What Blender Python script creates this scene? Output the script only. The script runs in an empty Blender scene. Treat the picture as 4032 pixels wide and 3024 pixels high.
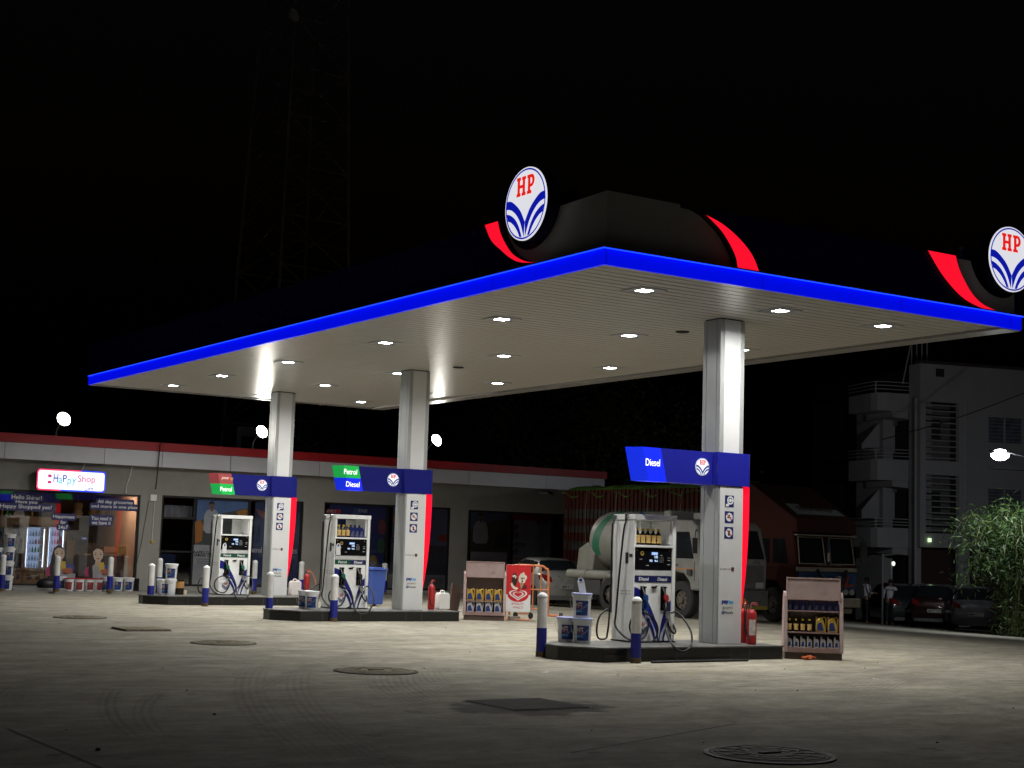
import bpy, bmesh, math, random
from math import sin, cos, pi, radians, atan2, sqrt
from mathutils import Vector, Matrix
random.seed(7)
S = bpy.context.scene
COL = S.collection
# ------------------------------------------------------------------ camera
CAMH = 1.75
YAW, PITCH, ROLL, FPX = .573319, .107359, .031189, 5932.97
_f = Vector((sin(YAW)*cos(PITCH), cos(YAW)*cos(PITCH), sin(PITCH)))
_r0 = Vector((cos(YAW), -sin(YAW), 0)); _u0 = _r0.cross(_f)
_r = cos(ROLL)*_r0+sin(ROLL)*_u0; _u = cos(ROLL)*_u0-sin(ROLL)*_r0
cd = bpy.data.cameras.new('camera'); cam = bpy.data.objects.new('camera', cd); COL.objects.link(cam)
cd.sensor_width = 36; cd.lens = FPX*36/4032; cd.clip_start = .1; cd.clip_end = 600
M = Matrix((_r, _u, -_f)).transposed().to_4x4(); M.translation = (0, 0, CAMH); cam.matrix_world = M
S.camera = cam
S.render.resolution_x = 1024; S.render.resolution_y = 768
# ------------------------------------------------------------------ night sky
W = bpy.data.worlds.new('World'); S.world = W; W.use_nodes = True
nt = W.node_tree; nt.nodes.clear()
sky = nt.nodes.new('ShaderNodeTexSky'); sky.sky_type = 'NISHITA'; sky.sun_disc = False
sky.sun_elevation = radians(-4); sky.sun_rotation = radians(200)
bg = nt.nodes.new('ShaderNodeBackground'); bg.inputs[1].default_value = .07
wo = nt.nodes.new('ShaderNodeOutputWorld')
nt.links.new(sky.outputs[0], bg.inputs[0]); nt.links.new(bg.outputs[0], wo.inputs[0])
S.view_settings.view_transform = 'Standard'; S.view_settings.look = 'None'
S.view_settings.exposure = 0; S.view_settings.gamma = 1
S.cycles.max_bounces = 8; S.cycles.sample_clamp_indirect = 6
# ------------------------------------------------------------------ pixel -> place (photograph pixels, 4032 wide)
def ray(px, py): return _f + _r*(px-2016)/FPX - _u*(py-1512)/FPX
def zf(x, y=0): return -0.044*max(0, x-26)
def onz(px, py, z):
    d = ray(px, py); t = (z-CAMH)/d.z; return Vector((0, 0, CAMH))+d*t
def G(px, py):                                  # on the ground
    z = 0
    for _ in range(40): q = onz(px, py, z); z = zf(q.x)
    return q
def onx(px, py, x): d = ray(px, py); return Vector((0, 0, CAMH))+d*(x/d.x)
def ony(px, py, y): d = ray(px, py); return Vector((0, 0, CAMH))+d*(y/d.y)
# ------------------------------------------------------------------ materials
MATS = {}
def mat(name, c, rough=.5, metal=0, var=.12, sc=6, bump=0, bs=40, em=None, es=0, alpha=1, trans=0, coat=0, ior=1.45, spec=.5):
    if name in MATS: return MATS[name]
    m = bpy.data.materials.new(name); m.use_nodes = True; t = m.node_tree; b = t.nodes['Principled BSDF']
    b.inputs['Roughness'].default_value = rough; b.inputs['Metallic'].default_value = metal
    b.inputs['Base Color'].default_value = (*c, 1)
    b.inputs['Transmission Weight'].default_value = trans; b.inputs['Coat Weight'].default_value = coat
    b.inputs['Specular IOR Level'].default_value = spec; b.inputs['IOR'].default_value = ior; b.inputs['Alpha'].default_value = alpha
    tc = t.nodes.new('ShaderNodeTexCoord')
    if var:
        n = t.nodes.new('ShaderNodeTexNoise'); n.inputs['Scale'].default_value = sc; n.inputs['Detail'].default_value = 6
        n.inputs['Roughness'].default_value = .65
        t.links.new(tc.outputs['Object'], n.inputs['Vector'])
        mr = t.nodes.new('ShaderNodeMapRange'); mr.inputs[1].default_value = .3; mr.inputs[2].default_value = .7
        mr.inputs[3].default_value = 1-var; mr.inputs[4].default_value = 1+var*.6
        t.links.new(n.outputs[0], mr.inputs[0])
        mx = t.nodes.new('ShaderNodeVectorMath'); mx.operation = 'SCALE'; mx.inputs[0].default_value = c
        t.links.new(mr.outputs[0], mx.inputs['Scale']); t.links.new(mx.outputs[0], b.inputs['Base Color'])
        mr2 = t.nodes.new('ShaderNodeMapRange'); mr2.inputs[1].default_value = .3; mr2.inputs[2].default_value = .7
        mr2.inputs[3].default_value = max(.02, rough-.3*var); mr2.inputs[4].default_value = min(1, rough+.4*var)
        t.links.new(n.outputs[0], mr2.inputs[0]); t.links.new(mr2.outputs[0], b.inputs['Roughness'])
    if bump:
        n2 = t.nodes.new('ShaderNodeTexNoise'); n2.inputs['Scale'].default_value = bs; n2.inputs['Detail'].default_value = 4
        t.links.new(tc.outputs['Object'], n2.inputs['Vector'])
        bp = t.nodes.new('ShaderNodeBump'); bp.inputs['Strength'].default_value = bump; bp.inputs['Distance'].default_value = .02
        t.links.new(n2.outputs[0], bp.inputs['Height']); t.links.new(bp.outputs[0], b.inputs['Normal'])
    if em: b.inputs['Emission Color'].default_value = (*em, 1); b.inputs['Emission Strength'].default_value = es
    MATS[name] = m; return m
def glass(name, tint=(.9, .92, .95), refl=.12):
    if name in MATS: return MATS[name]
    m = bpy.data.materials.new(name); m.use_nodes = True; t = m.node_tree; t.nodes.clear()
    tr = t.nodes.new('ShaderNodeBsdfTransparent'); tr.inputs[0].default_value = (*tint, 1)
    gl = t.nodes.new('ShaderNodeBsdfGlossy'); gl.inputs['Roughness'].default_value = .02
    lw = t.nodes.new('ShaderNodeFresnel'); lw.inputs[0].default_value = 1.5
    ad = t.nodes.new('ShaderNodeMath'); ad.operation = 'MULTIPLY_ADD'; ad.inputs[1].default_value = 1; ad.inputs[2].default_value = refl
    mx = t.nodes.new('ShaderNodeMixShader'); o = t.nodes.new('ShaderNodeOutputMaterial')
    t.links.new(lw.outputs[0], ad.inputs[0]); t.links.new(ad.outputs[0], mx.inputs[0])
    t.links.new(tr.outputs[0], mx.inputs[1]); t.links.new(gl.outputs[0], mx.inputs[2]); t.links.new(mx.outputs[0], o.inputs[0])
    MATS[name] = m; return m
def lamp_mat(name, c, s): return mat(name, tuple(min(.8, v*.6) for v in c), var=0, em=c, es=s)
WHITE = mat('white_paint', (.80, .81, .80), .35, var=.06, sc=3)
DWHITE = mat('dirty_white_steel', (.66, .67, .66), .4, var=.22, sc=4, bump=.05, bs=12)
ALU = mat('light_grey_cladding', (.50, .51, .51), .28, metal=.25, var=.06, sc=2)
ALU2 = mat('column_cladding', (.37, .385, .385), .32, metal=.2, var=.10, sc=1.5)
BLACK = mat('black_rubber', (.012, .012, .013), .45, var=.2)
BLK = mat('black_gloss', (.006, .006, .008), .15, var=0)
DARK = mat('dark_gap', (.004, .004, .004), .8, var=0)
NAVY = mat('navy_panel', (.010, .012, .12), .25, var=.08, sc=2)
BNAVY = mat('lit_navy_panel', (.010, .012, .16), .25, var=.05, em=(.008, .012, .17), es=.55)
BLUE = mat('blue_paint', (.010, .016, .26), .4, var=.15)
RED = mat('red_paint', (.38, .022, .022), .42, var=.15)
REDW = mat('red_letter', (.45, .01, .02), .5, var=0)
GREEN = mat('green_plastic', (.005, .10, .06), .4, var=.1)
CHROME = mat('bright_metal', (.6, .6, .6), .22, metal=1, var=.1)
STEEL = mat('grey_steel', (.25, .25, .26), .45, metal=.6, var=.2)
GOLD = mat('gold_plastic', (.50, .34, .06), .32, metal=.3, var=.1)
GOLDL = mat('gold_label', (.62, .42, .14), .5, var=.35, sc=60)
SILV = mat('silver_plastic', (.45, .46, .48), .35, metal=.3, var=.08)
NLAB = mat('navy_label', (.012, .035, .18), .4, var=.7, sc=45)
BTL = mat('dark_oil_plastic', (.012, .008, .006), .18, var=.1)
BBTL = mat('blue_oil_plastic', (.010, .016, .11), .3, var=.1)
YEL = mat('yellow_cap', (.62, .42, .04), .4, var=.05)
WPL = mat('white_plastic', (.72, .73, .74), .4, var=.06)
CLW = mat('milky_plastic', (.70, .71, .68), .45, var=.08)
WOOD = mat('pinkish_brown_laminate', (.27, .18, .165), .45, var=.18, sc=9)
WOODD = mat('dark_brown_laminate', (.085, .055, .045), .5, var=.2, sc=9)
PINK = mat('pale_pink_laminate', (.42, .32, .31), .45, var=.15)
ORG = mat('orange_rusty_paint', (.62, .20, .08), .5, var=.3, sc=25)
CONC = mat('grey_plaster', (.27, .265, .24), .8, var=.14, sc=1.2, bump=.1, bs=30)
TILE = mat('black_granite', (.014, .014, .013), .3, var=.5, sc=60)
TOPT = mat('island_top_granite', (.13, .13, .125), .45, var=.3, sc=25)
# ------------------------------------------------------------------ mesh builder
def smooth_path(p, k=6, closed=False):
    p = [Vector(q) for q in p]
    if len(p) < 3: return p
    out = []; n = len(p)
    for i in range(n-1 if not closed else n):
        a, b, c, d = (p[(i+j) % n] if closed else p[min(max(i+j, 0), n-1)] for j in (-1, 0, 1, 2))
        for t in range(k):
            s = t/k
            out.append(.5*((2*b)+(-a+c)*s+(2*a-5*b+4*c-d)*s*s+(-a+3*b-3*c+d)*s**3))
    if not closed: out.append(p[-1])
    return out
class MB:
    def __init__(s): s.v = []; s.f = []; s.m = []
    def add(s, vs, fs, mi=0):
        o = len(s.v); s.v += [tuple(v) for v in vs]; s.f += [tuple(i+o for i in f) for f in fs]; s.m += [mi]*len(fs); return s
    def face(s, pts, mi=0): return s.add(pts, [tuple(range(len(pts)))], mi)
    def box(s, a, b, mi=0, fm=None):
        x0, y0, z0 = a; x1, y1, z1 = b
        v = [(x0,y0,z0),(x1,y0,z0),(x1,y1,z0),(x0,y1,z0),(x0,y0,z1),(x1,y0,z1),(x1,y1,z1),(x0,y1,z1)]
        return s.add(v, [(0,3,2,1),(4,5,6,7),(0,1,5,4),(1,2,6,5),(2,3,7,6),(3,0,4,7)], mi)
    def prism(s, pts, ax, lo, hi, mi=0):
        def P(p, t):
            return (t, p[0], p[1]) if ax == 'x' else (p[0], t, p[1]) if ax == 'y' else (p[0], p[1], t)
        n = len(pts); v = [P(p, lo) for p in pts]+[P(p, hi) for p in pts]
        f = [tuple(range(n))[::-1], tuple(range(n, 2*n))]+[(i, (i+1) % n, n+(i+1) % n, n+i) for i in range(n)]
        return s.add(v, f, mi)
    def cyl(s, p0, p1, r0, r1=None, n=16, mi=0, cap=True):
        r1 = r0 if r1 is None else r1; p0 = Vector(p0); p1 = Vector(p1); d = (p1-p0).normalized()
        a = d.orthogonal().normalized(); b = d.cross(a)
        v = [p0+(a*cos(2*pi*i/n)+b*sin(2*pi*i/n))*r0 for i in range(n)]+[p1+(a*cos(2*pi*i/n)+b*sin(2*pi*i/n))*r1 for i in range(n)]
        f = [(i, (i+1) % n, n+(i+1) % n, n+i) for i in range(n)]
        if cap: f += [tuple(range(n))[::-1], tuple(range(n, 2*n))]
        return s.add(v, f, mi)
    def tube(s, pts, r, n=8, mi=0, k=6, closed=False):
        p = smooth_path(pts, k, closed) if k else [Vector(q) for q in pts]
        N = len(p); v = []; f = []; a = None
        for i, q in enumerate(p):
            d = (p[(i+1) % N if closed else min(i+1, N-1)]-p[(i-1) % N if closed else max(i-1, 0)])
            d = d.normalized() if d.length > 1e-9 else Vector((0, 0, 1))
            a = d.orthogonal().normalized() if a is None else (a-d*a.dot(d)).normalized()
            b = d.cross(a); rr = r(i/(N-1)) if callable(r) else r
            v += [q+(a*cos(2*pi*j/n)+b*sin(2*pi*j/n))*rr for j in range(n)]
        for i in range(N if closed else N-1):
            o = i*n; o2 = ((i+1) % N)*n
            f += [(o+j, o+(j+1) % n, o2+(j+1) % n, o2+j) for j in range(n)]
        if not closed: f += [tuple(range(n))[::-1], tuple(range((N-1)*n, N*n))]
        return s.add(v, f, mi)
    def lathe(s, prof, c=(0, 0, 0), n=20, mi=0, sx=1, sy=1):
        v = []; f = []; N = len(prof)
        for r, z in prof:
            v += [(c[0]+r*sx*cos(2*pi*j/n), c[1]+r*sy*sin(2*pi*j/n), c[2]+z) for j in range(n)]
        for i in range(N-1): f += [(i*n+j, i*n+(j+1) % n, (i+1)*n+(j+1) % n, (i+1)*n+j) for j in range(n)]
        f += [tuple(range(n))[::-1], tuple(range((N-1)*n, N*n))]
        return s.add(v, f, mi)
    def ell(s, c, r, n=12, mi=0):
        p = [(max(1e-3, sin(pi*i/n)), -cos(pi*i/n)) for i in range(n+1)]
        o = len(s.v); s.lathe(p, n=n*2, mi=mi)
        s.v[o:] = [(c[0]+x*r[0], c[1]+y*r[1], c[2]+z*r[2]) for x, y, z in s.v[o:]]
        return s
    def xf(s, fn): s.v = [tuple(fn(Vector(v))) for v in s.v]; return s
    def build(s, name, mats, parent=None, bevel=0, smooth=False, fix=True, ang=38):
        me = bpy.data.meshes.new(name); me.from_pydata(s.v, [], s.f)
        mats = mats if isinstance(mats, (list, tuple)) else [mats]
        for q in mats: me.materials.append(q)
        me.polygons.foreach_set('material_index', s.m)
        if fix:
            b = bmesh.new(); b.from_mesh(me); bmesh.ops.recalc_face_normals(b, faces=b.faces); b.to_mesh(me); b.free()
        if smooth:
            me.polygons.foreach_set('use_smooth', [True]*len(me.polygons)); me.set_sharp_from_angle(angle=radians(ang))
        o = bpy.data.objects.new(name, me); COL.objects.link(o)
        if parent: o.parent = parent
        if bevel:
            q = o.modifiers.new('bevel', 'BEVEL'); q.width = bevel; q.segments = 2; q.limit_method = 'ANGLE'; q.angle_limit = radians(40)
        return o
def tag(o, label=None, cat=None, group=None, kind=None):
    if label: o['label'] = label
    if cat: o['category'] = cat
    if group: o['group'] = group
    if kind: o['kind'] = kind
    return o
def thing(name, label, cat, loc=(0, 0, 0), rz=0, group=None):
    o = bpy.data.objects.new(name, None); COL.objects.link(o); o.location = loc; o.rotation_euler = (0, 0, rz)
    o.empty_display_size = .1
    return tag(o, label, cat, group)
KIDS = {}
def kids(o): return [c for c in COL.objects if c.parent == o]
def dup(o, label=None, loc=None, rz=None, parent=None):
    c = o.copy(); COL.objects.link(c); c.parent = parent
    if label: c['label'] = label
    if loc is not None: c.location = loc
    if rz is not None: c.rotation_euler = (0, 0, rz)
    for k in kids(o): dup(k, parent=c)
    return c
ORD = ['first', 'second', 'third', 'fourth', 'fifth', 'sixth', 'seventh', 'eighth', 'ninth', 'tenth']
_TC = {}
def text_mesh(s, bold=0, shear=0, font=None, space=1):
    key = (s, bold, shear, space)
    if key in _TC: return _TC[key]
    cu = bpy.data.curves.new('lettering', 'FONT'); cu.body = s; cu.align_x = 'CENTER'; cu.align_y = 'CENTER'
    cu.offset = bold; cu.shear = shear; cu.resolution_u = 3; cu.space_character = space
    o = bpy.data.objects.new('lettering', cu); COL.objects.link(o)
    dg = bpy.context.evaluated_depsgraph_get(); me = bpy.data.meshes.new_from_object(o.evaluated_get(dg))
    vs = [v.co.copy() for v in me.vertices]; fs = [tuple(p.vertices) for p in me.polygons]
    bpy.data.objects.remove(o); bpy.data.curves.remove(cu); bpy.data.meshes.remove(me)
    x0 = min(v.x for v in vs); x1 = max(v.x for v in vs); y0 = min(v.y for v in vs); y1 = max(v.y for v in vs)
    _TC[key] = ([((v.x-(x0+x1)/2), (v.y-(y0+y1)/2)) for v in vs], fs, x1-x0, y1-y0); return _TC[key]
def put_text(mb, s, o, r, u, w=None, h=None, mi=0, bold=.01, shear=0, space=1):
    """lettering laid flat on a surface: o centre, r right, u up, w overall width, h overall height"""
    vs, fs, tw, th = text_mesh(s, bold, shear, space=space)
    sx = w/tw if w else h/th; sy = h/th if h else sx
    o = Vector(o); r = Vector(r); u = Vector(u)
    mb.add([o+r*x*sx+u*y*sy for x, y in vs], fs, mi); return mb
def text(name, s, m, parent, o, r, u, **k):
    return put_text(MB(), s, o, r, u, **k).build(name, m, parent, fix=False)
X, Y, Z = Vector((1, 0, 0)), Vector((0, 1, 0)), Vector((0, 0, 1))
def flat(mb, pts, o, r, u, mi=0, lift=0):
    o = Vector(o); r = Vector(r); u = Vector(u); n = r.cross(u)
    mb.face([o+r*a+u*b+n*lift for a, b in pts], mi); return mb
def circ(r, n=28, c=(0, 0), a0=0, a1=2*pi, rz=None):
    return [(c[0]+r*cos(a0+(a1-a0)*i/n), c[1]+(rz or r)*sin(a0+(a1-a0)*i/n)) for i in range(n if abs(a1-a0-2*pi) < 1e-6 else n+1)]
def sm2(p, k=5): return [(q.x, q.y) for q in smooth_path([(a, b, 0) for a, b in p], k)]
HLET = [(-.44,.26),(-.44,.37),(-.39,.37),(-.39,.70),(-.44,.70),(-.44,.80),(-.21,.80),(-.21,.70),(-.26,.70),(-.26,.59),(-.16,.59),(-.16,.70),(-.21,.70)]
def logo(mb, o, r, u, R, mw=0, mb_=1, mr=2, lift=.004, disc=True):
    """round emblem: white disc, blue ring and leaf bands, two red slab letters"""
    def f(p, mi, l): flat(mb, [(a*R, b*R) for a, b in p], o, r, u, mi, l)
    if disc: f(circ(1, 40), mw, 0)
    a, b = circ(.97, 40), circ(.925, 40)
    for i in range(40): j = (i+1) % 40; f([a[i], a[j], b[j], b[i]], mb_, lift)
    t1 = sm2([(-.93,.20),(-.7,.17),(-.42,0),(-.2,-.2),(0,-.5)]); b1 = sm2([(-.94,-.02),(-.7,-.07),(-.45,-.23),(-.22,-.5),(-.03,-.92)])
    t2 = sm2([(-.92,-.15),(-.72,-.21),(-.48,-.36),(-.28,-.6),(-.13,-.90)]); b2 = sm2([(-.85,-.36),(-.7,-.41),(-.5,-.55),(-.33,-.74),(-.25,-.88)])
    for sgn in (1, -1):
        for t, bb in ((t1, b1), (t2, b2)):
            for i in range(len(t)-1):
                f([(sgn*t[i][0], t[i][1]), (sgn*t[i+1][0], t[i+1][1]), (sgn*bb[i+1][0], bb[i+1][1]), (sgn*bb[i][0], bb[i][1])], mb_, lift)
    def bx(x0, y0, x1, y1): f([(x0, y0), (x1, y0), (x1, y1), (x0, y1)], mr, lift*1.5)
    for x in (-.44, -.19): bx(x, .24, x+.20, .33); bx(x+.04, .33, x+.16, .68); bx(x, .68, x+.20, .77)
    bx(-.28, .46, -.15, .55)
    bx(.07, .24, .29, .33); bx(.11, .33, .23, .68); bx(.07, .68, .23, .77)
    o1 = circ(.16, 10, (.27, .595), -pi/2, pi/2, .175); i1 = circ(.055, 10, (.26, .595), -pi/2, pi/2, .085)
    o1 = [(.23, .42)]+o1+[(.23, .77)]; i1 = [(.23, .51)]+i1+[(.23, .68)]
    for i in range(len(o1)-1): f([o1[i], o1[i+1], i1[i+1], i1[i]], mr, lift*1.5)
    return mb
# ================================================================== GROUND
def ground_material():
    m = bpy.data.materials.new('worn_concrete'); m.use_nodes = True; t = m.node_tree; L = t.links.new; b = t.nodes['Principled BSDF']
    N = lambda k, **kw: (lambda n: ([setattr(n, a, v) for a, v in kw.items()], n)[1])(t.nodes.new(k))
    geo = N('ShaderNodeNewGeometry'); P = geo.outputs['Position']
    def mapping(sc, rz=0):
        q = N('ShaderNodeMapping'); q.inputs['Scale'].default_value = sc; q.inputs['Rotation'].default_value = (0, 0, rz); L(P, q.inputs[0]); return q.outputs[0]
    def noise(vec, sc, det=6, rough=.6, dist=0):
        q = N('ShaderNodeTexNoise'); q.inputs['Scale'].default_value = sc; q.inputs['Detail'].default_value = det
        q.inputs['Roughness'].default_value = rough; q.inputs['Distortion'].default_value = dist; L(vec, q.inputs['Vector']); return q.outputs[0]
    def mr(v, a, b_, c, d):
        q = N('ShaderNodeMapRange'); [q.inputs[i+1].__setattr__('default_value', x) for i, x in enumerate((a, b_, c, d))]; L(v, q.inputs[0]); return q.outputs[0]
    def math(op, a, b_=None, c=None):
        q = N('ShaderNodeMath', operation=op)
        for i, x in enumerate((a, b_, c)):
            if x is None: continue
            if isinstance(x, (int, float)): q.inputs[i].default_value = x
            else: L(x, q.inputs[i])
        return q.outputs[0]
    big = mr(noise(mapping((.22, .22, .22)), 1, 4), .3, .7, .82, 1.12)
    med = mr(noise(mapping((.9, 1.3, 1), .4), 1, 8, .7, .5), .25, .75, .78, 1.14)
    streak = mr(noise(mapping((.8, 2.0, 1), .35), 1, 8, .68, .8), .34, .66, .74, 1.12)
    streak2 = mr(noise(mapping((.6, 2.6, 1), -.6), 1, 8, .65, .6), .36, .68, 1.06, .78)
    fine = mr(noise(P, 22, 8, .75), .3, .7, .78, 1.14)
    patch = mr(noise(mapping((2.6, 3.4, 1), .2), 1, 9, .72, .4), .36, .64, .74, 1.18)
    drip = mr(noise(P, 3.1, 3, .5), .66, .70, 1, .55); drip2 = mr(noise(mapping((1, 1, 1), .9), .8, 6, .7), .60, .68, 1, .74)
    speck = mr(noise(P, 75, 3, .6), .60, .72, 1, .55)
    v = math('MULTIPLY', math('MULTIPLY', big, med), math('MULTIPLY', math('MULTIPLY', streak, streak2), fine))
    v = math('MULTIPLY', math('MULTIPLY', v, patch), math('MULTIPLY', math('MULTIPLY', drip, drip2), speck))
    v = math('MULTIPLY', math('POWER', math('MULTIPLY', v, 1.10), .78), .98)
    # tyre scuffs: worn rings on the slab
    sep = N('ShaderNodeSeparateXYZ'); L(P, sep.inputs[0])
    brk = mr(noise(mapping((1.2, 1.2, 1)), 1.4, 5), .32, .5, .1, 1)
    lines = mr(noise(mapping((9, 9, 1)), 2.5, 4), .35, .65, .6, 1)
    def ring(p1, p2, p3, w, s):
        (ax, ay), (bx, by), (cx, cy) = [(q.x, q.y) for q in (G(*p1), G(*p2), G(*p3))]
        d = 2*(ax*(by-cy)+bx*(cy-ay)+cx*(ay-by))
        ux = ((ax*ax+ay*ay)*(by-cy)+(bx*bx+by*by)*(cy-ay)+(cx*cx+cy*cy)*(ay-by))/d
        uy = ((ax*ax+ay*ay)*(cx-bx)+(bx*bx+by*by)*(ax-cx)+(cx*cx+cy*cy)*(bx-ax))/d
        R = sqrt((ax-ux)**2+(ay-uy)**2)
        dx = math('SUBTRACT', sep.outputs[0], ux); dy = math('SUBTRACT', sep.outputs[1], uy)
        rr = math('SQRT', math('ADD', math('MULTIPLY', dx, dx), math('MULTIPLY', dy, dy)))
        a = math('ABSOLUTE', math('SUBTRACT', rr, R))
        st = math('SINE', math('MULTIPLY', math('SUBTRACT', rr, R), 2*pi/.085))
        k = math('MULTIPLY', mr(a, w*.6, w*1.15, 1, 0), mr(st, -.6, .9, .25, 1))
        mx_, my_ = bx, by; ext = max(sqrt((ax-bx)**2+(ay-by)**2), sqrt((cx-bx)**2+(cy-by)**2))
        dx2 = math('SUBTRACT', sep.outputs[0], mx_); dy2 = math('SUBTRACT', sep.outputs[1], my_)
        e = mr(math('SQRT', math('ADD', math('MULTIPLY', dx2, dx2), math('MULTIPLY', dy2, dy2))), ext*.8, ext*1.3, 1, 0)
        return math('MULTIPLY', math('MULTIPLY', k, e), min(.8, s*.8))
    rings = [ring((1556,2663),(1689,2768),(1993,2862),.42,.42), ring((1690,2650),(1830,2735),(2110,2812),.25,.35),
             ring((440,2730),(425,2790),(500,2890),.13,.45), ring((600,2745),(565,2800),(620,2890),.13,.4),
             ring((1010,2640),(1000,2760),(1120,2900),.22,.33), ring((1180,2640),(1200,2780),(1350,2910),.22,.33),
             ring((1050,2700),(1130,2660),(1330,2600),.16,.35), ring((30,2740),(330,2650),(1000,2600),.22,.3),
             ring((1800,2650),(2000,2600),(2400,2590),.2,.25), ring((3350,2700),(3650,2600),(3950,2560),.25,.3),
             ring((3420,2740),(3740,2620),(4020,2575),.25,.28), ring((2500,2760),(3000,2720),(3600,2740),.3,.25)]
    tot = rings[0]
    for q in rings[1:]: tot = math('MAXIMUM', tot, q)
    tot = math('MULTIPLY', tot, math('MULTIPLY', brk, lines))
    v = math('MULTIPLY', v, math('SUBTRACT', 1, tot))
    # dark grime round the square cover
    g = G(2090, 2785); dx = math('MULTIPLY', math('SUBTRACT', sep.outputs[0], g.x), .60); dy = math('MULTIPLY', math('SUBTRACT', sep.outputs[1], g.y), .75)
    dd = math('ADD', math('SQRT', math('ADD', math('MULTIPLY', dx, dx), math('MULTIPLY', dy, dy))), mr(noise(P, 2.2, 5), .3, .7, -.14, .14))
    v = math('MULTIPLY', v, mr(dd, .50, .60, .30, 1))
    col = N('ShaderNodeMixRGB'); col.inputs[0].default_value = 1; col.blend_type = 'MULTIPLY'
    hue = N('ShaderNodeMixRGB'); hue.inputs[1].default_value = (.385, .355, .275, 1); hue.inputs[2].default_value = (.355, .34, .285, 1)
    L(noise(mapping((.5, .5, 1)), 1, 5), hue.inputs[0]); L(hue.outputs[0], col.inputs[1])
    cc = N('ShaderNodeCombineXYZ'); [L(v, cc.inputs[i]) for i in range(3)]; L(cc.outputs[0], col.inputs[2])
    L(col.outputs[0], b.inputs['Base Color'])
    b.inputs['Roughness'].default_value = .9; b.inputs['Specular IOR Level'].default_value = .10
    bp = N('ShaderNodeBump'); bp.inputs['Strength'].default_value = .6; bp.inputs['Distance'].default_value = .012
    L(math('ADD', v, noise(P, 60, 5)), bp.inputs['Height']); L(bp.outputs[0], b.inputs['Normal'])
    return m
GM = ground_material()
mb = MB(); xs = [-60, -20, 0, 10, 20, 26, 30, 35, 40, 50, 60, 80, 110, 160]; ys = [-40, -10, 5, 15, 30, 50, 80, 120, 180]
for a in xs:
    for b_ in ys: mb.v.append((a, b_, max(-2.2, zf(a))))
for i in range(len(xs)-1):
    for j in range(len(ys)-1):
        k = i*len(ys)+j; mb.f.append((k, k+len(ys), k+len(ys)+1, k+1)); mb.m.append(0)
tag(mb.build('ground', GM, smooth=True), kind='structure')
# slab joints and worn yellow lane lines
YP = mat('worn_yellow_paint', (.40, .34, .14), .7, var=.2, sc=14)
def dashed_paint(pts, w, name, label):
    """old road paint: many broken flakes along a line"""
    mb = MB(); rnd = random.Random(3)
    for (a, b_) in zip(pts, pts[1:]):
        a = Vector(a); b_ = Vector(b_); d = (b_-a); Ln = d.length; d /= Ln; n = Vector((-d.y, d.x)); s = 0
        while s < Ln:
            l = rnd.uniform(.05, .3)
            if rnd.random() < .8:
                q = a+d*s; e = a+d*min(Ln, s+l); w0 = rnd.uniform(-.5, -.1)*w; w1 = rnd.uniform(.1, .5)*w
                mb.face([(q+n*w0).to_3d()+Z*.004, (e+n*rnd.uniform(-.5, -.1)*w).to_3d()+Z*.004, (e+n*rnd.uniform(.1, .5)*w).to_3d()+Z*.004, (q+n*w1).to_3d()+Z*.004])
            s += l*.9
    return tag(mb.build(name, YP, fix=False), kind='structure')
def g2(*p): q = G(*p); return (q.x, q.y)
dashed_paint([g2(1760, 2518), g2(2160, 2521)], .09, 'road_marking', '')
dashed_paint([g2(1955, 2524), g2(2180, 2562)], .09, 'road_marking', '')
dashed_paint([g2(2480, 2620), g2(2780, 2662)], .09, 'road_marking', '')
dashed_paint([g2(3100, 2620), g2(3560, 2600)], .09, 'road_marking', '')
dashed_paint([g2(960, 2395), g2(1120, 2425)], .09, 'road_marking', '')
dashed_paint([g2(1270, 2452), g2(1560, 2490)], .09, 'road_marking', '')
mb = MB()
for a, b_ in (((30, 2870), (400, 3024)), ((2250, 2965), (2900, 2850))):
    a = G(*a); b_ = G(*b_); d = (b_-a).normalized(); n = Vector((-d.y, d.x, 0))*.012
    mb.face([a-n+Z*.003, b_-n+Z*.003, b_+n+Z*.003, a+n+Z*.003])
tag(mb.build('slab_joint', mat('dirt_joint', (.05, .045, .04), .9), fix=False), kind='structure')
# manhole covers
IRON = mat('rusty_cast_iron', (.10, .088, .072), .8, spec=.1, var=.4, sc=14, bump=.3, bs=40)
RIM = mat('dark_iron_rim', (.025, .024, .023), .7, var=.3)
DUST = mat('dusty_cast_iron', (.27, .24, .175), .9, spec=.1, var=.4, sc=10)
def round_cover(p, R, label, plain=False):
    c = G(*p); t = thing('manhole_cover', label, 'manhole cover', (c.x, c.y, 0), group='covers in the forecourt floor')
    m = MB(); m.lathe([(R*1.09, 0), (R*1.09, .012), (R, .014), (R*.995, .004)], n=48)
    m.build('rim', RIM if c.y < 12 else IRON, t, smooth=True)
    m = MB(); m.lathe([(R*.99, .002), (R*.99, .016), (R*.96, .02), (.001, .021)], n=48)
    for k in range(3):
        r_ = R*(.35+.25*k); m.lathe([(r_, .018), (r_, .024), (r_+.03, .024), (r_+.03, .018)], n=40)
    for k in range(12):
        a = k*pi/6; m.cyl((cos(a)*R*.4, sin(a)*R*.4, .02), (cos(a)*R*.93, sin(a)*R*.93, .02), .006, n=6)
    m.box((-.11, -.03, .018), (.11, .03, .034))
    m.build('lid', DUST if c.y > 12 else mat('worn_iron', (.20, .18, .14), .8, spec=.2, var=.45, sc=9, bump=.3, bs=30), t, smooth=True)
round_cover((1480, 2644), .53, 'round iron manhole cover in the middle of the forecourt, beyond the square cover')
round_cover((3030, 2974), .53, 'round iron manhole cover nearest the bottom right corner')
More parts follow.
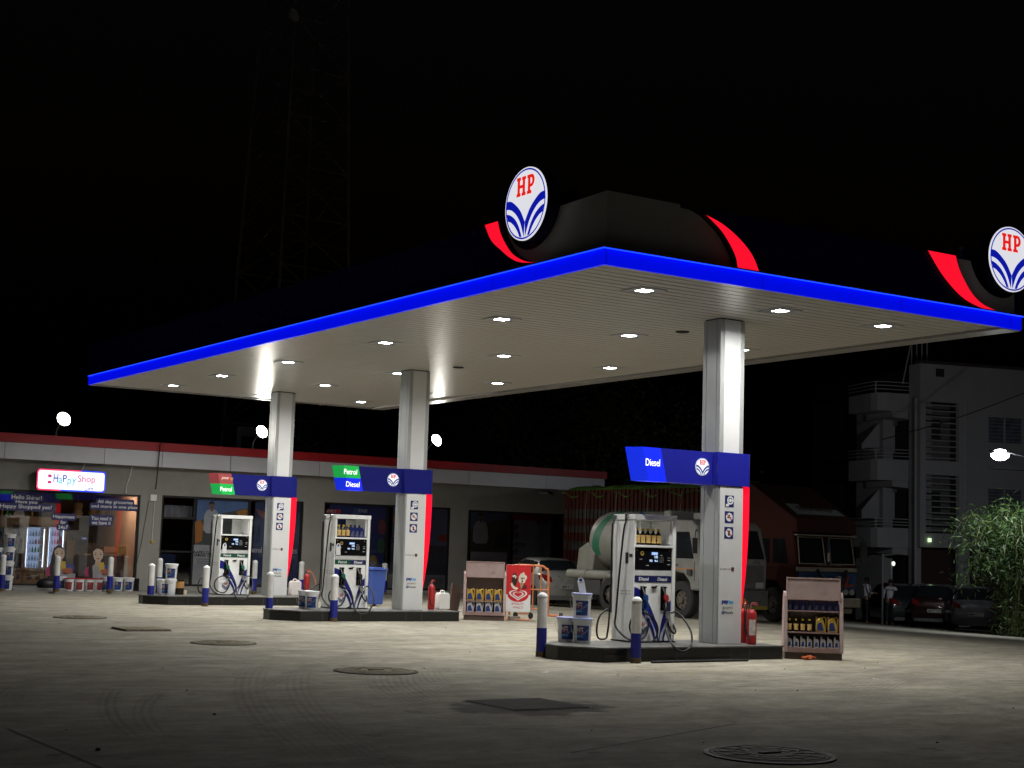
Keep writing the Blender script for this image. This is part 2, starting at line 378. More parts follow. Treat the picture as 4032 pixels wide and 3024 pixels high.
round_cover((880, 2533), .5, 'round dusty manhole cover left of centre, halfway to the middle island')
round_cover((315, 2432), .5, 'far round manhole cover at the left, almost level with the floor')
def square_cover(p, sx, sy, rz, label, h=.014):
    c = G(*p); t = thing('manhole_cover', label, 'manhole cover', (c.x, c.y, 0), rz, group='covers in the forecourt floor')
    m = MB(); m.box((-sx-.03, -sy-.03, 0), (sx+.03, sy+.03, .005)); m.build('rim', RIM, t)
    m = MB(); m.box((-sx, -sy, .002), (sx, sy, h))
    n = int(sx*2/.07)
    for i in range(n):
        for j in range(int(sy*2/.07)):
            x = -sx+.035+i*.07; y = -sy+.035+j*.07; d = .022
            m.add([(x-d, y, h), (x, y-d*.5, h), (x+d, y, h), (x, y+d*.5, h), (x, y, h+.007)], [(0, 1, 4), (1, 2, 4), (2, 3, 4), (3, 0, 4)])
    m.build('lid', DUST if c.y > 20 else mat('chequer_plate', (.04, .038, .036), .8, spec=.1, var=.35, sc=6), t)
square_cover((2075, 2775), .50, .50, 0, 'square chequered steel cover ringed by dark grime in the foreground')
square_cover((555, 2480), .42, .42, 0, 'square steel cover lying slightly proud at the left', .035)
# litter and stones
for i, (px, py, s) in enumerate([(385,2955,.05),(735,2720,.03),(845,2815,.04),(1755,2474,.03),(1850,2568,.03),(640,2632,.02),(1670,2632,.025),(3090,2635,.03),(3405,2632,.03),(3140,2720,.03),(3690,2926,.035),(2770,2925,.02),(3455,2610,.025),(3990,2790,.03),(260,2875,.02),(2975,2718,.02),(2330,2876,.02)]):
    c = G(px, py); m = MB(); s *= .45; m.ell((0, 0, s*.35), (s, s*.7, s*.5), 5); rr = random.Random(i)
    m.xf(lambda v: v*(1+rr.uniform(-.2, .2)))
    where = ['lower left edge', 'left foreground', 'left foreground beside tyre scuffs', 'floor before the middle island', 'floor left of the lone bollard', 'left floor', 'floor by the far round cover', 'floor right of the front bollard', 'floor below the right shelf rack', 'floor right of the square cover', 'lower right floor', 'bottom floor left of the round cover', 'floor right of the shelf rack', 'right edge of the floor', 'bottom left floor', 'floor in front of the near island', 'floor right of the grimy square cover'][i]
    o = m.build('stone', mat('dark_pebble', (.05, .045, .04), .9), smooth=True); o.location = c
    tag(o, 'tiny dark stone lying on the '+where, 'stone', 'stones on the forecourt')
for i, (px, py, w_) in enumerate([(2440, 2661, 'just below the nearest bollard'), (2148, 2650, 'below the lone bollard'), (3450, 2676, 'at the right of the floor'), (470, 2447, 'by the square cover at the left')]):
    c = G(px, py); m = MB(); rr = random.Random(i+40)
    m.add([(rr.uniform(-.05, .05)*(1+(k % 2)), rr.uniform(-.04, .04), .006+rr.uniform(0, .015)) for k in range(6)], [(0, 1, 2), (2, 3, 4), (4, 5, 0), (1, 3, 5)])
    o = m.build('paper_scrap', WPL, fix=False); o.location = c; tag(o, 'white scrap of paper on the floor '+w_, 'litter', 'paper scraps')

# ================================================================== CANOPY
CX0, CX1, CY0, CY1, CZ = 12.41, 21.45, 16.93, 40.41, 5.75
can = thing('canopy', 'large flat forecourt canopy with glowing blue edge strip and dark fascia', 'canopy', ((CX0+CX1)/2, (CY0+CY1)/2, 0))
off = Vector(can.location)
def cb(mb, name, m, parent=can, **k):
    mb.xf(lambda v: v-off) if parent is can else mb.xf(lambda v: v)
    return mb.build(name, m, parent, **k)
SLAT = mat('ceiling_slats', (.56, .54, .48), .33, metal=.15, var=.05, sc=1.2)
mb = MB(); yy = CY0+.07; pitch = .24
while yy < CY1-.1:
    y1 = min(yy+pitch-.035, CY1-.09)
    mb.box((CX0+.07, yy, CZ+.02), (CX1-.50, y1, CZ+.04), 0)
    yy += pitch
mb.box((CX0+.07, CY0+.07, CZ+.045), (CX1-.07, CY1-.07, CZ+.06), 1)
cb(mb, 'ceiling', [SLAT, mat('slat_gap', (.03, .03, .028), .8, var=0)])
BL = mat('glowing_blue_strip', (.01, .02, .8), .35, var=0, em=(0, .004, 1.0), es=.68)
BLT = mat('blue_led_line', (.1, .3, 1), .3, var=0, em=(.004, .03, 1), es=5)
mb = MB()
mb.box((CX0, CY0, CZ), (CX0+.05, CY1, CZ+.225)); mb.box((CX0+.05, CY0, CZ), (CX1-.05, CY0+.05, CZ+.225)); cb(mb, 'glowing_strip', BL)
mb = MB(); mb.box((CX0-.022, CY0-.022, CZ+.229), (CX0-.012, CY1, CZ+.238)); mb.box((CX0-.011, CY0-.022, CZ+.229), (CX1, CY0-.012, CZ+.238)); cb(mb, 'light_line', BLT)
JT = mat('strip_joint', (.004, .006, .05), .5)
for k in range(1, 8):
    y_ = CY0+k*(CY1-CY0)/8; mb = MB(); mb.box((CX0-.002, y_-.004, CZ+.002), (CX0+.01, y_+.004, CZ+.22)); cb(mb, 'strip_seam', JT)
for x_ in (CX0+.04, CX0+3.0, CX0+6.0, CX1-.34):
    mb = MB(); mb.box((x_-.004, CY0-.002, CZ+.002), (x_+.004, CY0+.01, CZ+.22)); cb(mb, 'strip_seam', JT)
mb = MB()   # plain trim on the two far sides, with the dark shadow gap
mb.box((CX1-.43, CY0+.052, CZ-.01), (CX1, CY1, CZ+.03)); mb.box((CX1-.05, CY0, CZ+.031), (CX1, CY1, CZ+.22))
mb.box((CX0+.052, CY1-.085, CZ-.01), (CX1-.432, CY1, CZ+.03)); mb.box((CX0+.052, CY1-.05, CZ+.031), (CX1-.052, CY1, CZ+.22))
cb(mb, 'edge_trim', mat('trim_metal', (.34, .33, .31), .35, metal=.4))
mb = MB(); mb.box((CX0-.03, CY0-.03, CZ+.242), (CX1, CY1, CZ+.262)); cb(mb, 'ledge', mat('ledge_metal', (.3, .3, .4), .4, metal=.3))
# upper fascia, left and front, leaving the hood and swooshes at the corners
def SL(px, py): q = onx(1850+px*.5425, 600+py*.5425, CX0); return (q.y, q.z)
def SR(px, py): q = ony(1850+px*.5425, 600+py*.5425, CY0); return (q.x, q.z)
def SR2(px, py): q = ony(3000+px*.4822, 700+py*.4822, CY0); return (q.x, q.z)
FZ0, FZ1 = CZ+.264, 6.83
swL_out = [SL(118,548), SL(165,640), SL(235,710), SL(300,765), SL(370,798), SL(483,803)]
swL_in = [SL(210,513), SL(232,590), SL(270,670), SL(320,740), SL(400,788), SL(483,797)]
swR_out = [SR(1712,458), SR(1830,525), SR(1950,630), SR(2040,745), SR(2090,850)]
swR_in = [SR(1712,458), SR(1815,565), SR(1885,675), SR(1925,765), SR(1937,840)]
sw2_out = [SR2(1348,622), SR2(1450,770), SR2(1560,910), SR2(1660,1000), SR2(1780,1062), SR2(1845,1078)]
sw2_in = [SR2(1572,643), SR2(1600,740), SR2(1650,850), SR2(1710,950), SR2(1790,1030), SR2(1895,1075)]
clampz = lambda P: [(a, min(FZ1, max(FZ0, z))) for a, z in P]
swL_out, swL_in, swR_out, swR_in, sw2_out, sw2_in = map(clampz, (swL_out, swL_in, swR_out, swR_in, sw2_out, sw2_in))
for P, z in ((swL_out, FZ0), (swL_in, FZ0), (swR_out, FZ0), (swR_in, FZ0), (sw2_out, FZ0), (sw2_in, FZ0)): P[-1] = (P[-1][0], z)
swL_out[0] = (swL_out[0][0], FZ1); swL_in[0] = (swL_in[0][0], FZ1); sw2_out[0] = (sw2_out[0][0], FZ1); sw2_in[0] = (sw2_in[0][0], FZ1)
def strip(mb, A, B, ax, lo, hi, k=6):
    A = sm2(A, k); B = sm2(B, k)
    for i in range(len(A)-1):
        q = [A[i], A[i+1], B[i+1], B[i]]
        if (Vector(q[0])-Vector(q[3])).length < 1e-5: q = q[:3]
        mb.prism(q, ax, lo, hi)
mb = MB(); mb.prism([(CY1, FZ0), (CY1, FZ1)]+sm2(swL_out), 'x', CX0+.012, CX0+.05)
A = sm2(swR_out)[::-1]; B = sm2(sw2_out)[::-1]
mb.prism([(A[0][0], FZ0)]+A[1:]+[(A[-1][0], FZ1-.01), (sw2_out[0][0], FZ1)]+B[::-1], 'y', CY0+.012, CY0+.05)
mb.prism([(CY0+.06, FZ0), (CY1, FZ0), (CY1, FZ1), (CY0+.06, FZ1)], 'x', CX1-.05, CX1-.012)
mb.prism([(CX0+.052, FZ0), (CX1-.052, FZ0), (CX1-.052, FZ1), (CX0+.052, FZ1)], 'y', CY1-.05, CY1-.012)
cb(mb, 'fascia', NAVY)
mb = MB(); mb.box((CX0+.3, CY0+.3, FZ0+.25), (CX1-.3, CY1-.3, FZ0+.3)); cb(mb, 'roof_deck', STEEL)
RG = mat('glowing_red_acrylic', (.5, .01, .02), .3, var=0, em=(1, .006, .028), es=.98)
RGB_ = mat('red_swoosh_body', (.10, .01, .012), .5)
for so, si, ax, c0 in ((swL_out, swL_in, 'x', CX0), (swR_out, swR_in, 'y', CY0), (sw2_out, sw2_in, 'y', CY0)):
    mb = MB(); strip(mb, so, si, ax, c0-.02, c0+.06); bd_ = cb(mb, 'red_swoosh', RGB_)
    mb = MB(); strip(mb, so, si, ax, c0-.026, c0-.0205); mb.xf(lambda v: v-off); mb.build('lit_face', RG, bd_)
HOOD = mat('grey_hood_panel', (.62, .62, .59), .45, metal=.2, var=.05)
DC1 = (18.80, 6.93); DC2 = (20.98, 6.92); DR = .565
def notch(c, R, z1, n=14, sgn=1):       # lower arc of a round cut-out
    a = math.asin((z1-c[1])/R); return [(c[0]+sgn*R*cos(a-(pi+2*a)*i/n), c[1]+R*sin(a-(pi+2*a)*i/n)) for i in range(n+1)]
HX = CX0+.11; HY = CY0+.11
c1 = (18.97, 7.08); arc = notch(c1, .80, FZ1, sgn=-1)
inn = sm2(swL_in)
hood = [(HY, FZ0), (HY, FZ1+.02)]+[(a, z) for a, z in arc]+[(inn[0][0], FZ1)]+inn[1:]
mb = MB(); mb.prism(hood, 'x', HX, HX+.04)
inr = sm2(swR_in)
mb.prism([(HX+.042, FZ0), (HX+.042, FZ1+.02), (SR(1560, 372)[0], FZ1+.02), (SR(1563, 395)[0], FZ1-.03), (SR(1630,412)[0], FZ1-.04)]+inr+[], 'y', HY, HY+.04)
cb(mb, 'hood', HOOD); mb = MB()
c2 = (20.98, 7.08); arc = notch(c2, .80, FZ1, sgn=1)
in2 = sm2(sw2_in)[::-1]
mb.prism([(CX1-.1, FZ0)]+in2[:-1]+[(in2[-1][0], FZ1)]+[(min(a, CX1-.1), z) for a, z in notch(c2, .80, FZ1, sgn=-1)], 'y', HY, HY+.04)
cb(mb, 'hood', HOOD)
mb = MB(); mb.prism([(c1[0]-.1+.9*cos(a*pi/20), max(FZ0+.1, c1[1]+.9*sin(a*pi/20))) for a in range(20, 41)]+[(c1[0]+.8, FZ1-.02), (c1[0]-1, FZ1-.02)], 'x', HX+.12, HX+.15)
cb(mb, 'back_plate', NAVY); mb = MB()
mb.prism([(c2[0]+(.9 if a < 30 else .45)*cos(a*pi/20), max(FZ0+.1, c2[1]+.9*sin(a*pi/20))) for a in range(20, 41)], 'y', HY+.12, HY+.15)
cb(mb, 'back_plate', NAVY)
LW = lamp_mat('lit_white_acrylic', (.92, .93, 1.0), .78); LB = lamp_mat('lit_blue_acrylic', (.004, .01, .42), .8); LR = lamp_mat('lit_red_acrylic', (.85, .018, .012), .85)
EDGEB = mat('navy_can', (.008, .01, .07), .4)
for (c, nrm) in ((DC1, 'x'), (DC2, 'y')):
    if nrm == 'x': o = Vector((CX0-.13, c[0], c[1])); r = -Y; n = X
    else: o = Vector((c[0], CY0-.13, c[1])); r = X; n = Y
    mb = MB(); mb.cyl(o+n*.02, o+n*.24, DR, DR, 48); can_o = cb(mb, 'emblem_box', EDGEB, smooth=True)
    mb = MB(); mb.cyl(o, o+n*.019, DR, DR, 48, 0); logo(mb, o, r, Z, DR*.995, 0, 1, 2, .004, disc=False)
    mb.xf(lambda v: v-off); mb.build('emblem_face', [LW, LB, LR], can_o, fix=False)
    # raise the raised relief: nothing else needed
# ------------------------------------------------------------------ canopy lights (18)
LED = lamp_mat('led_panel', (.93, .97, 1.0), 60)
def lamp(name, parent, loc, size, power, col, spread=164, rot=(0, 0, 0)):
    L = bpy.data.lights.new(name, 'AREA'); L.shape = 'SQUARE'; L.size = size; L.energy = power; L.color = col; L.spread = radians(spread)
    o = bpy.data.objects.new(name, L); COL.objects.link(o); o.parent = parent; o.location = loc; o.rotation_euler = rot; return o
first = None
rows = ['front row', 'second row from the front', 'third row from the front', 'fourth row from the front', 'fifth row from the front', 'back row']
colsn = ['left', 'middle', 'right']
LX = [14.2, 17.05, 19.85]; LY = [18.3, 22.4, 26.75, 31.4, 35.35, 38.75]
for j, y in enumerate(LY):
    for i, x in enumerate(LX):
        x_, y_ = x, y
        if (i, j) == (1, 5): y_ = 39.4
        if (i, j) == (2, 0): x_ = 19.45
        lab = 'square recessed light glowing in the canopy ceiling, %s, %s column' % (rows[j], colsn[i])
        if first is None:
            first = thing('ceiling_light', lab, 'ceiling light', (x_, y_, CZ), group='recessed lights in the canopy ceiling')
            m = MB()
            for a, b_ in (((-.26, -.26), (.26, -.106)), ((-.26, .106), (.26, .26)), ((-.26, -.105), (-.106, .105)), ((.106, -.105), (.26, .105))):
                m.box((*a, .004), (*b_, .018))
            m.build('frame', ALU, first)
            m = MB(); m.box((-.105, -.105, .006), (.105, .105, .019)); m.build('diffuser', LED, first)
            lamp('lamp', first, (0, 0, -.004), .2, 108, (1, .98, .93))
        else: dup(first, lab, (x_, y_, CZ))
# two dark sprinkler hatches
for (px, py, w_) in ((2687, 1309, 'between the lights left of the near column'), (1805, 1449, 'right of the middle column')):
    q = onz(px, py, CZ); m = MB(); m.lathe([(.001, .0), (.12, .0), (.13, .018)], n=20); o = m.build('ceiling_hatch', DARK, smooth=True); o.location = (q.x, q.y, CZ)
    tag(o, 'small dark round hatch in the canopy ceiling '+w_, 'hatch', 'dark round ceiling hatches')

# ================================================================== COLUMNS
AMB = mat('sign_navy_lit', (.012, .014, .20), .22, var=.04, em=(.01, .012, .20), es=.35)
AMB1 = mat('sign_navy_dim', (.010, .012, .13), .22, var=.04, em=(.008, .010, .10), es=.25)
LTW = lamp_mat('lit_white_lettering', (1, 1, 1), 1.0)
DBL = mat('lit_diesel_blue', (.01, .02, .5), .3, var=0, em=(.001, .012, .72), es=1); DBL2 = mat('lit_diesel_blue_end', (.01, .02, .5), .3, var=0, em=(.003, .022, .62), es=.85)
PGR = mat('lit_petrol_green', (.01, .3, .05), .3, var=0, em=(.006, .26, .045), es=1); PGR2 = mat('lit_petrol_green_end', (.01, .3, .05), .3, var=0, em=(.012, .30, .06), es=.8)
PBR = mat('lit_power_brown', (.2, .04, .04), .3, var=0, em=(.20, .035, .04), es=1); PBR2 = mat('lit_power_brown_end', (.2, .04, .04), .3, var=0, em=(.16, .03, .035), es=1)
FIN = mat('glowing_red_fin', (.5, .01, .02), .12, var=0, em=(1, .005, .028), es=.95)
PICB = mat('pictogram_navy', (.012, .018, .13), .4, var=0); INK = mat('black_ink', (.015, .015, .02), .5, var=0); PAYB = mat('light_blue_ink', (.02, .35, .75), .5, var=0); PAYN = mat('deep_blue_ink', (.01, .04, .25), .5, var=0)
def column(x, y, label, rows_, dim):
    """x, y = the near left corner of the shaft; everything in local metres above the floor"""
    t = thing('canopy_column', label, 'column', (x, y, .23), group='columns carrying the canopy'); H = CZ-.23+.02; w = .54; d = .46
    m = MB(); m.box((.02, .02, 0), (w-.02, d-.02, H)); m.build('core', DARK, t)
    m = MB(); g = .008
    # corner strips and middle panels on each side
    for a in (0, w-.09):
        for b_ in (0, d-.09): m.box((a, b_, .003), (a+.09, b_+.09, H-.02))
    for a, b_ in (((0, .09+g), (.03, d-.09-g)), ((w-.03, .09+g), (w, d-.09-g)), ((.09+g, d-.03), (w-.09-g, d))):
        m.box((*a, .003), (*b_, H-.02))
    m.build('cladding', ALU2, t, bevel=.006)
    m = MB(); m.box((.092, -.0, .003), (w-.092, .03, H-.02)); m.box((.03, -.012, .003), (w-.002, -.003, 2.65)); m.build('label_panel', mat('label_white', (.62, .625, .63), .35, var=.05, sc=2), t, bevel=.002)
    yf = -.0145
    # pictograms
    def sq(name, cx, cz, kind):
        m = MB(); m.box((cx-.098, yf-.001, cz-.098), (cx+.098, yf+.002, cz+.098), 0); o = (cx, yf-.002, cz)
        if kind == 0:
            o2 = Vector(o)+Vector((.018, 0, .015)); a, b_ = circ(.072, 24), circ(.046, 24)
            for i in range(24): j = (i+1) % 24; flat(m, [a[i], a[j], b_[j], b_[i]], o2, X, Z, 1, .001)
            flat(m, circ(.03, 16), o2, X, Z, 1, .001); flat(m, [(-.046, -.008), (.046, -.008), (.046, .008), (-.046, .008)], o2, X, Z, 1, .002)
            flat(m, [(-.085, -.09), (-.02, -.09), (-.01, -.055), (-.04, -.04), (-.085, -.05)], o, X, Z, 1, .003)
        else:
            flat(m, circ(.074, 28), o, X, Z, 1, .001)
            if kind == 1: flat(m, [(-.05, -.012), (.03, -.02), (.05, .0), (.0, .0), (.02, .035), (.0, .045), (-.02, .005), (-.05, .002)], o, X, Z, 2, .002)
            else: flat(m, [(-.02, -.05), (.02, -.05), (.02, .035), (.012, .035), (.012, .055), (.004, .055), (.004, .035), (-.02, .035)], o, X, Z, 2, .002)
            d = .052; flat(m, [(-d-.006, d-.006), (-d+.006, d+.006), (d+.006, -d+.006), (d-.006, -d-.006)], o, X, Z, 3, .003)
        m.build(name, [PICB, WPL, INK, REDW], t, fix=False)
    sq('pictogram', .235, 2.40, 0); sq('pictogram', .235, 2.13, 1); sq('pictogram', .23, 1.865, 2)
    text('lettering', 'Go Digital with', INK, t, (.165, yf-.001, 1.25), X, Z, w=.235, h=.034)
    m = MB(); m.box((.30, yf-.001, 1.215), (.36, yf+.002, 1.285)); m.build('badge', mat('badge_maroon', (.10, .02, .03), .5, var=0), t)
    m = MB(); put_text(m, 'pay', (.175, yf-.001, .692), X, Z, w=.155, h=.075, bold=.05, mi=0); put_text(m, 'tm', (.303, yf-.001, .70), X, Z, w=.095, h=.06, bold=.05, mi=1)
    m.build('lettering', [PAYN, PAYB], t, fix=False)
    text('lettering', 'BHIM', INK, t, (.21, yf-.001, .60), X, Z, w=.20, h=.045, shear=.35, bold=-.005)
    m = MB(); flat(m, [(0, -.02), (.03, 0), (0, .02)], (.325, yf-.001, .60), X, Z); m.build('arrow_mark', mat('orange_ink', (.5, .2, .02), .5, var=0), t, fix=False)
    m = MB(); flat(m, circ(.032, 20), (.13, yf-.001, .525), X, Z, 0); put_text(m, 'p', (.13, yf-.003, .525), X, Z, w=.02, h=.035, mi=1); put_text(m, 'PhonePe', (.262, yf-.001, .525), X, Z, w=.185, h=.042, mi=2, bold=.02)
    m.build('lettering', [PAYN, WPL, INK], t, fix=False)
    # blue sign band wrapping the shaft, with its arm to the left
    z0, z1 = 2.665, 3.225
    pl = [(-.045, -.03), (.62, -.03)]+[(.62+.11*sin(a*pi/16), .08-.11*cos(a*pi/16)) for a in range(9)]+[(.73, d-.06), (.66, d+.03), (-.045, d+.03)]
    m = MB(); m.prism(pl, 'z', z0, z1); bm_ = m.build('sign_band', dim, t, smooth=True, ang=30)
    m = MB(); ya, yb = .10, .40
    def sh(z): return (z1-z)/(z1-z0)*.14
    # arm body
    def slab(x0, x1, mi, ya=ya, yb=yb, za=z0+.003, zb=z1-.003, m=m):
        v = [(x0+sh(za), ya, za), (x1(za), ya, za), (x1(za), yb, za), (x0+sh(za), yb, za), (x0+sh(zb), ya, zb), (x1(zb), ya, zb), (x1(zb), yb, zb), (x0+sh(zb), yb, zb)]
        m.add(v, [(0,3,2,1),(4,5,6,7),(0,1,5,4),(1,2,6,5),(2,3,7,6),(3,0,4,7)], mi)
    slab(-1.188, lambda z: -.047, 0); arm = m.build('sign_arm', dim, t)
    n = len(rows_)
    for i, (txt, mf, me_) in enumerate(rows_):
        za = z1-.003-(z1-z0-.006)*(i+1)/n+(.002 if i < n-1 else 0); zb = z1-.003-(z1-z0-.006)*i/n
        m = MB(); slab(-1.56, lambda z: -1.19+sh(z), 0, za=za, zb=zb, ya=ya-.004, yb=yb, m=m)
        # bevelled tip turned away to the left
        v = [(-1.562+sh(za), ya-.004, za), (-1.562+sh(za), yb, za), (-1.74+sh(za), yb-.05, za), (-1.562+sh(zb), ya-.004, zb), (-1.562+sh(zb), yb, zb), (-1.74+sh(zb), yb-.05, zb)]
        m.add(v, [(0, 2, 1), (3, 4, 5), (0, 3, 5, 2), (2, 5, 4, 1), (1, 4, 3, 0)], 1)
        pn = m.build('fuel_panel', [mf, me_], arm)
        if txt != 'power95':
            text('lettering', txt, LTW, arm, (-1.42+sh((za+zb)/2), ya-.007, (za+zb)/2-(.0 if n > 1 else -.03)), X, Z, w=(.33 if n > 1 else .27) if txt == 'Petrol' else (.34 if n > 1 else .30), h=.12, bold=.012)
        else:
            m = MB(); put_text(m, 'power', (-1.42+sh(za), ya-.007, (za+zb)/2), X, Z, w=.22, h=.085, mi=0, shear=.3, bold=.012); put_text(m, '95', (-1.24+sh(za), ya-.007, (za+zb)/2), X, Z, w=.09, h=.07, mi=1, shear=.3)
            m.build('lettering', [lamp_mat('cream_lettering', (.75, .62, .5), .8), lamp_mat('gold_lettering', (.7, .35, .05), .8)], arm, fix=False)
    m = MB(); o = Vector((-.285, ya-.012, 2.96)); m.cyl(o+Y*.01, o, .148, .148, 32, 0); logo(m, o-Y*.001, X, Z, .148, 0, 1, 2, .001, disc=False)
    m.build('emblem', [lamp_mat('emblem_white', (.85, .86, .9), .75), lamp_mat('emblem_blue', (.01, .03, .2), .8), lamp_mat('emblem_red', (.6, .01, .01), .7)], arm, fix=False)
    # glowing red fin
    pf = [(0, 2.662), (.155, 2.662), (.155, 2.3), (.148, 1.9), (.13, 1.5), (.10, 1.1), (.06, .75), (.025, .5), (0, .42)]
    m = MB(); m.prism([(w+.002+a*1.22, z) for a, z in pf], 'y', .03, d-.06); m.build('red_fin', FIN, t, bevel=.012)
    return t
column(16.87, 19.57, 'canopy column nearest the camera, with a single blue Diesel sign arm', [('Diesel', DBL, DBL2)], AMB)
column(16.87, 30.50, 'middle canopy column with a green and blue Petrol and Diesel sign arm', [('Petrol', PGR, PGR2), ('Diesel', DBL, DBL2)], AMB1)
column(16.87, 37.92, 'farthest canopy column with a brown and green sign arm', [('power95', PBR, PBR2), ('Petrol', PGR, PGR2)], AMB1)
# ================================================================== ISLANDS
def island(x0, y0, label, ln=4.2):
    t = thing('pump_island', label, 'island', (x0, y0, 0), group='pump islands under the canopy')
    P = [(0, .62), (.06, .50), (.45, 0), (ln, 0), (ln, 1.45), (.45, 1.45), (0, .95)]
    m = MB(); m.prism(P, 'z', 0, .205); m.build('kerb', TILE, t, bevel=.004)
    cx, cy = ln/2, .72; Q = [(cx+(a-cx)*1.008, cy+(b_-cy)*1.02) for a, b_ in P]
    m = MB(); m.prism(Q, 'z', .206, .23); m.build('top_slab', TOPT, t, bevel=.005)
    for x in (.98, 1.9, 3.05, 3.45):
        m = MB(); m.box((x, -.0025, .004), (x+.008, 0.01, .203)); m.build('tile_joint', mat('grey_grout', (.10, .10, .095), .9), t)
    return t
island(13.74, 19.10, 'black tiled pump island nearest the camera, carrying the Diesel dispenser')
island(13.70, 30.05, 'middle black tiled pump island, carrying the Petrol and Diesel dispenser', 4.45)
island(13.35, 37.15, 'farthest black tiled pump island, carrying the Petrol Petrol dispenser', 4.6)
m = MB(); a = G(2565, 2612); b_ = G(2945, 2604); m.tube([a+Z*.02, (a+b_)/2+Z*.022, b_+Z*.02], .02, k=2); tag(m.build('pipe', RIM, smooth=True), 'thin dark pipe lying along the foot of the near island', 'pipe')

# ================================================================== DISPENSERS
CAB = mat('cabinet_white', (.84, .85, .84), .32, var=.10, sc=2.2, bump=.04, bs=3)
SCR = lamp_mat('lcd_digits', (.5, .68, 1), .95); SCR2 = lamp_mat('lcd_glow', (.02, .05, .3), .5)
DN = mat('dark_nozzle', (.02, .02, .02), .4); NB = mat('blue_nozzle', (.01, .06, .28), .35); NR = mat('red_nozzle', (.45, .03, .04), .35); NG = mat('green_nozzle', (.005, .12, .07), .35)
LBG = mat('strip_green', (.01, .075, .045), .35, var=0); LBN = mat('strip_navy', (.012, .016, .11), .35, var=0)
def leafs(m, W_, mi=0):
    """blue leaf bands fanning up from the foot of the lower panel (x 0..W_, z 0..1)"""
    def band(t, b_):
        t = sm2(t, 5); b_ = sm2(b_, 5)
        for i in range(len(t)-1): flat(m, [t[i], t[i+1], b_[i+1], b_[i]], (0, -.0045, 0), X, Z, mi)
    band([(0, .915), (.10, .885), (.24, .76), (.40, .50), (.50, .28), (.535, .05)], [(0, .71), (.10, .685), (.24, .56), (.38, .36), (.475, .18), (.52, .02)])
    band([(.11, .585), (.22, .525), (.35, .36), (.44, .19), (.475, .0)], [(.09, .50), (.20, .45), (.31, .31), (.40, .16), (.445, .0)])
    band([(.78, .70), (.72, .64), (.64, .48), (.58, .30), (.54, .05)], [(.78, .48), (.72, .40), (.65, .28), (.58, .14), (.55, .02)])
    band([(.78, .43), (.73, .37), (.66, .22), (.625, .10), (.605, .0)], [(.78, .35), (.74, .30), (.69, .18), (.655, .08), (.635, .0)])
def nozzle(x, mcol, parent, dark_handle=True):
    y = -.06
    m = MB(); m.tube([(x-.05, y, .915), (x-.035, y-.005, .88), (x-.005, y-.01, .80)], .014, 8, 0)           # spout
    o = m.build('nozzle', CHROME, parent, smooth=True)
    m = MB()                                                                      # body and guard
    m.prism([(x-.018, .80), (x+.022, .805), (x+.062, .775), (x+.072, .71), (x+.05, .67), (x+.015, .675), (x-.028, .72)], 'y', y-.028, y+.02)
    m.build('nozzle_body', mcol, o, bevel=.014, smooth=True)
    m = MB(); m.tube([(x+.055, y, .68), (x+.06, y, .60), (x+.05, y, .52)], .022, 8); m.tube([(x-.0, y, .67), (x-.025, y, .60), (x-.005, y, .545), (x+.04, y, .535)], .009, 6)
    m.build('handle', mcol if not dark_handle else DN, o, smooth=True)
    m = MB(); m.cyl((x+.05, y, .52), (x+.045, y, .40), .024, .02, 12); m.cyl((x+.05, y, .475), (x+.05, y, .455), .03, n=12); m.build('swivel', CHROME, o, smooth=True)
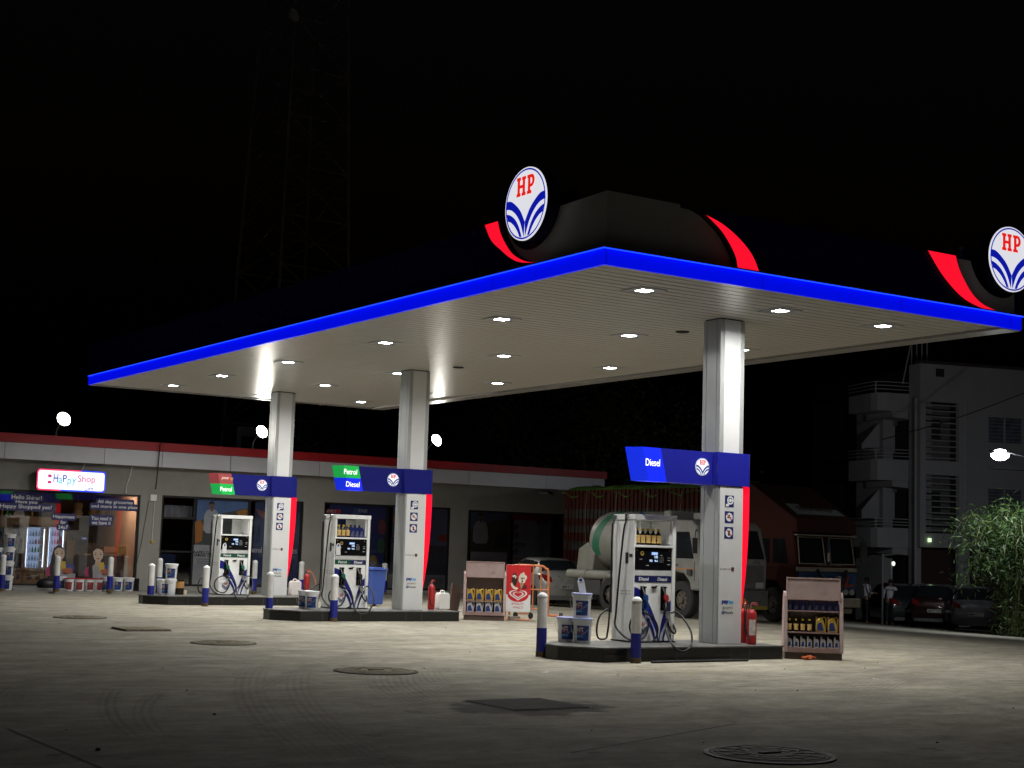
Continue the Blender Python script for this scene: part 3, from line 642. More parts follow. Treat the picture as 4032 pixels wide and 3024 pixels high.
def dispenser(x, y, label, fuels, cols, hoses=0):
    t = thing('fuel_dispenser', label, 'fuel dispenser', (x, y, .23), group='fuel dispensers on the islands'); W_, D, H = .86, .56, 2.12
    m = MB()
    m.box((.0, .002, .02), (.79, D, 1.0)); m.box((0, .03, 1.0), (.79, D, 1.57))          # lower body + electronics head
    m.build('cabinet', CAB, t, bevel=.008)
    m = MB(); m.box((-.02, -.05, 0), (W_+.01, D+.03, .02)); m.build('plinth', BLK, t)
    m = MB(); m.box((.792, -.02, .02), (W_, D+.01, H-.09)); m.box((0, .0, 1.575), (.028, D, H-.09)); m.box((-.022, -.012, .022), (-.001, .16, H-.09)); m.box((-.022, D-.14, .022), (-.001, D+.01, H-.09)); m.box((-.018, .161, .022), (-.002, D-.141, H-.09)); m.build('side_post', CAB, t, bevel=.006)
    m = MB(); m.box((-.03, -.03, H-.088), (W_+.01, D+.02, H)); m.box((.25, -.033, H-.07), (.258, -.028, H-.02)); m.box((.6, -.033, H-.07), (.608, -.028, H-.02)); m.build('top_cap', WHITE, t, bevel=.008)
    m = MB(); m.box((.76, .03, 1.64), (.788, D-.03, 2.02)); m.box((.52, D-.03, 1.612), (.789, D-.01, 2.02)); m.build('inner_panel', CAB, t)
    m = MB(); m.box((.0, -.03, 1.575), (.789, D, 1.611)); m.build('shelf', WHITE, t, bevel=.004)
    m = MB(); m.box((.004, -.004, 1.2), (.788, .028, 1.572)); dp = m.build('display_panel', BLK, t, bevel=.004)
    m = MB(); put_text(m, '88880', (.42, -.006, 1.475), X, Z, w=.125, h=.045, bold=.03); put_text(m, '0.82', (.45, -.006, 1.42), X, Z, w=.075, h=.045, bold=.03)
    put_text(m, 'FED', (.345, -.006, 1.355), X, Z, w=.065, h=.034, bold=.03); put_text(m, '96.6', (.452, -.006, 1.355), X, Z, w=.07, h=.034, bold=.03); m.build('digits', SCR, dp, fix=False)
    m = MB(); flat(m, [(.34, 1.45), (.49, 1.45), (.49, 1.5), (.34, 1.5)], (0, -.005, 0), X, Z); m.build('screen', SCR2, dp, fix=False)
    m = MB(); flat(m, circ(.038, 20), (.155, -.005, 1.475), X, Z, 0); flat(m, circ(.02, 16), (.155, -.006, 1.48), X, Z, 1)
    for a, b_ in ((.53, 1.44), (.70, 1.40), (.70, 1.36), (.69, 1.29), (.1, 1.37), (.24, 1.27)): flat(m, [(0, 0), (.06, 0), (.06, .012), (0, .012)], (a, -.005, b_), X, Z, 2)
    for a in range(3):
        for b_ in range(4): flat(m, [(0, 0), (.022, 0), (.022, .016), (0, .016)], (.525+a*.032, -.005, 1.33+b_*.024), X, Z, 3)
    flat(m, circ(.01, 10), (.05, -.005, 1.53), X, Z, 0); flat(m, circ(.01, 10), (.735, -.005, 1.53), X, Z, 0)
    m.build('stickers', [GOLD, INK, mat('pale_ink', (.35, .36, .33), .5, var=0), STEEL], dp, fix=False)
    m = MB(); m.box((.004, -.001, 1.10), (.788, .029, 1.196), 0)
    for i in range(46): m.box((.012+i*.0168, -.009, 1.106), (.012+i*.0168+.009, -.0012, 1.19), 1)
    m.build('grille', [STEEL, WHITE], t)
    m = MB(); m.box((.004, -.008, 1.002), (.395, .0, 1.098), 0); m.box((.3952, -.008, 1.002), (.788, .0, 1.098), 1)
    st = m.build('fuel_strip', [LBG if fuels[0] == 'Petrol' else LBN, LBG if fuels[1] == 'Petrol' else LBN], t)
    for i, s_ in enumerate(fuels): text('lettering', s_, mat('pale_lettering', (.7, .71, .72), .5, var=0), st, (.195 if i == 0 else .59, -.0095, 1.05), X, Z, w=.205, h=.058, bold=.03)
    m = MB(); leafs(m, .79); m.build('leaf_decal', mat('decal_blue', (.008, .014, .20), .3, var=.05), t, fix=False)
    m = MB(); logo(m, (.20, -.0045, .245), X, Z, .105, 0, 1, 2, .001, disc=False); m.build('emblem', [WHITE, mat('emblem_ink', (.02, .03, .16), .4, var=0), REDW], t, fix=False)
    for xx in (.125, .555):
        m = MB(); m.box((xx, -.02, .53), (xx+.11, -.006, .93)); m.box((xx+.008, -.06, .9), (xx+.1, -.021, .925)); m.build('holster', BLK, t, bevel=.004)
    m = MB(); m.box((.36, -.03, .895), (.46, -.006, .93)); m.box((.44, -.028, .93), (.49, -.02, .94)); m.build('bracket', BLK, t)
    nozzle(.18, cols[0], t, cols[0] is not NB); nozzle(.615, cols[1], t)
    m = MB(); m.box((-.0265, .14, 1.30), (-.0225, .22, 1.48)); m.box((-.0265, .03, 1.41), (-.0225, .12, 1.46))
    m.build('side_label', mat('dark_label', (.03, .035, .035), .5, var=.5, sc=80), t)
    m = MB()
    for yy in (.42, .30, .19, .10): m.box((-.024, yy-.035, .842), (-.021, yy+.035, .848)); m.box((-.024, yy-.035, .79), (-.021, yy+.035, .796))
    m.build('vent_slots', DARK, t)
    # hoses hanging from swivels at the top
    hr = .0165
    def px(a, b_, dy=-.09): return ((a-335)*.00193, dy, (1455-b_)*.001542)
    def sx(a, b_, dx=-.06): return (dx, (335-a)*.0023, (1455-b_)*.001542)
    def hose(pts): m = MB(); m.tube(pts, hr, 10); m.build('hose', BLACK, t, smooth=True, ang=70)
    for (a, b_) in ((265, 95), (115, 100)):
        p = Vector(sx(a, b_, -.045)); m = MB(); m.cyl(p+X*.03, p-X*.03, .03, n=12); m.cyl(p-X*.02, p-X*.02-Z*.13+Y*.01, .026, .02, 12); m.cyl(p-X*.02-Z*.05, p-X*.02-Z*.065, .031, n=12); m.build('swivel_joint', CHROME if a == 265 else STEEL, t, smooth=True)
    m = MB(); m.cyl((W_+.005, .1, 2.0), (W_+.05, .1, 2.0), .028, n=12); m.cyl((W_+.04, .1, 2.0), (W_+.05, .1, 1.86), .024, .018, 12); m.build('swivel_joint', CHROME, t, smooth=True)
    hose([sx(252, 175, -.065), sx(238, 260, -.07), sx(215, 500, -.07), sx(190, 850, -.075), sx(172, 1150, -.08), sx(185, 1290, -.11), (-.10, .12, .1), (-.05, -.06, .035), px(400, 1445, -.1), px(480, 1450), px(545, 1405), px(568, 1320), px(545, 1235), px(490, 1170), px(420, 1138), px(350, 1130, -.13), px(275, 1175, -.14), px(242, 1265, -.14), px(262, 1350, -.14), px(330, 1405, -.13), px(410, 1405), px(455, 1340, -.08), px(474, 1270, -.07), px(482, 1200, -.06)])
    hose([sx(100, 180, -.065), sx(95, 400, -.07), sx(100, 800, -.075), sx(92, 1200, -.08), sx(85, 1380, -.10), (-.13, .58, .03), (-.28, .56, .03), (-.36, .52, .12), (-.37, .50, .28), (-.30, .52, .42), (-.17, .55, .50), (-.10, .57, .52)])
    if hoses: hose([px(800, 200, .1), px(812, 350, .1), px(806, 700, .1), px(790, 1000, .1), px(775, 1120, .06), px(768, 1250, .0), px(775, 1320, -.06), px(760, 1355, -.08), px(725, 1335, -.08), px(695, 1280, -.08), px(684, 1215, -.08)])
    else: hose([px(800, 200, .1), px(812, 350, .1), px(806, 700, .1), px(790, 1000, .1), px(778, 1130, .06), px(770, 1230, .02), px(760, 1300, -.05), px(745, 1345, -.08), px(705, 1295, -.08), px(688, 1220, -.08)])
    LP_ = [(750,1132,-.09),(790,1140,-.12),(850,1190,-.28),(905,1270,-.48),(945,1360,-.70),(952,1450,-.92),(925,1525,-1.0),(860,1560,-1.01),(790,1540,-1.0),(735,1480,-.92),(690,1395,-.62),(668,1310,-.32),(675,1250,-.16),(688,1215,-.09)]
    hose([tuple(ony(2380+a_*.3616, 2000+b2*.3616, 20.06+dy_)-Vector((15.49, 20.06, .23))) for a_, b2, dy_ in LP_])
    m = MB(); m.cyl(px(735, 1130), px(690, 1135), .022, n=10); m.cyl(px(686, 1150), px(688, 1235), .026, .02, 12); m.build('coupling', CHROME, t, smooth=True)
    return t
dispenser(15.49, 20.06, 'white dispenser with two Diesel labels and blue and red nozzles on the near island', ('Diesel', 'Diesel'), (NB, NR), 1)
dispenser(15.36, 30.95, 'white dispenser labelled Petrol and Diesel with green and black nozzles on the middle island', ('Petrol', 'Diesel'), (NG, DN))
dispenser(15.50, 38.05, 'white dispenser labelled Petrol twice with two green nozzles on the far island', ('Petrol', 'Petrol'), (NG, NG))

# ================================================================== BOTTLES
def bottle(loc, label, grp, kind, s=1.0, rz=0):
    """kind: dark gold-labelled, blue, silver angled, gold or silver jug"""
    t = thing('oil_jug' if 'jug' in kind else 'oil_bottle', label, 'oil jug' if 'jug' in kind else 'oil bottle', loc, rz, grp)
    if kind == 'dark':
        m = MB(); m.lathe([(.001, 0), (.042, .002), (.045, .02), (.041, .07), (.046, .12), (.042, .155), (.02, .18), (.017, .20)], n=16, sy=.7); m.build('body', BTL, t, smooth=True)
        m = MB(); m.lathe([(.022, .20), (.022, .232), (.001, .234)], n=12); m.build('cap', YEL, t, smooth=True)
        m = MB(); m.lathe([(.0462, .03), (.0425, .07), (.0472, .118), (.0440, .14)], n=24, sy=.72); m.v = [v for v in m.v]; m.f = m.f[:-2]; m.m = m.m[:-2]; m.f = [f for f in m.f if all(m.v[i][1] < -.008 for i in f)]; m.m = [0]*len(m.f); m.build('paper_label', GOLDL, t, smooth=True, fix=False)
    elif kind in ('blue', 'silver'):
        b_, l = (BBTL, mat('grey_ink_label', (.10, .11, .20), .4, var=.9, sc=50)) if kind == 'blue' else (SILV, NLAB)
        m = MB(); m.prism([(-.05, 0), (.05, 0), (.052, .13), (.03, .165), (-.015, .178), (-.018, .185), (-.045, .185), (-.05, .15)], 'y', -.03, .03); m.build('body', b_, t, bevel=.012, smooth=True)
        m = MB(); m.cyl((-.031, 0, .185), (-.031, 0, .22), .016, n=12); m.build('cap', b_, t, smooth=True)
        m = MB(); m.face([(-.036, -.0312, .02), (.03, -.0312, .02), (.024, -.0312, .115), (-.02, -.0312, .10)]); m.build('paper_label', l, t, fix=False)
    else:
        b_ = GOLD if 'gold' in kind else SILV
        m = MB(); m.prism([(-.085, 0), (.085, 0), (.088, .07), (.03, .24), (-.01, .255), (-.075, .20), (-.085, .19)], 'y', -.045, .045); m.build('body', b_, t, bevel=.014, smooth=True)
        m = MB(); m.tube([(.02, 0, .24), (.055, 0, .252), (.082, 0, .235), (.088, 0, .18), (.084, 0, .10), (.074, 0, .06)], .013, 8); m.build('handle', b_, t, smooth=True)
        m = MB(); m.cyl((-.066, 0, .20), (-.07, 0, .262), .019, n=12); m.build('cap', mat('tan_cap', (.45, .28, .13), .5) if 'gold' in kind else b_, t, smooth=True)
        m = MB(); m.face([(-.065, -.0462, .025), (.052, -.0462, .025), (.012, -.0462, .165), (-.03, -.0462, .165), (-.062, -.0462, .13)]); m.build('paper_label', NLAB, t, fix=False)
    t.scale = (s, s, s); return t
sh_z = .23+1.612
b0 = bottle((15.49+.115, 20.06+.09, sh_z), 'dark oil bottle with a gold label, leftmost on the near dispenser shelf', 'oil bottles on the near dispenser', 'dark', 1.2)
for k, w_ in ((1, 'second from the left'), (2, 'third from the left'), (3, 'fourth from the left'), (4, 'rightmost of five')):
    dup(b0, 'dark oil bottle with a gold label, %s on the near dispenser shelf' % w_, (15.605+k*.112, 20.15, sh_z))
for k, w_ in ((0, 'leftmost'), (1, 'second from the left'), (2, 'just left of the blue ones')):
    dup(b0, 'dark gold-labelled oil bottle, %s on the middle dispenser shelf' % w_, (15.48+k*.112, 31.05, sh_z))
b1 = None
for k, w_ in ((3, 'leftmost of three'), (4, 'middle of three'), (5, 'rightmost of three')):
    lb = 'blue oil bottle, %s blue ones on the middle dispenser shelf' % w_; loc = (15.48+k*.112, 31.05, sh_z)
    if b1 is None: b1 = bottle(loc, lb, 'oil bottles on the middle dispenser', 'blue', 1.3)
    else: dup(b1, lb, loc)
# payment placards
def placard(loc, label, rz=0, tilt=-.2):
    t = thing('payment_placard', label, 'placard', loc, rz, 'white payment placards'); t.rotation_euler = (0, tilt, rz)
    m = MB(); m.prism([(-.055, 0), (.055, 0), (.055, .21)]+circ(.05, 10, (0, .215), 0, pi)+[(-.055, .21)], 'y', -.004, .004); m.build('board', WPL, t)
    m = MB(); flat(m, circ(.026, 16), (0, -.005, .222), X, Z); put_text(m, 'PhonePe', (0, -.005, .182), X, Z, w=.07, h=.014); m.build('print', PAYN, t, fix=False)
# ================================================================== BOLLARDS
bol = None
def bollard(p, label, z=0, yel=True, h=1.03):
    global bol
    if isinstance(p[0], float): loc = p
    else:
        q = onz(p[0], p[1], z); loc = (q.x, q.y, z)
    if bol: return dup(bol, label, loc)
    t = bol = thing('bollard', label, 'bollard', loc, group='white and blue bollards')
    m = MB(); m.lathe([(.082, .46), (.082, .955), (.001, .956)], n=24); m.build('post', mat('bollard_white', (.66, .66, .65), .45, var=.15, sc=5, bump=.05, bs=20), t, smooth=True)
    m = MB(); m.lathe([(.001, .958), (.088, .957), (.088, .965), (.075, .995), (.04, 1.022), (.001, 1.03)], n=24); m.build('cap', WPL, t, smooth=True)
    m = MB(); m.lathe([(.001, .084), (.0835, .085), (.0835, .462), (.001, .4621)], n=24); m.build('blue_band', mat('bollard_blue', (.012, .018, .24), .5, var=.2, sc=8), t, smooth=True)
    m = MB(); m.lathe([(.001, 0), (.088, .0), (.088, .083), (.001, .0831)], n=24); m.build('base_ring', mat('rusty_brown', (.11, .075, .03), .8, var=.4, sc=20), t, smooth=True)
    return t
bollard((2130, 2586), 'white and blue bollard left of the near island, closest to the buckets')
bollard((2502, 2611), 'white and blue bollard standing in front of the near Diesel dispenser')
bollard((1057, 2436), 'white and blue bollard at the left end of the middle island')
bollard((1312, 2447), 'scuffed white and blue bollard in front of the middle dispenser')
bollard((590, 2377), 'white and blue bollard at the left end of the far island')
bollard((806, 2387), 'white and blue bollard in front of the far dispenser')
for p, w_ in (((5, 2328), 'at the left edge of the photo'), ((220, 2330), 'in front of the shop window, left of the red buckets'), ((430, 2331), 'in front of the shop window, right of the red buckets'), ((624, 2334), 'in front of the dark doorway, left of the far island buckets'), ((999, 2337), 'behind the far dispenser hoses'), ((1183, 2340), 'behind the red extinguisher of the far island'), ((1511, 2341), 'beside the blue bin, in front of the posters')):
    bollard(p, 'bollard on shop pavement '+w_, z=.06)
# ================================================================== BUCKETS
def bucket(loc, label, grp, lab, lid, rz=0, s=1, placard_=None):
    t = thing('bucket', label, 'bucket', loc, rz, grp)
    m = MB(); m.lathe([(.001, 0), (.128, .0), (.135, .01), (.150, .34), (.163, .342), (.165, .375), (.001, .376)], n=32); m.build('tub', WPL, t, smooth=True)
    m = MB(); m.lathe([(.160, .372), (.171, .374), (.171, .400), (.160, .405), (.15, .392), (.001, .392)], n=32)
    m.build('lid', lid, t, smooth=True)
    m = MB(); a0, a1 = -pi/2-.72, -pi/2+.72; n = 12; v = []
    for z in (.045, .285):
        R_ = .1365+z*.0425+.003
        for i in range(n+1): a = a0+(a1-a0)*i/n; v.append((R_*cos(a), R_*sin(a), z))
    m.add(v, [(i, i+1, n+2+i, n+1+i) for i in range(n)]); m.build('paper_label', lab, t, smooth=True, fix=False)
    m = MB(); m.tube([(-.172, 0, .33), (-.19, -.03, .25), (-.15, -.10, .15), (-.06, -.165, .13), (.05, -.172, .19), (.13, -.11, .28), (.17, -.0, .33)], .004, 6); m.build('wire_handle', STEEL if lid is not WPL else WPL, t, smooth=True)
    t.scale = (s, s, s); return t
def label_mat(name, base, a, b_, seed):
    """printed wrap: flat bands and blotches of ink in the label itself"""
    m = mat(name, base, .35, var=.5, sc=14); t = m.node_tree; L = t.links.new; P = t.nodes['Principled BSDF']
    tc = t.nodes.new('ShaderNodeTexCoord'); sep = t.nodes.new('ShaderNodeSeparateXYZ'); L(tc.outputs['Object'], sep.inputs[0])
    src = P.inputs['Base Color'].links[0].from_socket
    for (z0, z1, c, dens) in ((.185, .255, a, .52), (.165, .172, (.5, .09, .03), 0), (.10, .125, b_, .35)):
        g1 = t.nodes.new('ShaderNodeMath'); g1.operation = 'GREATER_THAN'; g1.inputs[1].default_value = z0; L(sep.outputs[2], g1.inputs[0])
        g2_ = t.nodes.new('ShaderNodeMath'); g2_.operation = 'LESS_THAN'; g2_.inputs[1].default_value = z1; L(sep.outputs[2], g2_.inputs[0])
        mu = t.nodes.new('ShaderNodeMath'); mu.operation = 'MULTIPLY'; L(g1.outputs[0], mu.inputs[0]); L(g2_.outputs[0], mu.inputs[1]); k = mu.outputs[0]
        lx = t.nodes.new('ShaderNodeMath'); lx.operation = 'LESS_THAN'; lx.inputs[1].default_value = .0 if dens else .03; L(sep.outputs[0], lx.inputs[0])
        m3 = t.nodes.new('ShaderNodeMath'); m3.operation = 'MULTIPLY'; L(k, m3.inputs[0]); L(lx.outputs[0], m3.inputs[1]); k = m3.outputs[0]
        if dens:
            n = t.nodes.new('ShaderNodeTexNoise'); n.inputs['Scale'].default_value = 38; L(tc.outputs['Object'], n.inputs['Vector'])
            g3 = t.nodes.new('ShaderNodeMath'); g3.operation = 'GREATER_THAN'; g3.inputs[1].default_value = dens; L(n.outputs[0], g3.inputs[0])
            m2 = t.nodes.new('ShaderNodeMath'); m2.operation = 'MULTIPLY'; L(k, m2.inputs[0]); L(g3.outputs[0], m2.inputs[1]); k = m2.outputs[0]
        mx = t.nodes.new('ShaderNodeMixRGB'); L(k, mx.inputs[0]); L(src, mx.inputs[1]); mx.inputs[2].default_value = (*c, 1); src = mx.outputs[0]
    L(src, P.inputs['Base Color']); return m
DEF = label_mat('blue_printed_wrap', (.012, .035, .17), (.55, .38, .25), (.05, .25, .5), 0)
REDL = label_mat('red_printed_wrap', (.24, .03, .03), (.4, .1, .1), (.30, .05, .05), 1)
LIDB = mat('lid_blue_white', (.38, .42, .70), .4); LIDR = mat('lid_red', (.42, .02, .03), .4)
g1 = 'blue labelled buckets on the near island'
bk = bucket(onz(2292, 2532, .23), 'blue-lidded white bucket, lower right of the three stacked on the near island', g1, DEF, LIDB, -.55)
q = onz(2229, 2527, .23); dup(bk, 'blue-lidded white bucket, lower left of the three stacked on the near island', q, -.45)
dup(bk, 'blue-lidded white bucket on top of the stack on the near island', (onz(2292, 2532, .23).x-.01, onz(2292, 2532, .23).y+.02, .23+.40), -.6)
q = onz(2292, 2532, .23); placard((q.x-.02, q.y-.02, .23+.795), 'white payment placard leaning on the topmost bucket of the near island', -.5)
placard((15.36+.07, 30.95-.02, .23+1.205), 'white payment placard standing before the middle dispenser display', 0, -.02)
placard((15.50+.1, 38.05-.02, .23+1.1), 'white payment placard standing before the far dispenser display', 0, .02)
g1 = 'white buckets on the middle and far islands'
LW2 = mat('lid_white', (.7, .71, .72), .4)
bw = bucket(onz(1226, 2400, .23), 'white lidded bucket with a blue label, in front at the left of the middle dispenser', g1, DEF, LW2, -.5)
q = onz(1200, 2396, .23); dup(bw, 'white lidded bucket with a blue label, tucked behind another at the middle dispenser', q, -.9)
q = onz(1188, 2318, .6); m = MB(); m.lathe([(.001, 0), (.035, 0), (.035, .09), (.02, .11), (.018, .14), (.001, .141)], n=14); o = m.build('small_bottle', mat('maroon_glass', (.12, .02, .02), .3), smooth=True); pos = onz(1200, 2396, .23); o.location = (pos.x-.03, pos.y, .23+.393); tag(o, 'small maroon bottle standing on a white bucket lid at the middle island', 'bottle')
fr = onz(667, 2343, .23); dup(bw, 'white bucket, right one of the lower pair on the far island', fr, -1.4)
fl = onz(640, 2342, .23); dup(bw, 'white bucket, left one of the lower pair on the far island', fl, .2)
dup(bw, 'white bucket standing on top of the pair on the far island', (fr.x+.02, fr.y, .23+.40), -.4)
q = onz(703, 2341, .23); t = thing('oil_tin', 'black and orange tin beside the buckets on the far island', 'tin', q); m = MB(); m.lathe([(.001, 0), (.13, 0), (.13, .38), (.12, .385), (.001, .386)], n=24); m.build('tin_body', BTL, t, smooth=True); m = MB(); m.lathe([(.1315, .17), (.1315, .34)], n=24); m.f = m.f[:-2]; m.m = m.m[:-2]; m.build('paper_label', mat('worn_orange_label', (.42, .22, .07), .6, var=.5, sc=15), t, smooth=True, fix=False)
q = onz(726, 2341, .23); m = MB(); m.lathe([(.001, 0), (.05, 0), (.065, .11), (.001, .105)], n=16); o = m.build('cup', mat('cream_cup', (.72, .62, .42), .6), smooth=True); o.location = q; tag(o, 'small cream cup beside the black and orange tin on the far island', 'cup')
# ================================================================== EXTINGUISHERS, JERRY CANS
def extinguisher(loc, label, rz=0, s=1, lab=True):
    t = thing('fire_extinguisher', label, 'extinguisher', loc, rz, 'red fire extinguishers'); R_ = .085
    m = MB(); m.lathe([(.001, 0), (R_*.93, .0), (R_*.95, .03), (R_, .035), (R_, .50), (R_*.9, .54), (R_*.55, .575), (.025, .59), (.001, .59)], n=28); m.build('cylinder', RED, t, smooth=True)
    m = MB(); m.cyl((0, 0, .585), (0, 0, .64), .022, n=12); m.box((-.02, -.02, .63), (.02, .02, .665)); m.build('valve', CHROME, t, bevel=.004)
    m = MB(); m.tube([(-.01, 0, .65), (.05, -.005, .67), (.11, -.01, .65)], .009, 6); m.tube([(-.02, 0, .66), (.03, -.0, .70), (.10, -.01, .685)], .009, 6); m.build('lever', RED, t, smooth=True)
    m = MB(); m.tube([(-.02, .0, .655), (-.10, -.01, .62), (-.115, -.02, .45), (-.105, -.03, .2), (-.07, -.09, .08)], .011, 8); m.build('hose', BLACK, t, smooth=True)
    if lab:
        m = MB(); n = 10; a0, a1 = -pi/2-.9, -pi/2+.45; v = [((R_+.002)*cos(a0+(a1-a0)*i/n), (R_+.002)*sin(a0+(a1-a0)*i/n), z) for z in (.16, .42) for i in range(n+1)]
        m.add(v, [(i, i+1, n+2+i, n+1+i) for i in range(n)]); m.build('paper_label', mat('worn_label', (.55, .54, .52), .6, var=.6, sc=12), t, smooth=True, fix=False)
    t.scale = (s, s, s); return t
e1 = extinguisher(onz(2958, 2538, .23), 'red extinguisher with a torn white label beside the near column', -.3)
q = onz(2932, 2531, .23); extinguisher((q.x, q.y, .23), 'red extinguisher half hidden behind another at the near column', .6, 1, False)
q = onz(1697, 2400, .23); extinguisher((q.x, q.y, .23), 'dusty red extinguisher beside the middle column and its jerry can', .5, .98, False)
q = onz(1205, 2342, .23); extinguisher((q.x, q.y, .23), 'red extinguisher with an orange hose standing behind the far column', .5, 1, False)
m = MB(); m.tube([(q.x, q.y-.02, .88), (q.x+.12, q.y-.03, .86), (q.x+.24, q.y, .70), (q.x+.3, q.y, .5)], .014, 8)
tag(m.build('hose', ORG, smooth=True), 'orange hose looping off the extinguisher behind the far column', 'hose')
def jerry(loc, label, rz, cap):
    t = thing('jerry_can', label, 'jerry can', loc, rz, 'white plastic jerry cans')
    m = MB(); m.prism([(-.15, .02), (-.13, 0), (.13, 0), (.15, .02), (.15, .33), (.12, .385), (-.12, .385), (-.15, .33)], 'y', -.10, .10); m.build('body', CLW, t, bevel=.03, smooth=True)
    m = MB(); m.tube([(-.07, 0, .37), (-.05, 0, .43), (.03, 0, .43), (.05, 0, .37)], .014, 8); m.build('handle', CLW, t, smooth=True)
    m = MB(); m.cyl((.09, 0, .38), (.09, 0, .42), .03, n=14); m.build('cap', cap, t, smooth=True); return t
q = onz(1741, 2399, .23); jerry((q.x, q.y, .23), 'white jerry can with a green cap beside the middle column', 0, GREEN)
q = onz(1160, 2343, .23); jerry((q.x, q.y, .23), 'white jerry can beside the far column, left of an extinguisher', 0, WPL)

# ================================================================== SHELF RACKS
def rack(loc, label, rz, shelves, w=1.08):
    """front faces -y; side panels lean back with rounded tops; a framed header board sits on top"""
    t = thing('display_rack', label, 'display rack', loc, rz, 'brown display racks of oil bottles')
    D = .40; Ht = 1.14
    m = MB(); m.prism([(-.0, .12), (-.0, .3), (.06, Ht-.08), (.09, Ht-.02), (.14, Ht), (.20, Ht-.02), (.25, Ht-.1), (.42, .12)], 'x', -.001, .06)
    s1 = m.build('side_panel', WOOD if False else PINK, t, bevel=.008)
    s2 = dup(s1, parent=t); s2.location = (w-.06, 0, 0)
    m = MB(); m.box((.02, .03, 0), (w-.02, D, .118)); m.build('plinth', WOODD, t)
    m = MB(); m.box((.0601, -.012, .12), (w-.0601, .012, .20)); m.box((w/2-.05, -.018, .18), (w/2+.05, -.0125, .19)); m.build('kick_rail', WOOD, t, bevel=.004)
    m = MB(); m.face([(.06, .40, .12), (w-.06, .40, .12), (w-.06, .22, Ht-.05), (.06, .22, Ht-.05)]); m.build('back_board', WOODD, t, fix=False)
    for z in shelves:
        y0 = z*.06; m = MB(); m.box((.061, y0, z-.02), (w-.061, .39-.17*(z-.12)/1.0, z)); m.build('shelf', WOOD, t)
    # header
    def hp(x, z, dy): return (x, .055+(z-.99)*.13+dy, z)
    m = MB(); z0, z1 = 1.0, 1.375
    a, b_ = .045, w-.045
    def bar(x0, za, x1, zb, mm):
        v = [hp(x, z, d) for d in (-.025, .012) for x, z in ((x0, za), (x1, za), (x1, zb), (x0, zb))]
        mm.add(v, [(0, 1, 2, 3), (7, 6, 5, 4), (0, 4, 5, 1), (1, 5, 6, 2), (2, 6, 7, 3), (3, 7, 4, 0)])
    bar(a, z0, b_, z0+.02, m); bar(a, z1-.02, b_, z1, m); bar(a, z0+.0201, a+.018, z1-.0201, m); bar(b_-.018, z0+.0201, b_, z1-.0201, m)
    hd = m.build('header_frame', WOOD, t)
    m = MB(); v = [hp(x, z, -.006) for x, z in ((a+.018, z0+.02), (b_-.018, z0+.02), (b_-.018, z1-.02), (a+.018, z1-.02))]; m.face(v); m.build('header_board', mat('faded_board', (.30, .225, .21), .3, var=.2, sc=3), hd, fix=False)
    for xa in (a+.001, b_-.016):
        m = MB(); m.prism([(.09, Ht-.1), (.24, Ht-.1), (.13, 1.35), (.115, 1.35)], 'x', xa, xa+.015); m.build('header_side', WOODD, t)
    return t
# near rack, right of the near island
_a = G(3086, 2594); RX, RY = _a.x, _a.y; RZ = radians(-37)
def at(ox, oy, rz, x, y, z): return (ox+x*cos(rz)-y*sin(rz), oy+x*sin(rz)+y*cos(rz), z)
rack((RX, RY, 0), 'brown rack of blue, black, gold and silver bottles beside the near island', RZ, (.20, .46, .82), w=1.0)
grp = 'bottles on the right rack'
bb = sb = db = gj = None
for k in range(8):
    loc = at(RX, RY, RZ, .10+k*.113, .13, .821); lb = 'blue oil bottle, %s from the left on the top shelf of the right rack' % ORD[k]
    bb = bb or bottle(loc, lb, grp, 'blue', .80, RZ); 
    if k: dup(bb, lb, loc)
    loc = at(RX, RY, RZ, .10+k*.113, .09, .201); lb = 'silver oil bottle, %s from the left on the bottom shelf of the right rack' % ORD[k]
    if k == 0: sb = bottle(loc, lb, grp, 'silver', .84, RZ)
    else: dup(sb, lb, loc)
for k in range(4):
    loc = at(RX, RY, RZ, .10+k*.113, .11, .461); lb = 'yellow-capped black bottle, %s from left on the middle shelf of the right rack' % ORD[k]
    if k == 0: db = bottle(loc, lb, grp, 'dark', .93, RZ)
    else: dup(db, lb, loc)
for k in range(2):
    lb = 'gold oil jug, %s on the middle shelf of the right rack' % ('left one' if k == 0 else 'right one'); loc = at(RX, RY, RZ, .63+k*.20, .13, .461)
    if k == 0: gj = bottle(loc, lb, grp, 'gold jug', 1.0, RZ)
    else: dup(gj, lb, loc)
m = MB(); rr = random.Random(5)
for k in range(14): m.ell((rr.uniform(-.12, .14), rr.uniform(-.04, .04), rr.uniform(.015, .05)), (rr.uniform(.03, .06), .03, rr.uniform(.012, .03)), 5)
m.xf(lambda v: v+Vector((sin(v.x*60), cos(v.z*70), sin(v.y*50+v.x*40)))*.008)
o = m.build('rag', mat('orange_cloth', (.45, .10, .025), .85, var=.5, sc=30), smooth=True); o.location = at(RX, RY, RZ, .38, -.05, 0); tag(o, 'crumpled orange rag at the foot of the right rack', 'rag')
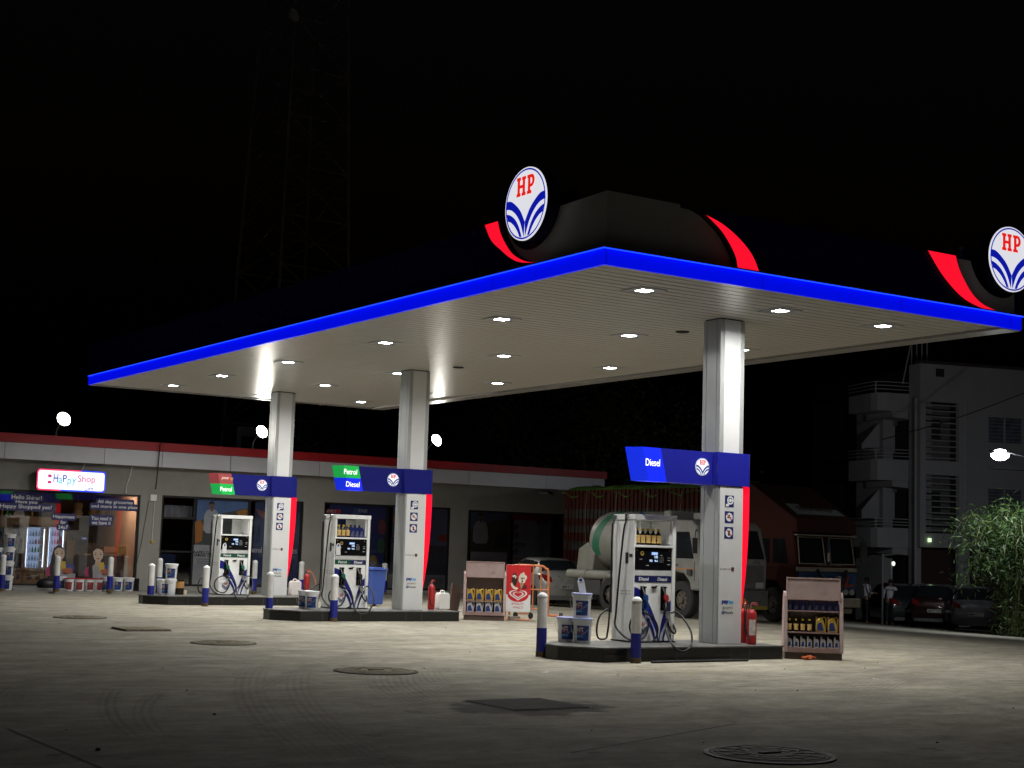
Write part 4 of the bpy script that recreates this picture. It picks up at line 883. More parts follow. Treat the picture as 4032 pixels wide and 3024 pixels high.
# far rack
q = G(1822, 2441); FX, FY = q.x, q.y; FZ = radians(-30)
rack((FX, FY, 0), 'brown rack of gold and silver jugs left of the red ice cream board', FZ, (.19, .455), w=1.0)
grp = 'jugs on the left rack'; rg = rs = None
for k in range(4):
    lb = 'gold oil jug, %s from the left on the upper shelf of the left rack' % ORD[k]; loc = at(FX, FY, FZ, .17+k*.215, .14, .456)
    if k == 0: rg = bottle(loc, lb, grp, 'gold jug', 1.06, FZ)
    else: dup(rg, lb, loc)
    lb = 'silver oil jug, %s from the left on the lower shelf of the left rack' % ORD[k]; loc = at(FX, FY, FZ, .17+k*.215, .11, .191)
    if k == 0: rs = bottle(loc, lb, grp, 'silver jug', .95, FZ)
    else: dup(rs, lb, loc)
m = MB(); m.prism([(0, 0), (.5, 0), (.5, .85), (0, .85)], 'y', 0, .03); o = m.build('wooden_board', WOODD); o.location = at(FX, FY, FZ, -.36, .12, .02); o.rotation_euler = (0, radians(14), FZ+radians(62)); tag(o, 'dark wooden board leaning against the left side of the left rack', 'board')
# ================================================================== ICE CREAM BOARD
q = G(1988, 2442); IX, IY = q.x, q.y; IZ = radians(-30)
t = thing('advertising_board', 'red and white ice cream board on a wheeled orange stand between rack and barrier', 'board', (IX, IY, 0), IZ); t.scale = (.69, 1, .93); w, z0, z1 = .86, .22, 1.42
m = MB(); m.box((0, 0, z0), (w, .03, z1), 0); bd = m.build('panel', [WPL], t, bevel=.004)
IR = mat('ice_red', (.55, .015, .02), .4, var=.05)
m = MB(); dip = [(w*.5+.40*cos(a), .70-.30*sin(a)-.0) for a in [pi*i/16 for i in range(17)]]
flat(m, [(0.002, z1-.002), (w-.002, z1-.002), (w-.002, .66), (w-.07, .655)]+[(x, min(.655, z)) for x, z in circ(.37, 16, (w*.5, .66), 0, -pi, .19)]+[(.07, .655), (.002, .66)], (0, -.002, 0), X, Z); m.build('red_print', IR, bd, fix=False)
def heart(s, c, k=0):
    return [(c[0]+s*(16*sin(a)**3)/17*1.3, c[1]+s*.62*(13*cos(a)-5*cos(2*a)-2*cos(3*a)-cos(4*a))/17) for a in [2*pi*i/40 for i in range(40)]]
m = MB()
for (so, si) in ((.255, .205), (.155, .115)):
    A = heart(so, (w*.5, .655)); B = heart(si, (w*.5, .66))
    for i in range(40):
        j = (i+1) % 40; flat(m, [A[i], A[j], B[j], B[i]], (0, -.0035, 0), X, Z)
m.build('heart_emblem', WPL, bd, fix=False)
m = MB(); put_text(m, 'KWALITY', (w*.5, -.0035, .425), X, Z, w=.42, h=.058, bold=.01); put_text(m, "WALL'S", (w*.5, -.0035, .335), X, Z, w=.34, h=.058, bold=.01); m.build('lettering', REDW, bd, fix=False)
m = MB()
flat(m, circ(.10, 20, (.29, 1.04), rz=.17), (0, -.0035, 0), X, Z, 0); flat(m, sm2([(.20, 1.13), (.30, 1.16), (.36, 1.10), (.30, 1.06), (.32, 1.12), (.25, 1.09)], 3), (0, -.0045, 0), X, Z, 1)
flat(m, [(.47, .98), (.66, 1.0), (.52, .78)], (0, -.0035, 0), X, Z, 2)
for cx, cz, r_ in ((.50, 1.03, .07), (.60, 1.03, .075), (.54, 1.13, .075), (.66, 1.10, .06), (.48, 1.10, .045), (.59, 1.18, .05)): flat(m, circ(r_, 14, (cx, cz)), (0, -.0045, 0), X, Z, 1)
for cx, cz, r_ in ((.55, 1.07, .03), (.62, 1.08, .022), (.56, 1.0, .03)): flat(m, circ(r_, 10, (cx, cz)), (0, -.0055, 0), X, Z, 0)
flat(m, sm2([(.16, .93), (.22, .83), (.36, .78), (.42, .83), (.30, .86), (.22, .97)], 3), (0, -.0035, 0), X, Z, 1); flat(m, circ(.13, 16, (.60, .86), rz=.07), (0, -.003, 0), X, Z, 3)
m.build('ice_cream_picture', [mat('chocolate', (.03, .012, .01), .4, var=0), mat('cream', (.75, .68, .58), .5, var=0), mat('wafer', (.45, .22, .12), .5, var=0), mat('dark_chocolate_splash', (.12, .01, .012), .4, var=0)], bd, fix=False)
m = MB(); m.tube([(.02, .05, 1.38), (.02, .05, .03), (.02, -.1, .03), (w-.02, -.1, .03), (w-.02, .05, .03), (w-.02, .05, 1.38)], .02, 8, k=0); m.tube([(.35, .05, .18), (w-.05, .05, .18)], .022, 8, k=0); m.tube([(w-.02, .05, .12), (w+.0, .2, .12)], .02, 8, k=0); m.build('stand', ORG, t, smooth=True)
for a in (.36, w+.03):
    m = MB(); m.cyl((a, .02, .13), (a, .10, .13), .085, n=18); m.build('wheel', BLACK, t, smooth=True)
q = Vector(at(IX, IY, IZ, .12, -.18, 0)); m = MB(); m.box((0, 0, 0), (.28, .14, .10)); o = m.build('paving_block', mat('dusty_block', (.24, .21, .17), .9), bevel=.008); o.location = q; tag(o, 'dusty paving block weighing down the foot of the ice cream board', 'block')
# orange barrier
q = Vector(at(IX, IY, IZ, .12, .35, 0)); bx, by = q.x, q.y
t = thing('barricade', 'orange wheeled tubular barricade behind the ice cream board', 'barricade', (bx, by, 0), IZ); L_ = .92; t.scale = (1, 1, .92)
m = MB(); m.tube([(0, 0, .12), (0, 0, 1.28), (.06, 0, 1.38), (.16, 0, 1.42), (L_-.22, 0, 1.42), (L_-.08, 0, 1.36), (L_, 0, 1.2), (L_, 0, .12)], .028, 8, k=4); m.build('frame', ORG, t, smooth=True)
m = MB(); m.tube([(0, 0, .30), (L_, 0, .30)], .02, k=0); m.tube([(0, 0, .80), (L_, 0, .80)], .016, k=0); m.build('rail', ORG, t, smooth=True)
for k in range(1, 5):
    m = MB(); xx = L_*k/5.0; m.tube([(xx, 0, .30), (xx, 0, 1.41)], .015, k=0); m.build('bar', ORG, t, smooth=True)
m = MB(); m.tube([(L_, 0, .14), (L_+.30, -.05, .13)], .03, k=0); m.build('axle', ORG, t, smooth=True)
m = MB(); m.cyl((L_+.28, -.06, .12), (L_+.36, -.075, .12), .10, n=18); m.build('wheel', BLACK, t, smooth=True)
# blue bin, pinkish leaning panel
q = G(1480, 2386); t = thing('wheelie_bin', 'blue lidded wheelie bin behind the middle dispenser', 'bin', (q.x-.1, q.y, 0), .1)
BB = mat('bin_blue', (.05, .10, .38), .4, var=.1)
m = MB(); m.add([(-.2, -.2, .05), (.2, -.2, .05), (.2, .25, .05), (-.2, .25, .05), (-.25, -.26, .98), (.25, -.26, .98), (.25, .3, .98), (-.25, .3, .98)], [(0,3,2,1),(4,5,6,7),(0,1,5,4),(1,2,6,5),(2,3,7,6),(3,0,4,7)]); m.build('tub', BB, t, bevel=.02)
m = MB(); m.box((-.28, -.30, .985), (.28, .34, 1.03)); m.box((-.2, -.2, 1.03), (.2, .25, 1.06)); m.build('lid', BB, t, bevel=.015)
m = MB(); m.cyl((-.24, .26, .09), (-.2, .26, .09), .09, n=16); m.cyl((.2, .26, .09), (.24, .26, .09), .09, n=16); m.build('wheel', BLACK, t, smooth=True)
m = MB(); logo(m, (-.05, -.242, .78), X, Z, .07, 0, 0, 1, .0005, disc=False); m.build('worn_sticker', [mat('pale_blue_sticker', (.3, .33, .5), .5), REDW], t, fix=False)
# ================================================================== SHOP BUILDING (facade plane y = 45.3)
BY = 45.3; PVZ = .06
def B(px, py, y=BY): q = ony(px, py, y); return (q.x, q.z)
pave_y = 43.7
m = MB(); m.box((-14, pave_y, -.02), (34.2, BY+.3, PVZ)); tag(m.build('pavement', mat('pavement_concrete', (.22, .21, .185), .8, var=.2, sc=3, bump=.1), None), kind='structure')
bx1 = B(2342, 1890)[0]; bx0 = 2.0
RB = mat('red_fascia_band', (.45, .018, .025), .38, var=.06, sc=1.5)
PANEL = mat('pale_fascia_panel', (.62, .63, .67), .35, metal=.1, var=.05, sc=2)
t = thing('shop_building', 'long single storey grey building with red roof band and large poster windows', 'building', (bx0, BY, 0)); bo = Vector((bx0, BY, 0))
def bb_(m, name, mt, parent=t, **k): m.xf(lambda v: v-bo); return m.build(name, mt, parent, **k)
zt = B(1200, 1777)[1]; ztop, zred, zpan = 4.60, 4.34, 3.85
wins = [(B(-700, 1926)[0], B(555, 1946)[0], PVZ+.10, 2.97), (B(640, 1945)[0], B(1198, 1970)[0], PVZ+.14, 3.0), (B(1278, 1987)[0], B(1776, 1995)[0], PVZ+.1, 3.02), (B(1845, 2004)[0], B(2280, 2023)[0], PVZ+.16, 2.98)]
m = MB(); xs_ = [bx0]+[v for w_ in wins for v in (max(bx0+.3, w_[0]), w_[1])]+[bx1]
for a, b_ in zip(xs_[0::2], xs_[1::2]): m.box((a, BY, PVZ), (b_, BY+.22, zpan+.2))
for w_ in wins:
    a, b_ = max(bx0+.3, w_[0]), w_[1]
    m.box((a, BY, w_[3]), (b_, BY+.22, zpan+.2)); m.box((a, BY, PVZ), (b_, BY+.22, w_[2]))
m.box((bx1-.22, BY+.221, PVZ), (bx1, BY+8, zpan+.2)); m.box((bx0, BY+.221, PVZ), (bx0+.22, BY+8, zpan+.2)); m.box((bx0+.221, BY+7.8, PVZ), (bx1-.221, BY+8, zpan+.2))
bb_(m, 'wall', CONC)
m = MB(); m.box((bx0-.3, BY-.15, zpan+.22), (bx1+.2, BY+8.2, zpan+.36)); bb_(m, 'roof', mat('roof_concrete', (.15, .15, .14), .9))
# white cladding panels with joints, red band above
jx = [bx0-.3]+[B(p, 1890)[0] for p in (-400, 0, 393, 620, 889, 1240, 1520, 1830, 2131, 2315)]+[bx1+.22]
for a, b_ in zip(jx, jx[1:]):
    m = MB(); m.box((a+.008, BY-.32, zpan), (b_-.008, BY-.26, zred-.012)); bb_(m, 'fascia_panel', PANEL)
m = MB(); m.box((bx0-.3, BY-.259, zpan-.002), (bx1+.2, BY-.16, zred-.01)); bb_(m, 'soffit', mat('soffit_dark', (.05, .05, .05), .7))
jx = [bx0-.3]+[B(p, 1720)[0] for p in (628, 1950)]+[bx1+.3]
for a, b_ in zip(jx, jx[1:]):
    m = MB(); m.box((a+.006, BY-.37, zred), (b_-.006, BY-.2, ztop)); bb_(m, 'red_band', RB)
FRM = mat('dark_window_frame', (.02, .02, .021), .4, metal=.4, var=.1)
PG = glass('window_glass', (.86, .87, .89), .03)
def win(x0, x1, z0, z1, mull=(), trans=(), gl=PG, name='window'):
    m = MB(); f = .06; y0, y1 = BY+.04, BY+.14
    m.box((x0, y0, z1-f), (x1, y1, z1)); m.box((x0, y0, z0), (x1, y1, z0+f)); m.box((x0, y0, z0+f+.001), (x0+f, y1, z1-f-.001)); m.box((x1-f, y0, z0+f+.001), (x1, y1, z1-f-.001))
    for a in mull: m.box((a-.03, y0+.003, z0+f+.001), (a+.03, y1-.003, z1-f-.001))
    for (a, b_, z) in trans: m.box((a, y0+.006, z-.03), (b_, y1-.006, z+.03))
    w = bb_(m, name, FRM); m = MB(); m.box((x0+f, BY+.09, z0+f), (x1-f, BY+.096, z1-f)); bb_(m, 'pane', gl, w); return w
# ---- window 2: doorway plus two posters
def SHEET(name, col, rect, y, parent=t, rough=.6, var=.15, em=None):
    col = tuple(min(.55, c_*3.6) for c_ in col); m = MB(); (x0, z0), (x1, z1) = rect; m.box((x0, y, z0), (x1, y+.01, z1)); return bb_(m, name, mat(name+'_%.2f_%.2f_%.2f' % col, col, rough, var=var, sc=3), parent)
def shape(parent, name, pts, y, col, px=True):
    col = tuple(min(.6, c_*3.0) for c_ in col); m = MB(); P = [B(a, b_, y) for a, b_ in pts] if px else pts
    m.face([(a, y, b_) for a, b_ in P]); return bb_(m, name, mat('ink_%.2f_%.2f_%.2f' % col, col, .6, var=.1), parent, fix=False)
w2 = wins[1]; xm = B(772, 1960)[0]
wd = win(w2[0], w2[1], w2[2], w2[3], mull=(xm, B(988, 1960)[0]), trans=((w2[0]+.06, xm-.03, B(700, 2040)[1]), (w2[0]+.06, xm-.03, B(700, 2172)[1])))
YP_ = BY+.12
def ps(a, b_, c, d, y=YP_): return (B(a, d, y), B(c, b_, y))
p1 = SHEET('poster', (.045, .075, .14), ps(768, 1962, 985, 2150), YP_)
def man(parent, cx, top, s, y, skin=(.12, .07, .045), shirt=(.40, .40, .40)):
    """printed half-length portrait of a man in a white shirt"""
    e = lambda px_, py_, rx, ry: [(cx+s*(px_+rx*cos(a*pi/10)), top+s*(py_+ry*sin(a*pi/10))) for a in range(20)]
    shape(parent, 'printed_shirt', [(cx+s*a, top+s*b_) for a, b_ in ((-.12, .62), (-.5, .78), (-.72, 1.3), (-.8, 2.6), (-.5, 2.9), (.55, 2.9), (.75, 2.4), (.62, 1.1), (.45, .78), (.14, .62))], y-.003, shirt)
    shape(parent, 'printed_neck', [(cx+s*a, top+s*b_) for a, b_ in ((-.12, .45), (.14, .45), (.16, .72), (0, .9), (-.14, .7))], y-.004, skin)
    shape(parent, 'printed_face', e(0, .3, .24, .36), y-.005, skin)
    shape(parent, 'printed_hair', [(cx+s*a, top+s*b_) for a, b_ in ((-.26, .3), (-.25, .05), (-.1, -.08), (.12, -.08), (.26, .06), (.26, .3), (.17, .14), (-.15, .12))], y-.006, (.012, .01, .01))
    shape(parent, 'printed_features', [(cx+s*a, top+s*b_) for a, b_ in ((-.12, .44), (.12, .44), (.08, .5), (-.08, .5))], y-.0065, (.03, .015, .015))
    for a in (-.09, .09): shape(parent, 'printed_eye', [(cx+s*(a-.05), top+s*.25), (cx+s*(a+.05), top+s*.25), (cx+s*(a+.04), top+s*.29), (cx+s*(a-.04), top+s*.29)], y-.0065, (.02, .012, .01))
shape(p1, 'printed_hill', [(768, 2060), (820, 2035), (880, 2020), (985, 2000), (985, 2150), (768, 2150)], YP_-.001, (.04, .045, .04))
shape(p1, 'printed_fruit', [(768, 2055), (790, 2045), (800, 2070), (795, 2130), (768, 2140)], YP_-.002, (.25, .08, .02))
shape(p1, 'printed_awning', [(930, 2015), (960, 2005), (985, 2010), (985, 2030), (940, 2030)], YP_-.002, (.30, .09, .02))
man(p1, 834, 1978, 42, YP_)
p1b = SHEET('poster_caption', (.17, .17, .18), ps(755, 2151, 985, 2300), YP_-.002)
m = MB(); put_text(m, 'AAPKI GAADI', (B(815, 2176)[0], YP_-.005, B(815, 2176)[1]), X, Z, w=.85, h=.10, bold=.02); put_text(m, 'HAMARI ZIMMEDARI', (B(830, 2187)[0], YP_-.005, B(830, 2187)[1]), X, Z, w=1.1, h=.09, bold=.02)
bb_(m, 'lettering', mat('faded_black_print', (.02, .02, .02), .6, var=0), p1b, fix=False)
for k in range(3): shape(p1b, 'caption_line', [(775, 2200+k*8), (830, 2201+k*8), (830, 2203+k*8), (775, 2202+k*8)], YP_-.004, (.05, .05, .05))
p2 = SHEET('poster', (.015, .022, .05), ps(990, 1962, 1190, 2300), YP_)
m = MB(); c = B(1012, 2166); put_text(m, 'Petrol', (c[0], YP_-.003, c[1]), X, Z, w=.42, h=.16, bold=.02); c = B(1165, 2172); put_text(m, 'es', (c[0], YP_-.003, c[1]), X, Z, w=.2, h=.14); bb_(m, 'lettering', mat('poster_white', (.7, .7, .7), .6, var=0), p2, fix=False)
shape(p2, 'printed_swirl', [(1010, 2005), (1040, 2015), (1060, 2040), (1045, 2045), (1020, 2030)], YP_-.002, (.12, .05, .04))
# curtain-like banner and clutter inside the doorway
m = MB()
for k in range(9):
    a = B(648+k*12.5, 1985+k*.4, BY+.6); b_ = B(648+(k+1)*12.5, 1985+k*.4, BY+.6)
    m.add([(a[0], BY+.6+.03*(k % 2), 2.3), (b_[0], BY+.6+.03*((k+1) % 2), 2.3), (b_[0], BY+.6+.03*((k+1) % 2), 2.72), (a[0], BY+.6+.03*(k % 2), 2.72)], [(0, 1, 2, 3)])
bb_(m, 'hung_banner', mat('pale_cloth', (.30, .30, .31), .8), fix=False)
# ---- window 3 with three posters
w3 = wins[2]; x31, x32 = B(1532, 1990)[0], B(1600, 1990)[0]
win(w3[0], w3[1], w3[2], w3[3], mull=(x31,))
p3 = SHEET('poster', (.012, .017, .06), ps(1284, 1994, 1520, 2290), YP_)
shape(p3, 'printed_tag', [(1288, 2004), (1342, 2006), (1342, 2022), (1288, 2020)], YP_-.002, (.20, .02, .02))
m = MB(); c = B(1311, 2013); put_text(m, 'HP MILCY', (c[0], YP_-.004, c[1]), X, Z, w=.36, h=.10); c = B(1435, 2012); put_text(m, 'POWER', (c[0], YP_-.004, c[1]), X, Z, w=.34, h=.12, shear=.2); bb_(m, 'lettering', MATS['poster_white'], p3, fix=False)
shape(p3, 'printed_lane', [(1360, 2100), (1395, 2000), (1420, 2000), (1400, 2290), (1330, 2290)], YP_-.001, (.03, .04, .10))
for cx, cy, cc in ((1505, 2075, (.10, .03, .03)), (1470, 2215, (.14, .09, .02)), (1500, 2150, (.02, .06, .03))): shape(p3, 'printed_figure', [(cx+16*cos(a*pi/8), cy+30*sin(a*pi/8)) for a in range(16)], YP_-.002, cc)
m = MB(); c = B(1474, 2225); logo(m, (c[0], YP_-.006, c[1]), X, Z, .13, 0, 1, 2, .0015); bb_(m, 'emblem', [MATS['poster_white'], NAVY, REDW], p3, fix=False)
p4 = SHEET('poster', (.05, .06, .10), ps(1537, 1996, 1768, 2298), YP_)
shape(p4, 'printed_skyline', [(1537, 2140), (1537, 2115), (1550, 2115), (1550, 2095), (1562, 2095), (1562, 2120), (1590, 2105), (1590, 2140)], YP_-.001, (.015, .02, .04))
shape(p4, 'printed_road', [(1537, 2141), (1768, 2150), (1768, 2298), (1537, 2298)], YP_-.0015, (.03, .035, .045))
shape(p4, 'printed_tag', [(1548, 2028), (1590, 2030), (1590, 2060), (1548, 2058)], YP_-.002, (.22, .02, .02))
shape(p4, 'printed_car', [(1725, 2115), (1735, 2105), (1758, 2106), (1765, 2120), (1765, 2135), (1725, 2132)], YP_-.003, (.15, .02, .015))
m = MB(); c = B(1568, 2037); put_text(m, 'HP', (c[0], YP_-.004, c[1]), X, Z, w=.16, h=.09); c = B(1568, 2050); put_text(m, 'FAST', (c[0], YP_-.004, c[1]), X, Z, w=.26, h=.08); bb_(m, 'lettering', MATS['poster_white'], p4, fix=False)
p4b = SHEET('poster_caption', (.11, .11, .115), ps(1525, 2265, 1768, 2318), YP_-.004)
for k in range(3): shape(p4b, 'caption_line', [(1535, 2272+k*9), (1745, 2277+k*9), (1745, 2279+k*9), (1535, 2274+k*9)], YP_-.006, (.04, .04, .04))
# ---- window 4
w4 = wins[3]
win(w4[0], w4[1], w4[2], w4[3], mull=(B(2012, 2010)[0], B(2178, 2015)[0]))
p5 = SHEET('poster', (.03, .05, .09), ps(1848, 2012, 2008, 2175), YP_)
shape(p5, 'printed_hill', [(1848, 2090), (1900, 2070), (1950, 2050), (2008, 2045), (2008, 2175), (1848, 2175)], YP_-.001, (.03, .035, .025))
shape(p5, 'printed_motorbike', [(1950, 2110), (1975, 2090), (2000, 2110), (2000, 2150), (1945, 2160)], YP_-.002, (.012, .012, .012))
man(p5, 1893, 2024, 40, YP_, (.10, .06, .04), (.26, .26, .26))
p5b = SHEET('poster_caption', (.14, .14, .145), ps(1848, 2176, 2008, 2325), YP_-.002)
for k in range(4): shape(p5b, 'caption_line', [(1860, 2195+k*8), (1930, 2197+k*8), (1930, 2199+k*8), (1860, 2197+k*8)], YP_-.004, (.05, .05, .05))
p6 = SHEET('poster', (.17, .175, .18), ps(2015, 2016, 2176, 2330), YP_)
shape(p6, 'printed_red_top', [(2015, 2012), (2176, 2018), (2176, 2052), (2015, 2046)], YP_-.002, (.22, .012, .015))
for cx in (2122, 2148): shape(p6, 'printed_crest', [(cx-9, 2040), (cx+9, 2041), (cx+9, 2060), (cx, 2068), (cx-9, 2060)], YP_-.003, (.14, .03, .03))
m = MB(); c = B(2035, 2078); put_text(m, 'HP', (c[0], YP_-.004, c[1]), X, Z, w=.30, h=.22, bold=.05, mi=0)
for s_, px_, py_, w_ in (('जिथे', 2034, 2109, .32), ('विश्वास', 2050, 2146, .58), ('तिथे', 2033, 2172, .30)):
    c = B(px_, py_); put_text(m, s_, (c[0], YP_-.004, c[1]), X, Z, w=w_, h=.24, mi=1)
bb_(m, 'lettering', [mat('poster_red', (.40, .02, .02), .6, var=0), MATS['faded_black_print']], p6, fix=False)
shape(p6, 'printed_line', [(2015, 2198), (2080, 2200), (2080, 2204), (2015, 2201)], YP_-.003, (.22, .012, .015))
# ---- room behind the shop window
w1 = wins[0]; rx0, rx1, ry1 = w1[0]-.3, w1[1]+.05, BY+4.2
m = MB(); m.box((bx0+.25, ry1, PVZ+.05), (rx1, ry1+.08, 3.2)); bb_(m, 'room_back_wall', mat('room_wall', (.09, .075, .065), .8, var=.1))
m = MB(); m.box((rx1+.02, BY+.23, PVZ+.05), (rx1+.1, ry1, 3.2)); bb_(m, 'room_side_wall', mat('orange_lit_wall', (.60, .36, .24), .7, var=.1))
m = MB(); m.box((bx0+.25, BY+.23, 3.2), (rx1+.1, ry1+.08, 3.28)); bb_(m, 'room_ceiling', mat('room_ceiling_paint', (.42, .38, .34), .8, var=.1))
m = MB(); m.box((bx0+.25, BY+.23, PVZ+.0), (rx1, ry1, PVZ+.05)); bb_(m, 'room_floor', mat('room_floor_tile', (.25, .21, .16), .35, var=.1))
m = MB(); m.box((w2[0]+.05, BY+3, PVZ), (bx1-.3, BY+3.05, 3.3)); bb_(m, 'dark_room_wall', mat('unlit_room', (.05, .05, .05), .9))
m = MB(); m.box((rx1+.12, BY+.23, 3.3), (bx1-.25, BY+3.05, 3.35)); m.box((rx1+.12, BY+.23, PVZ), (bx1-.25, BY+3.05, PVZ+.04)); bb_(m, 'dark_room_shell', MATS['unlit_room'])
sw = win(w1[0], w1[1], w1[2], w1[3], mull=(B(-40, 1940)[0],), gl=glass('shop_glass', (.80, .81, .84), .05))
# window lettering on dark blue stickers
def decal(lines, name='window_sticker'):
    m = MB(); m2 = MB(); y = BY+.085
    for (s_, px_, py_, wpx, hpx) in lines:
        c = B(px_, py_, y); w_ = wpx*abs(B(px_+1, py_, y)[0]-c[0]); h_ = hpx*.0072
        x0, x1, z0, z1 = c[0]-w_/2-.05, c[0]+w_/2+.05, c[1]-h_/2-.04, c[1]+h_/2+.045
        r_ = .04; P = [(x0+r_, z0), (x1-r_, z0), (x1, z0+r_), (x1, z1-r_), (x1-r_, z1), (x0+r_, z1), (x0, z1-r_), (x0, z0+r_)]
        m.face([(a, y, b_) for a, b_ in P]); y -= .0002
        put_text(m2, s_, (c[0], BY+.08, c[1]), X, Z, w=w_, h=h_, bold=.012)
    o = bb_(m, name, mat('sticker_navy', (.022, .025, .13), .5, var=.05), sw, fix=False); bb_(m2, 'lettering', mat('sticker_lettering', (.78, .78, .8), .5, var=0), o, fix=False)
decal([('Hello Shirur!', 106, 1958, 119, 17), ('Have you', 104, 1978, 84, 17), ('Happy Shopped yet?', 103, 1997, 205, 20)])
decal([('All day groceries', 454, 1979, 138, 17), ('and more in one place', 453, 1997, 185, 17)])
decal([('Happiness', 251, 2036, 84, 17), ('for', 249, 2056, 22, 15), ('24x7', 248, 2076, 38, 15)])
decal([('You need it', 400, 2041, 81, 16), ('we have it', 399, 2058, 75, 16)])
# printed woman holding snacks, twice on the glass
def woman(cx, by_):
    y = BY+.084; s = 1.0
    def P(pts): return [(B(cx+a*s, by_+b_*s, y)) for a, b_ in pts]
    def sh(name, pts, c, k, sm=3): m = MB(); Q = sm2(P(pts), sm) if sm else P(pts); m.face([(a, y-.001*k, b_) for a, b_ in Q]); bb_(m, name, mat('print_%.2f_%.2f_%.2f' % c, c, .5, var=.04), par, fix=False)
    par = bb_(MB().face([(a, y, b_) for a, b_ in sm2(P([(-2, -133), (-18, -120), (-26, -95), (-34, -60), (-44, -40), (-42, -8), (-20, -2), (24, -10), (30, -60), (24, -95), (16, -125)]), 4)]), 'printed_woman', mat('hair_print', (.022, .012, .010), .5, var=.05), sw, fix=False)
    sh('printed_arm', [(-52, -32), (-40, -50), (-22, -52), (-18, -25), (-24, -12), (-46, -14)], (.36, .03, .12), 1)
    sh('printed_blouse', [(-22, -52), (-5, -66), (18, -64), (40, -48), (44, -20), (20, -4), (-20, -10)], (.28, .26, .27), 2)
    sh('printed_neck', [(-6, -80), (12, -80), (14, -62), (2, -52), (-10, -62)], (.42, .30, .22), 3)
    sh('printed_face', [(-16, -112), (0, -124), (20, -115), (23, -98), (19, -84), (4, -72), (-10, -80), (-17, -96)], (.48, .36, .28), 4)
    for a in (-7, 13): sh('printed_eye', [(a-5, -101), (a, -104), (a+5, -101), (a, -99)], (.03, .02, .02), 5, 0); sh('printed_brow', [(a-6, -107), (a, -110), (a+6, -107), (a, -108)], (.03, .02, .02), 5, 0)
    sh('printed_mouth', [(-5, -85), (3, -87), (10, -85), (3, -81)], (.30, .05, .05), 5, 0); sh('printed_nose', [(2, -96), (5, -90), (0, -90)], (.36, .24, .18), 5, 0)
    sh('printed_hair_lock', [(-18, -112), (-24, -80), (-36, -40), (-30, -6), (-18, -12), (-20, -60), (-14, -90)], (.02, .012, .01), 6)
    sh('printed_snack_pack', [(6, -68), (26, -70), (28, -42), (8, -34)], (.50, .36, .05), 7, 0); sh('printed_snack_pack', [(28, -56), (50, -62), (64, -44), (54, -26), (30, -30)], (.05, .06, .25), 7, 0); sh('printed_snack_pack', [(12, -40), (48, -46), (56, -24), (20, -18)], (.35, .10, .05), 8, 0)
    sh('printed_basket', [(0, -24), (66, -22), (60, 26), (4, 26)], (.30, .30, .32), 8, 0)
woman(231, 2280); woman(383, 2284)
# ---- sign
q = B(281, 1893, BY-.42); SX, SZ = q; 
t2 = thing('shop_sign', 'lit white shop sign with pink and blue rounded border above the window', 'sign', (SX, BY-.30, SZ)); t2.scale = (1.07, 1, 1.12)
def rrect(w, h, r, n=5): return [(sx_*(w/2-r)+r*cos(a0+pi/2*i/n), sy_*(h/2-r)+r*sin(a0+pi/2*i/n)) for sx_, sy_, a0 in ((1, -1, -pi/2), (1, 1, 0), (-1, 1, pi/2), (-1, -1, pi)) for i in range(n+1)]
W1 = 1.92; H1 = .56
m = MB(); m.prism(rrect(W1, H1, .09), 'y', -.14, -.02); bx_ = m.build('sign_box', EDGEB, t2, smooth=True)
m = MB(); o_, i_ = rrect(W1, H1, .09), rrect(W1-.07, H1-.07, .07)
for k in range(len(o_)):
    j = (k+1) % len(o_); mi = 0 if (o_[k][0]+o_[j][0])/2 < (.25 if o_[k][1] > 0 else -.30) else 1
    m.face([(o_[k][0], -.142, o_[k][1]), (o_[j][0], -.142, o_[j][1]), (i_[j][0], -.142, i_[j][1]), (i_[k][0], -.142, i_[k][1])], mi)
# long sides split between the two colours
for z_, xs2 in ((1, .25), (-1, -.30)):
    za, zb = z_*H1/2, z_*(H1/2-.035)
    m.face([(-W1/2+.09, -.143, za), (xs2, -.143, za), (xs2, -.143, zb), (-W1/2+.09, -.143, zb)], 0); m.face([(xs2, -.143, za), (W1/2-.09, -.143, za), (W1/2-.09, -.143, zb), (xs2, -.143, zb)], 1)
m.build('border', [lamp_mat('lit_pink', (1, .03, .13), 1.3), lamp_mat('lit_border_blue', (.01, .05, 1), 1.3)], t2, fix=False)
m = MB(); m.face([(a, -.141, b_) for a, b_ in i_]); m.build('face', lamp_mat('sign_face_light', (.95, .97, 1), 1.25), t2, fix=False)
m = MB(); yy = -.145
for (s_, x_, z_, w_, h_, mi) in (('H', -.44, .05, .13, .22, 0), ('a', -.31, -.01, .11, .16, 1), ('P', -.19, .045, .11, .20, 0), ('p', -.06, -.05, .11, .2, 2), ('y', .07, -.03, .12, .2, 2), ('Shop', .42, .04, .50, .24, 3)):
    put_text(m, s_, (x_, yy, z_), X, Z, w=w_, h=h_, mi=mi, bold=.012)
for a, b_, mi in (((-.66, .06), (-.56, .14), 3), ((-.66, -.10), (-.56, -.03), 3)): m.face([(a[0], yy, a[1]), (b_[0], yy, a[1]), (b_[0], yy, b_[1]), (a[0], yy, b_[1])], mi)
m.face([(x_, yy, z_) for x_, z_ in circ(.05, 12, (-.61, -.03), pi, 2*pi, .06)], 3)
put_text(m, 'UPI', (.50, yy, -.20), X, Z, w=.24, h=.09, mi=0, shear=.2)
m.build('lettering', [lamp_mat('sign_ink_blue', (.02, .03, .45), .8), lamp_mat('sign_ink_cyan', (.05, .55, .75), .9), lamp_mat('sign_ink_teal', (.05, .5, .7), .9), lamp_mat('sign_ink_magenta', (.6, .03, .22), .9)], t2, fix=False)
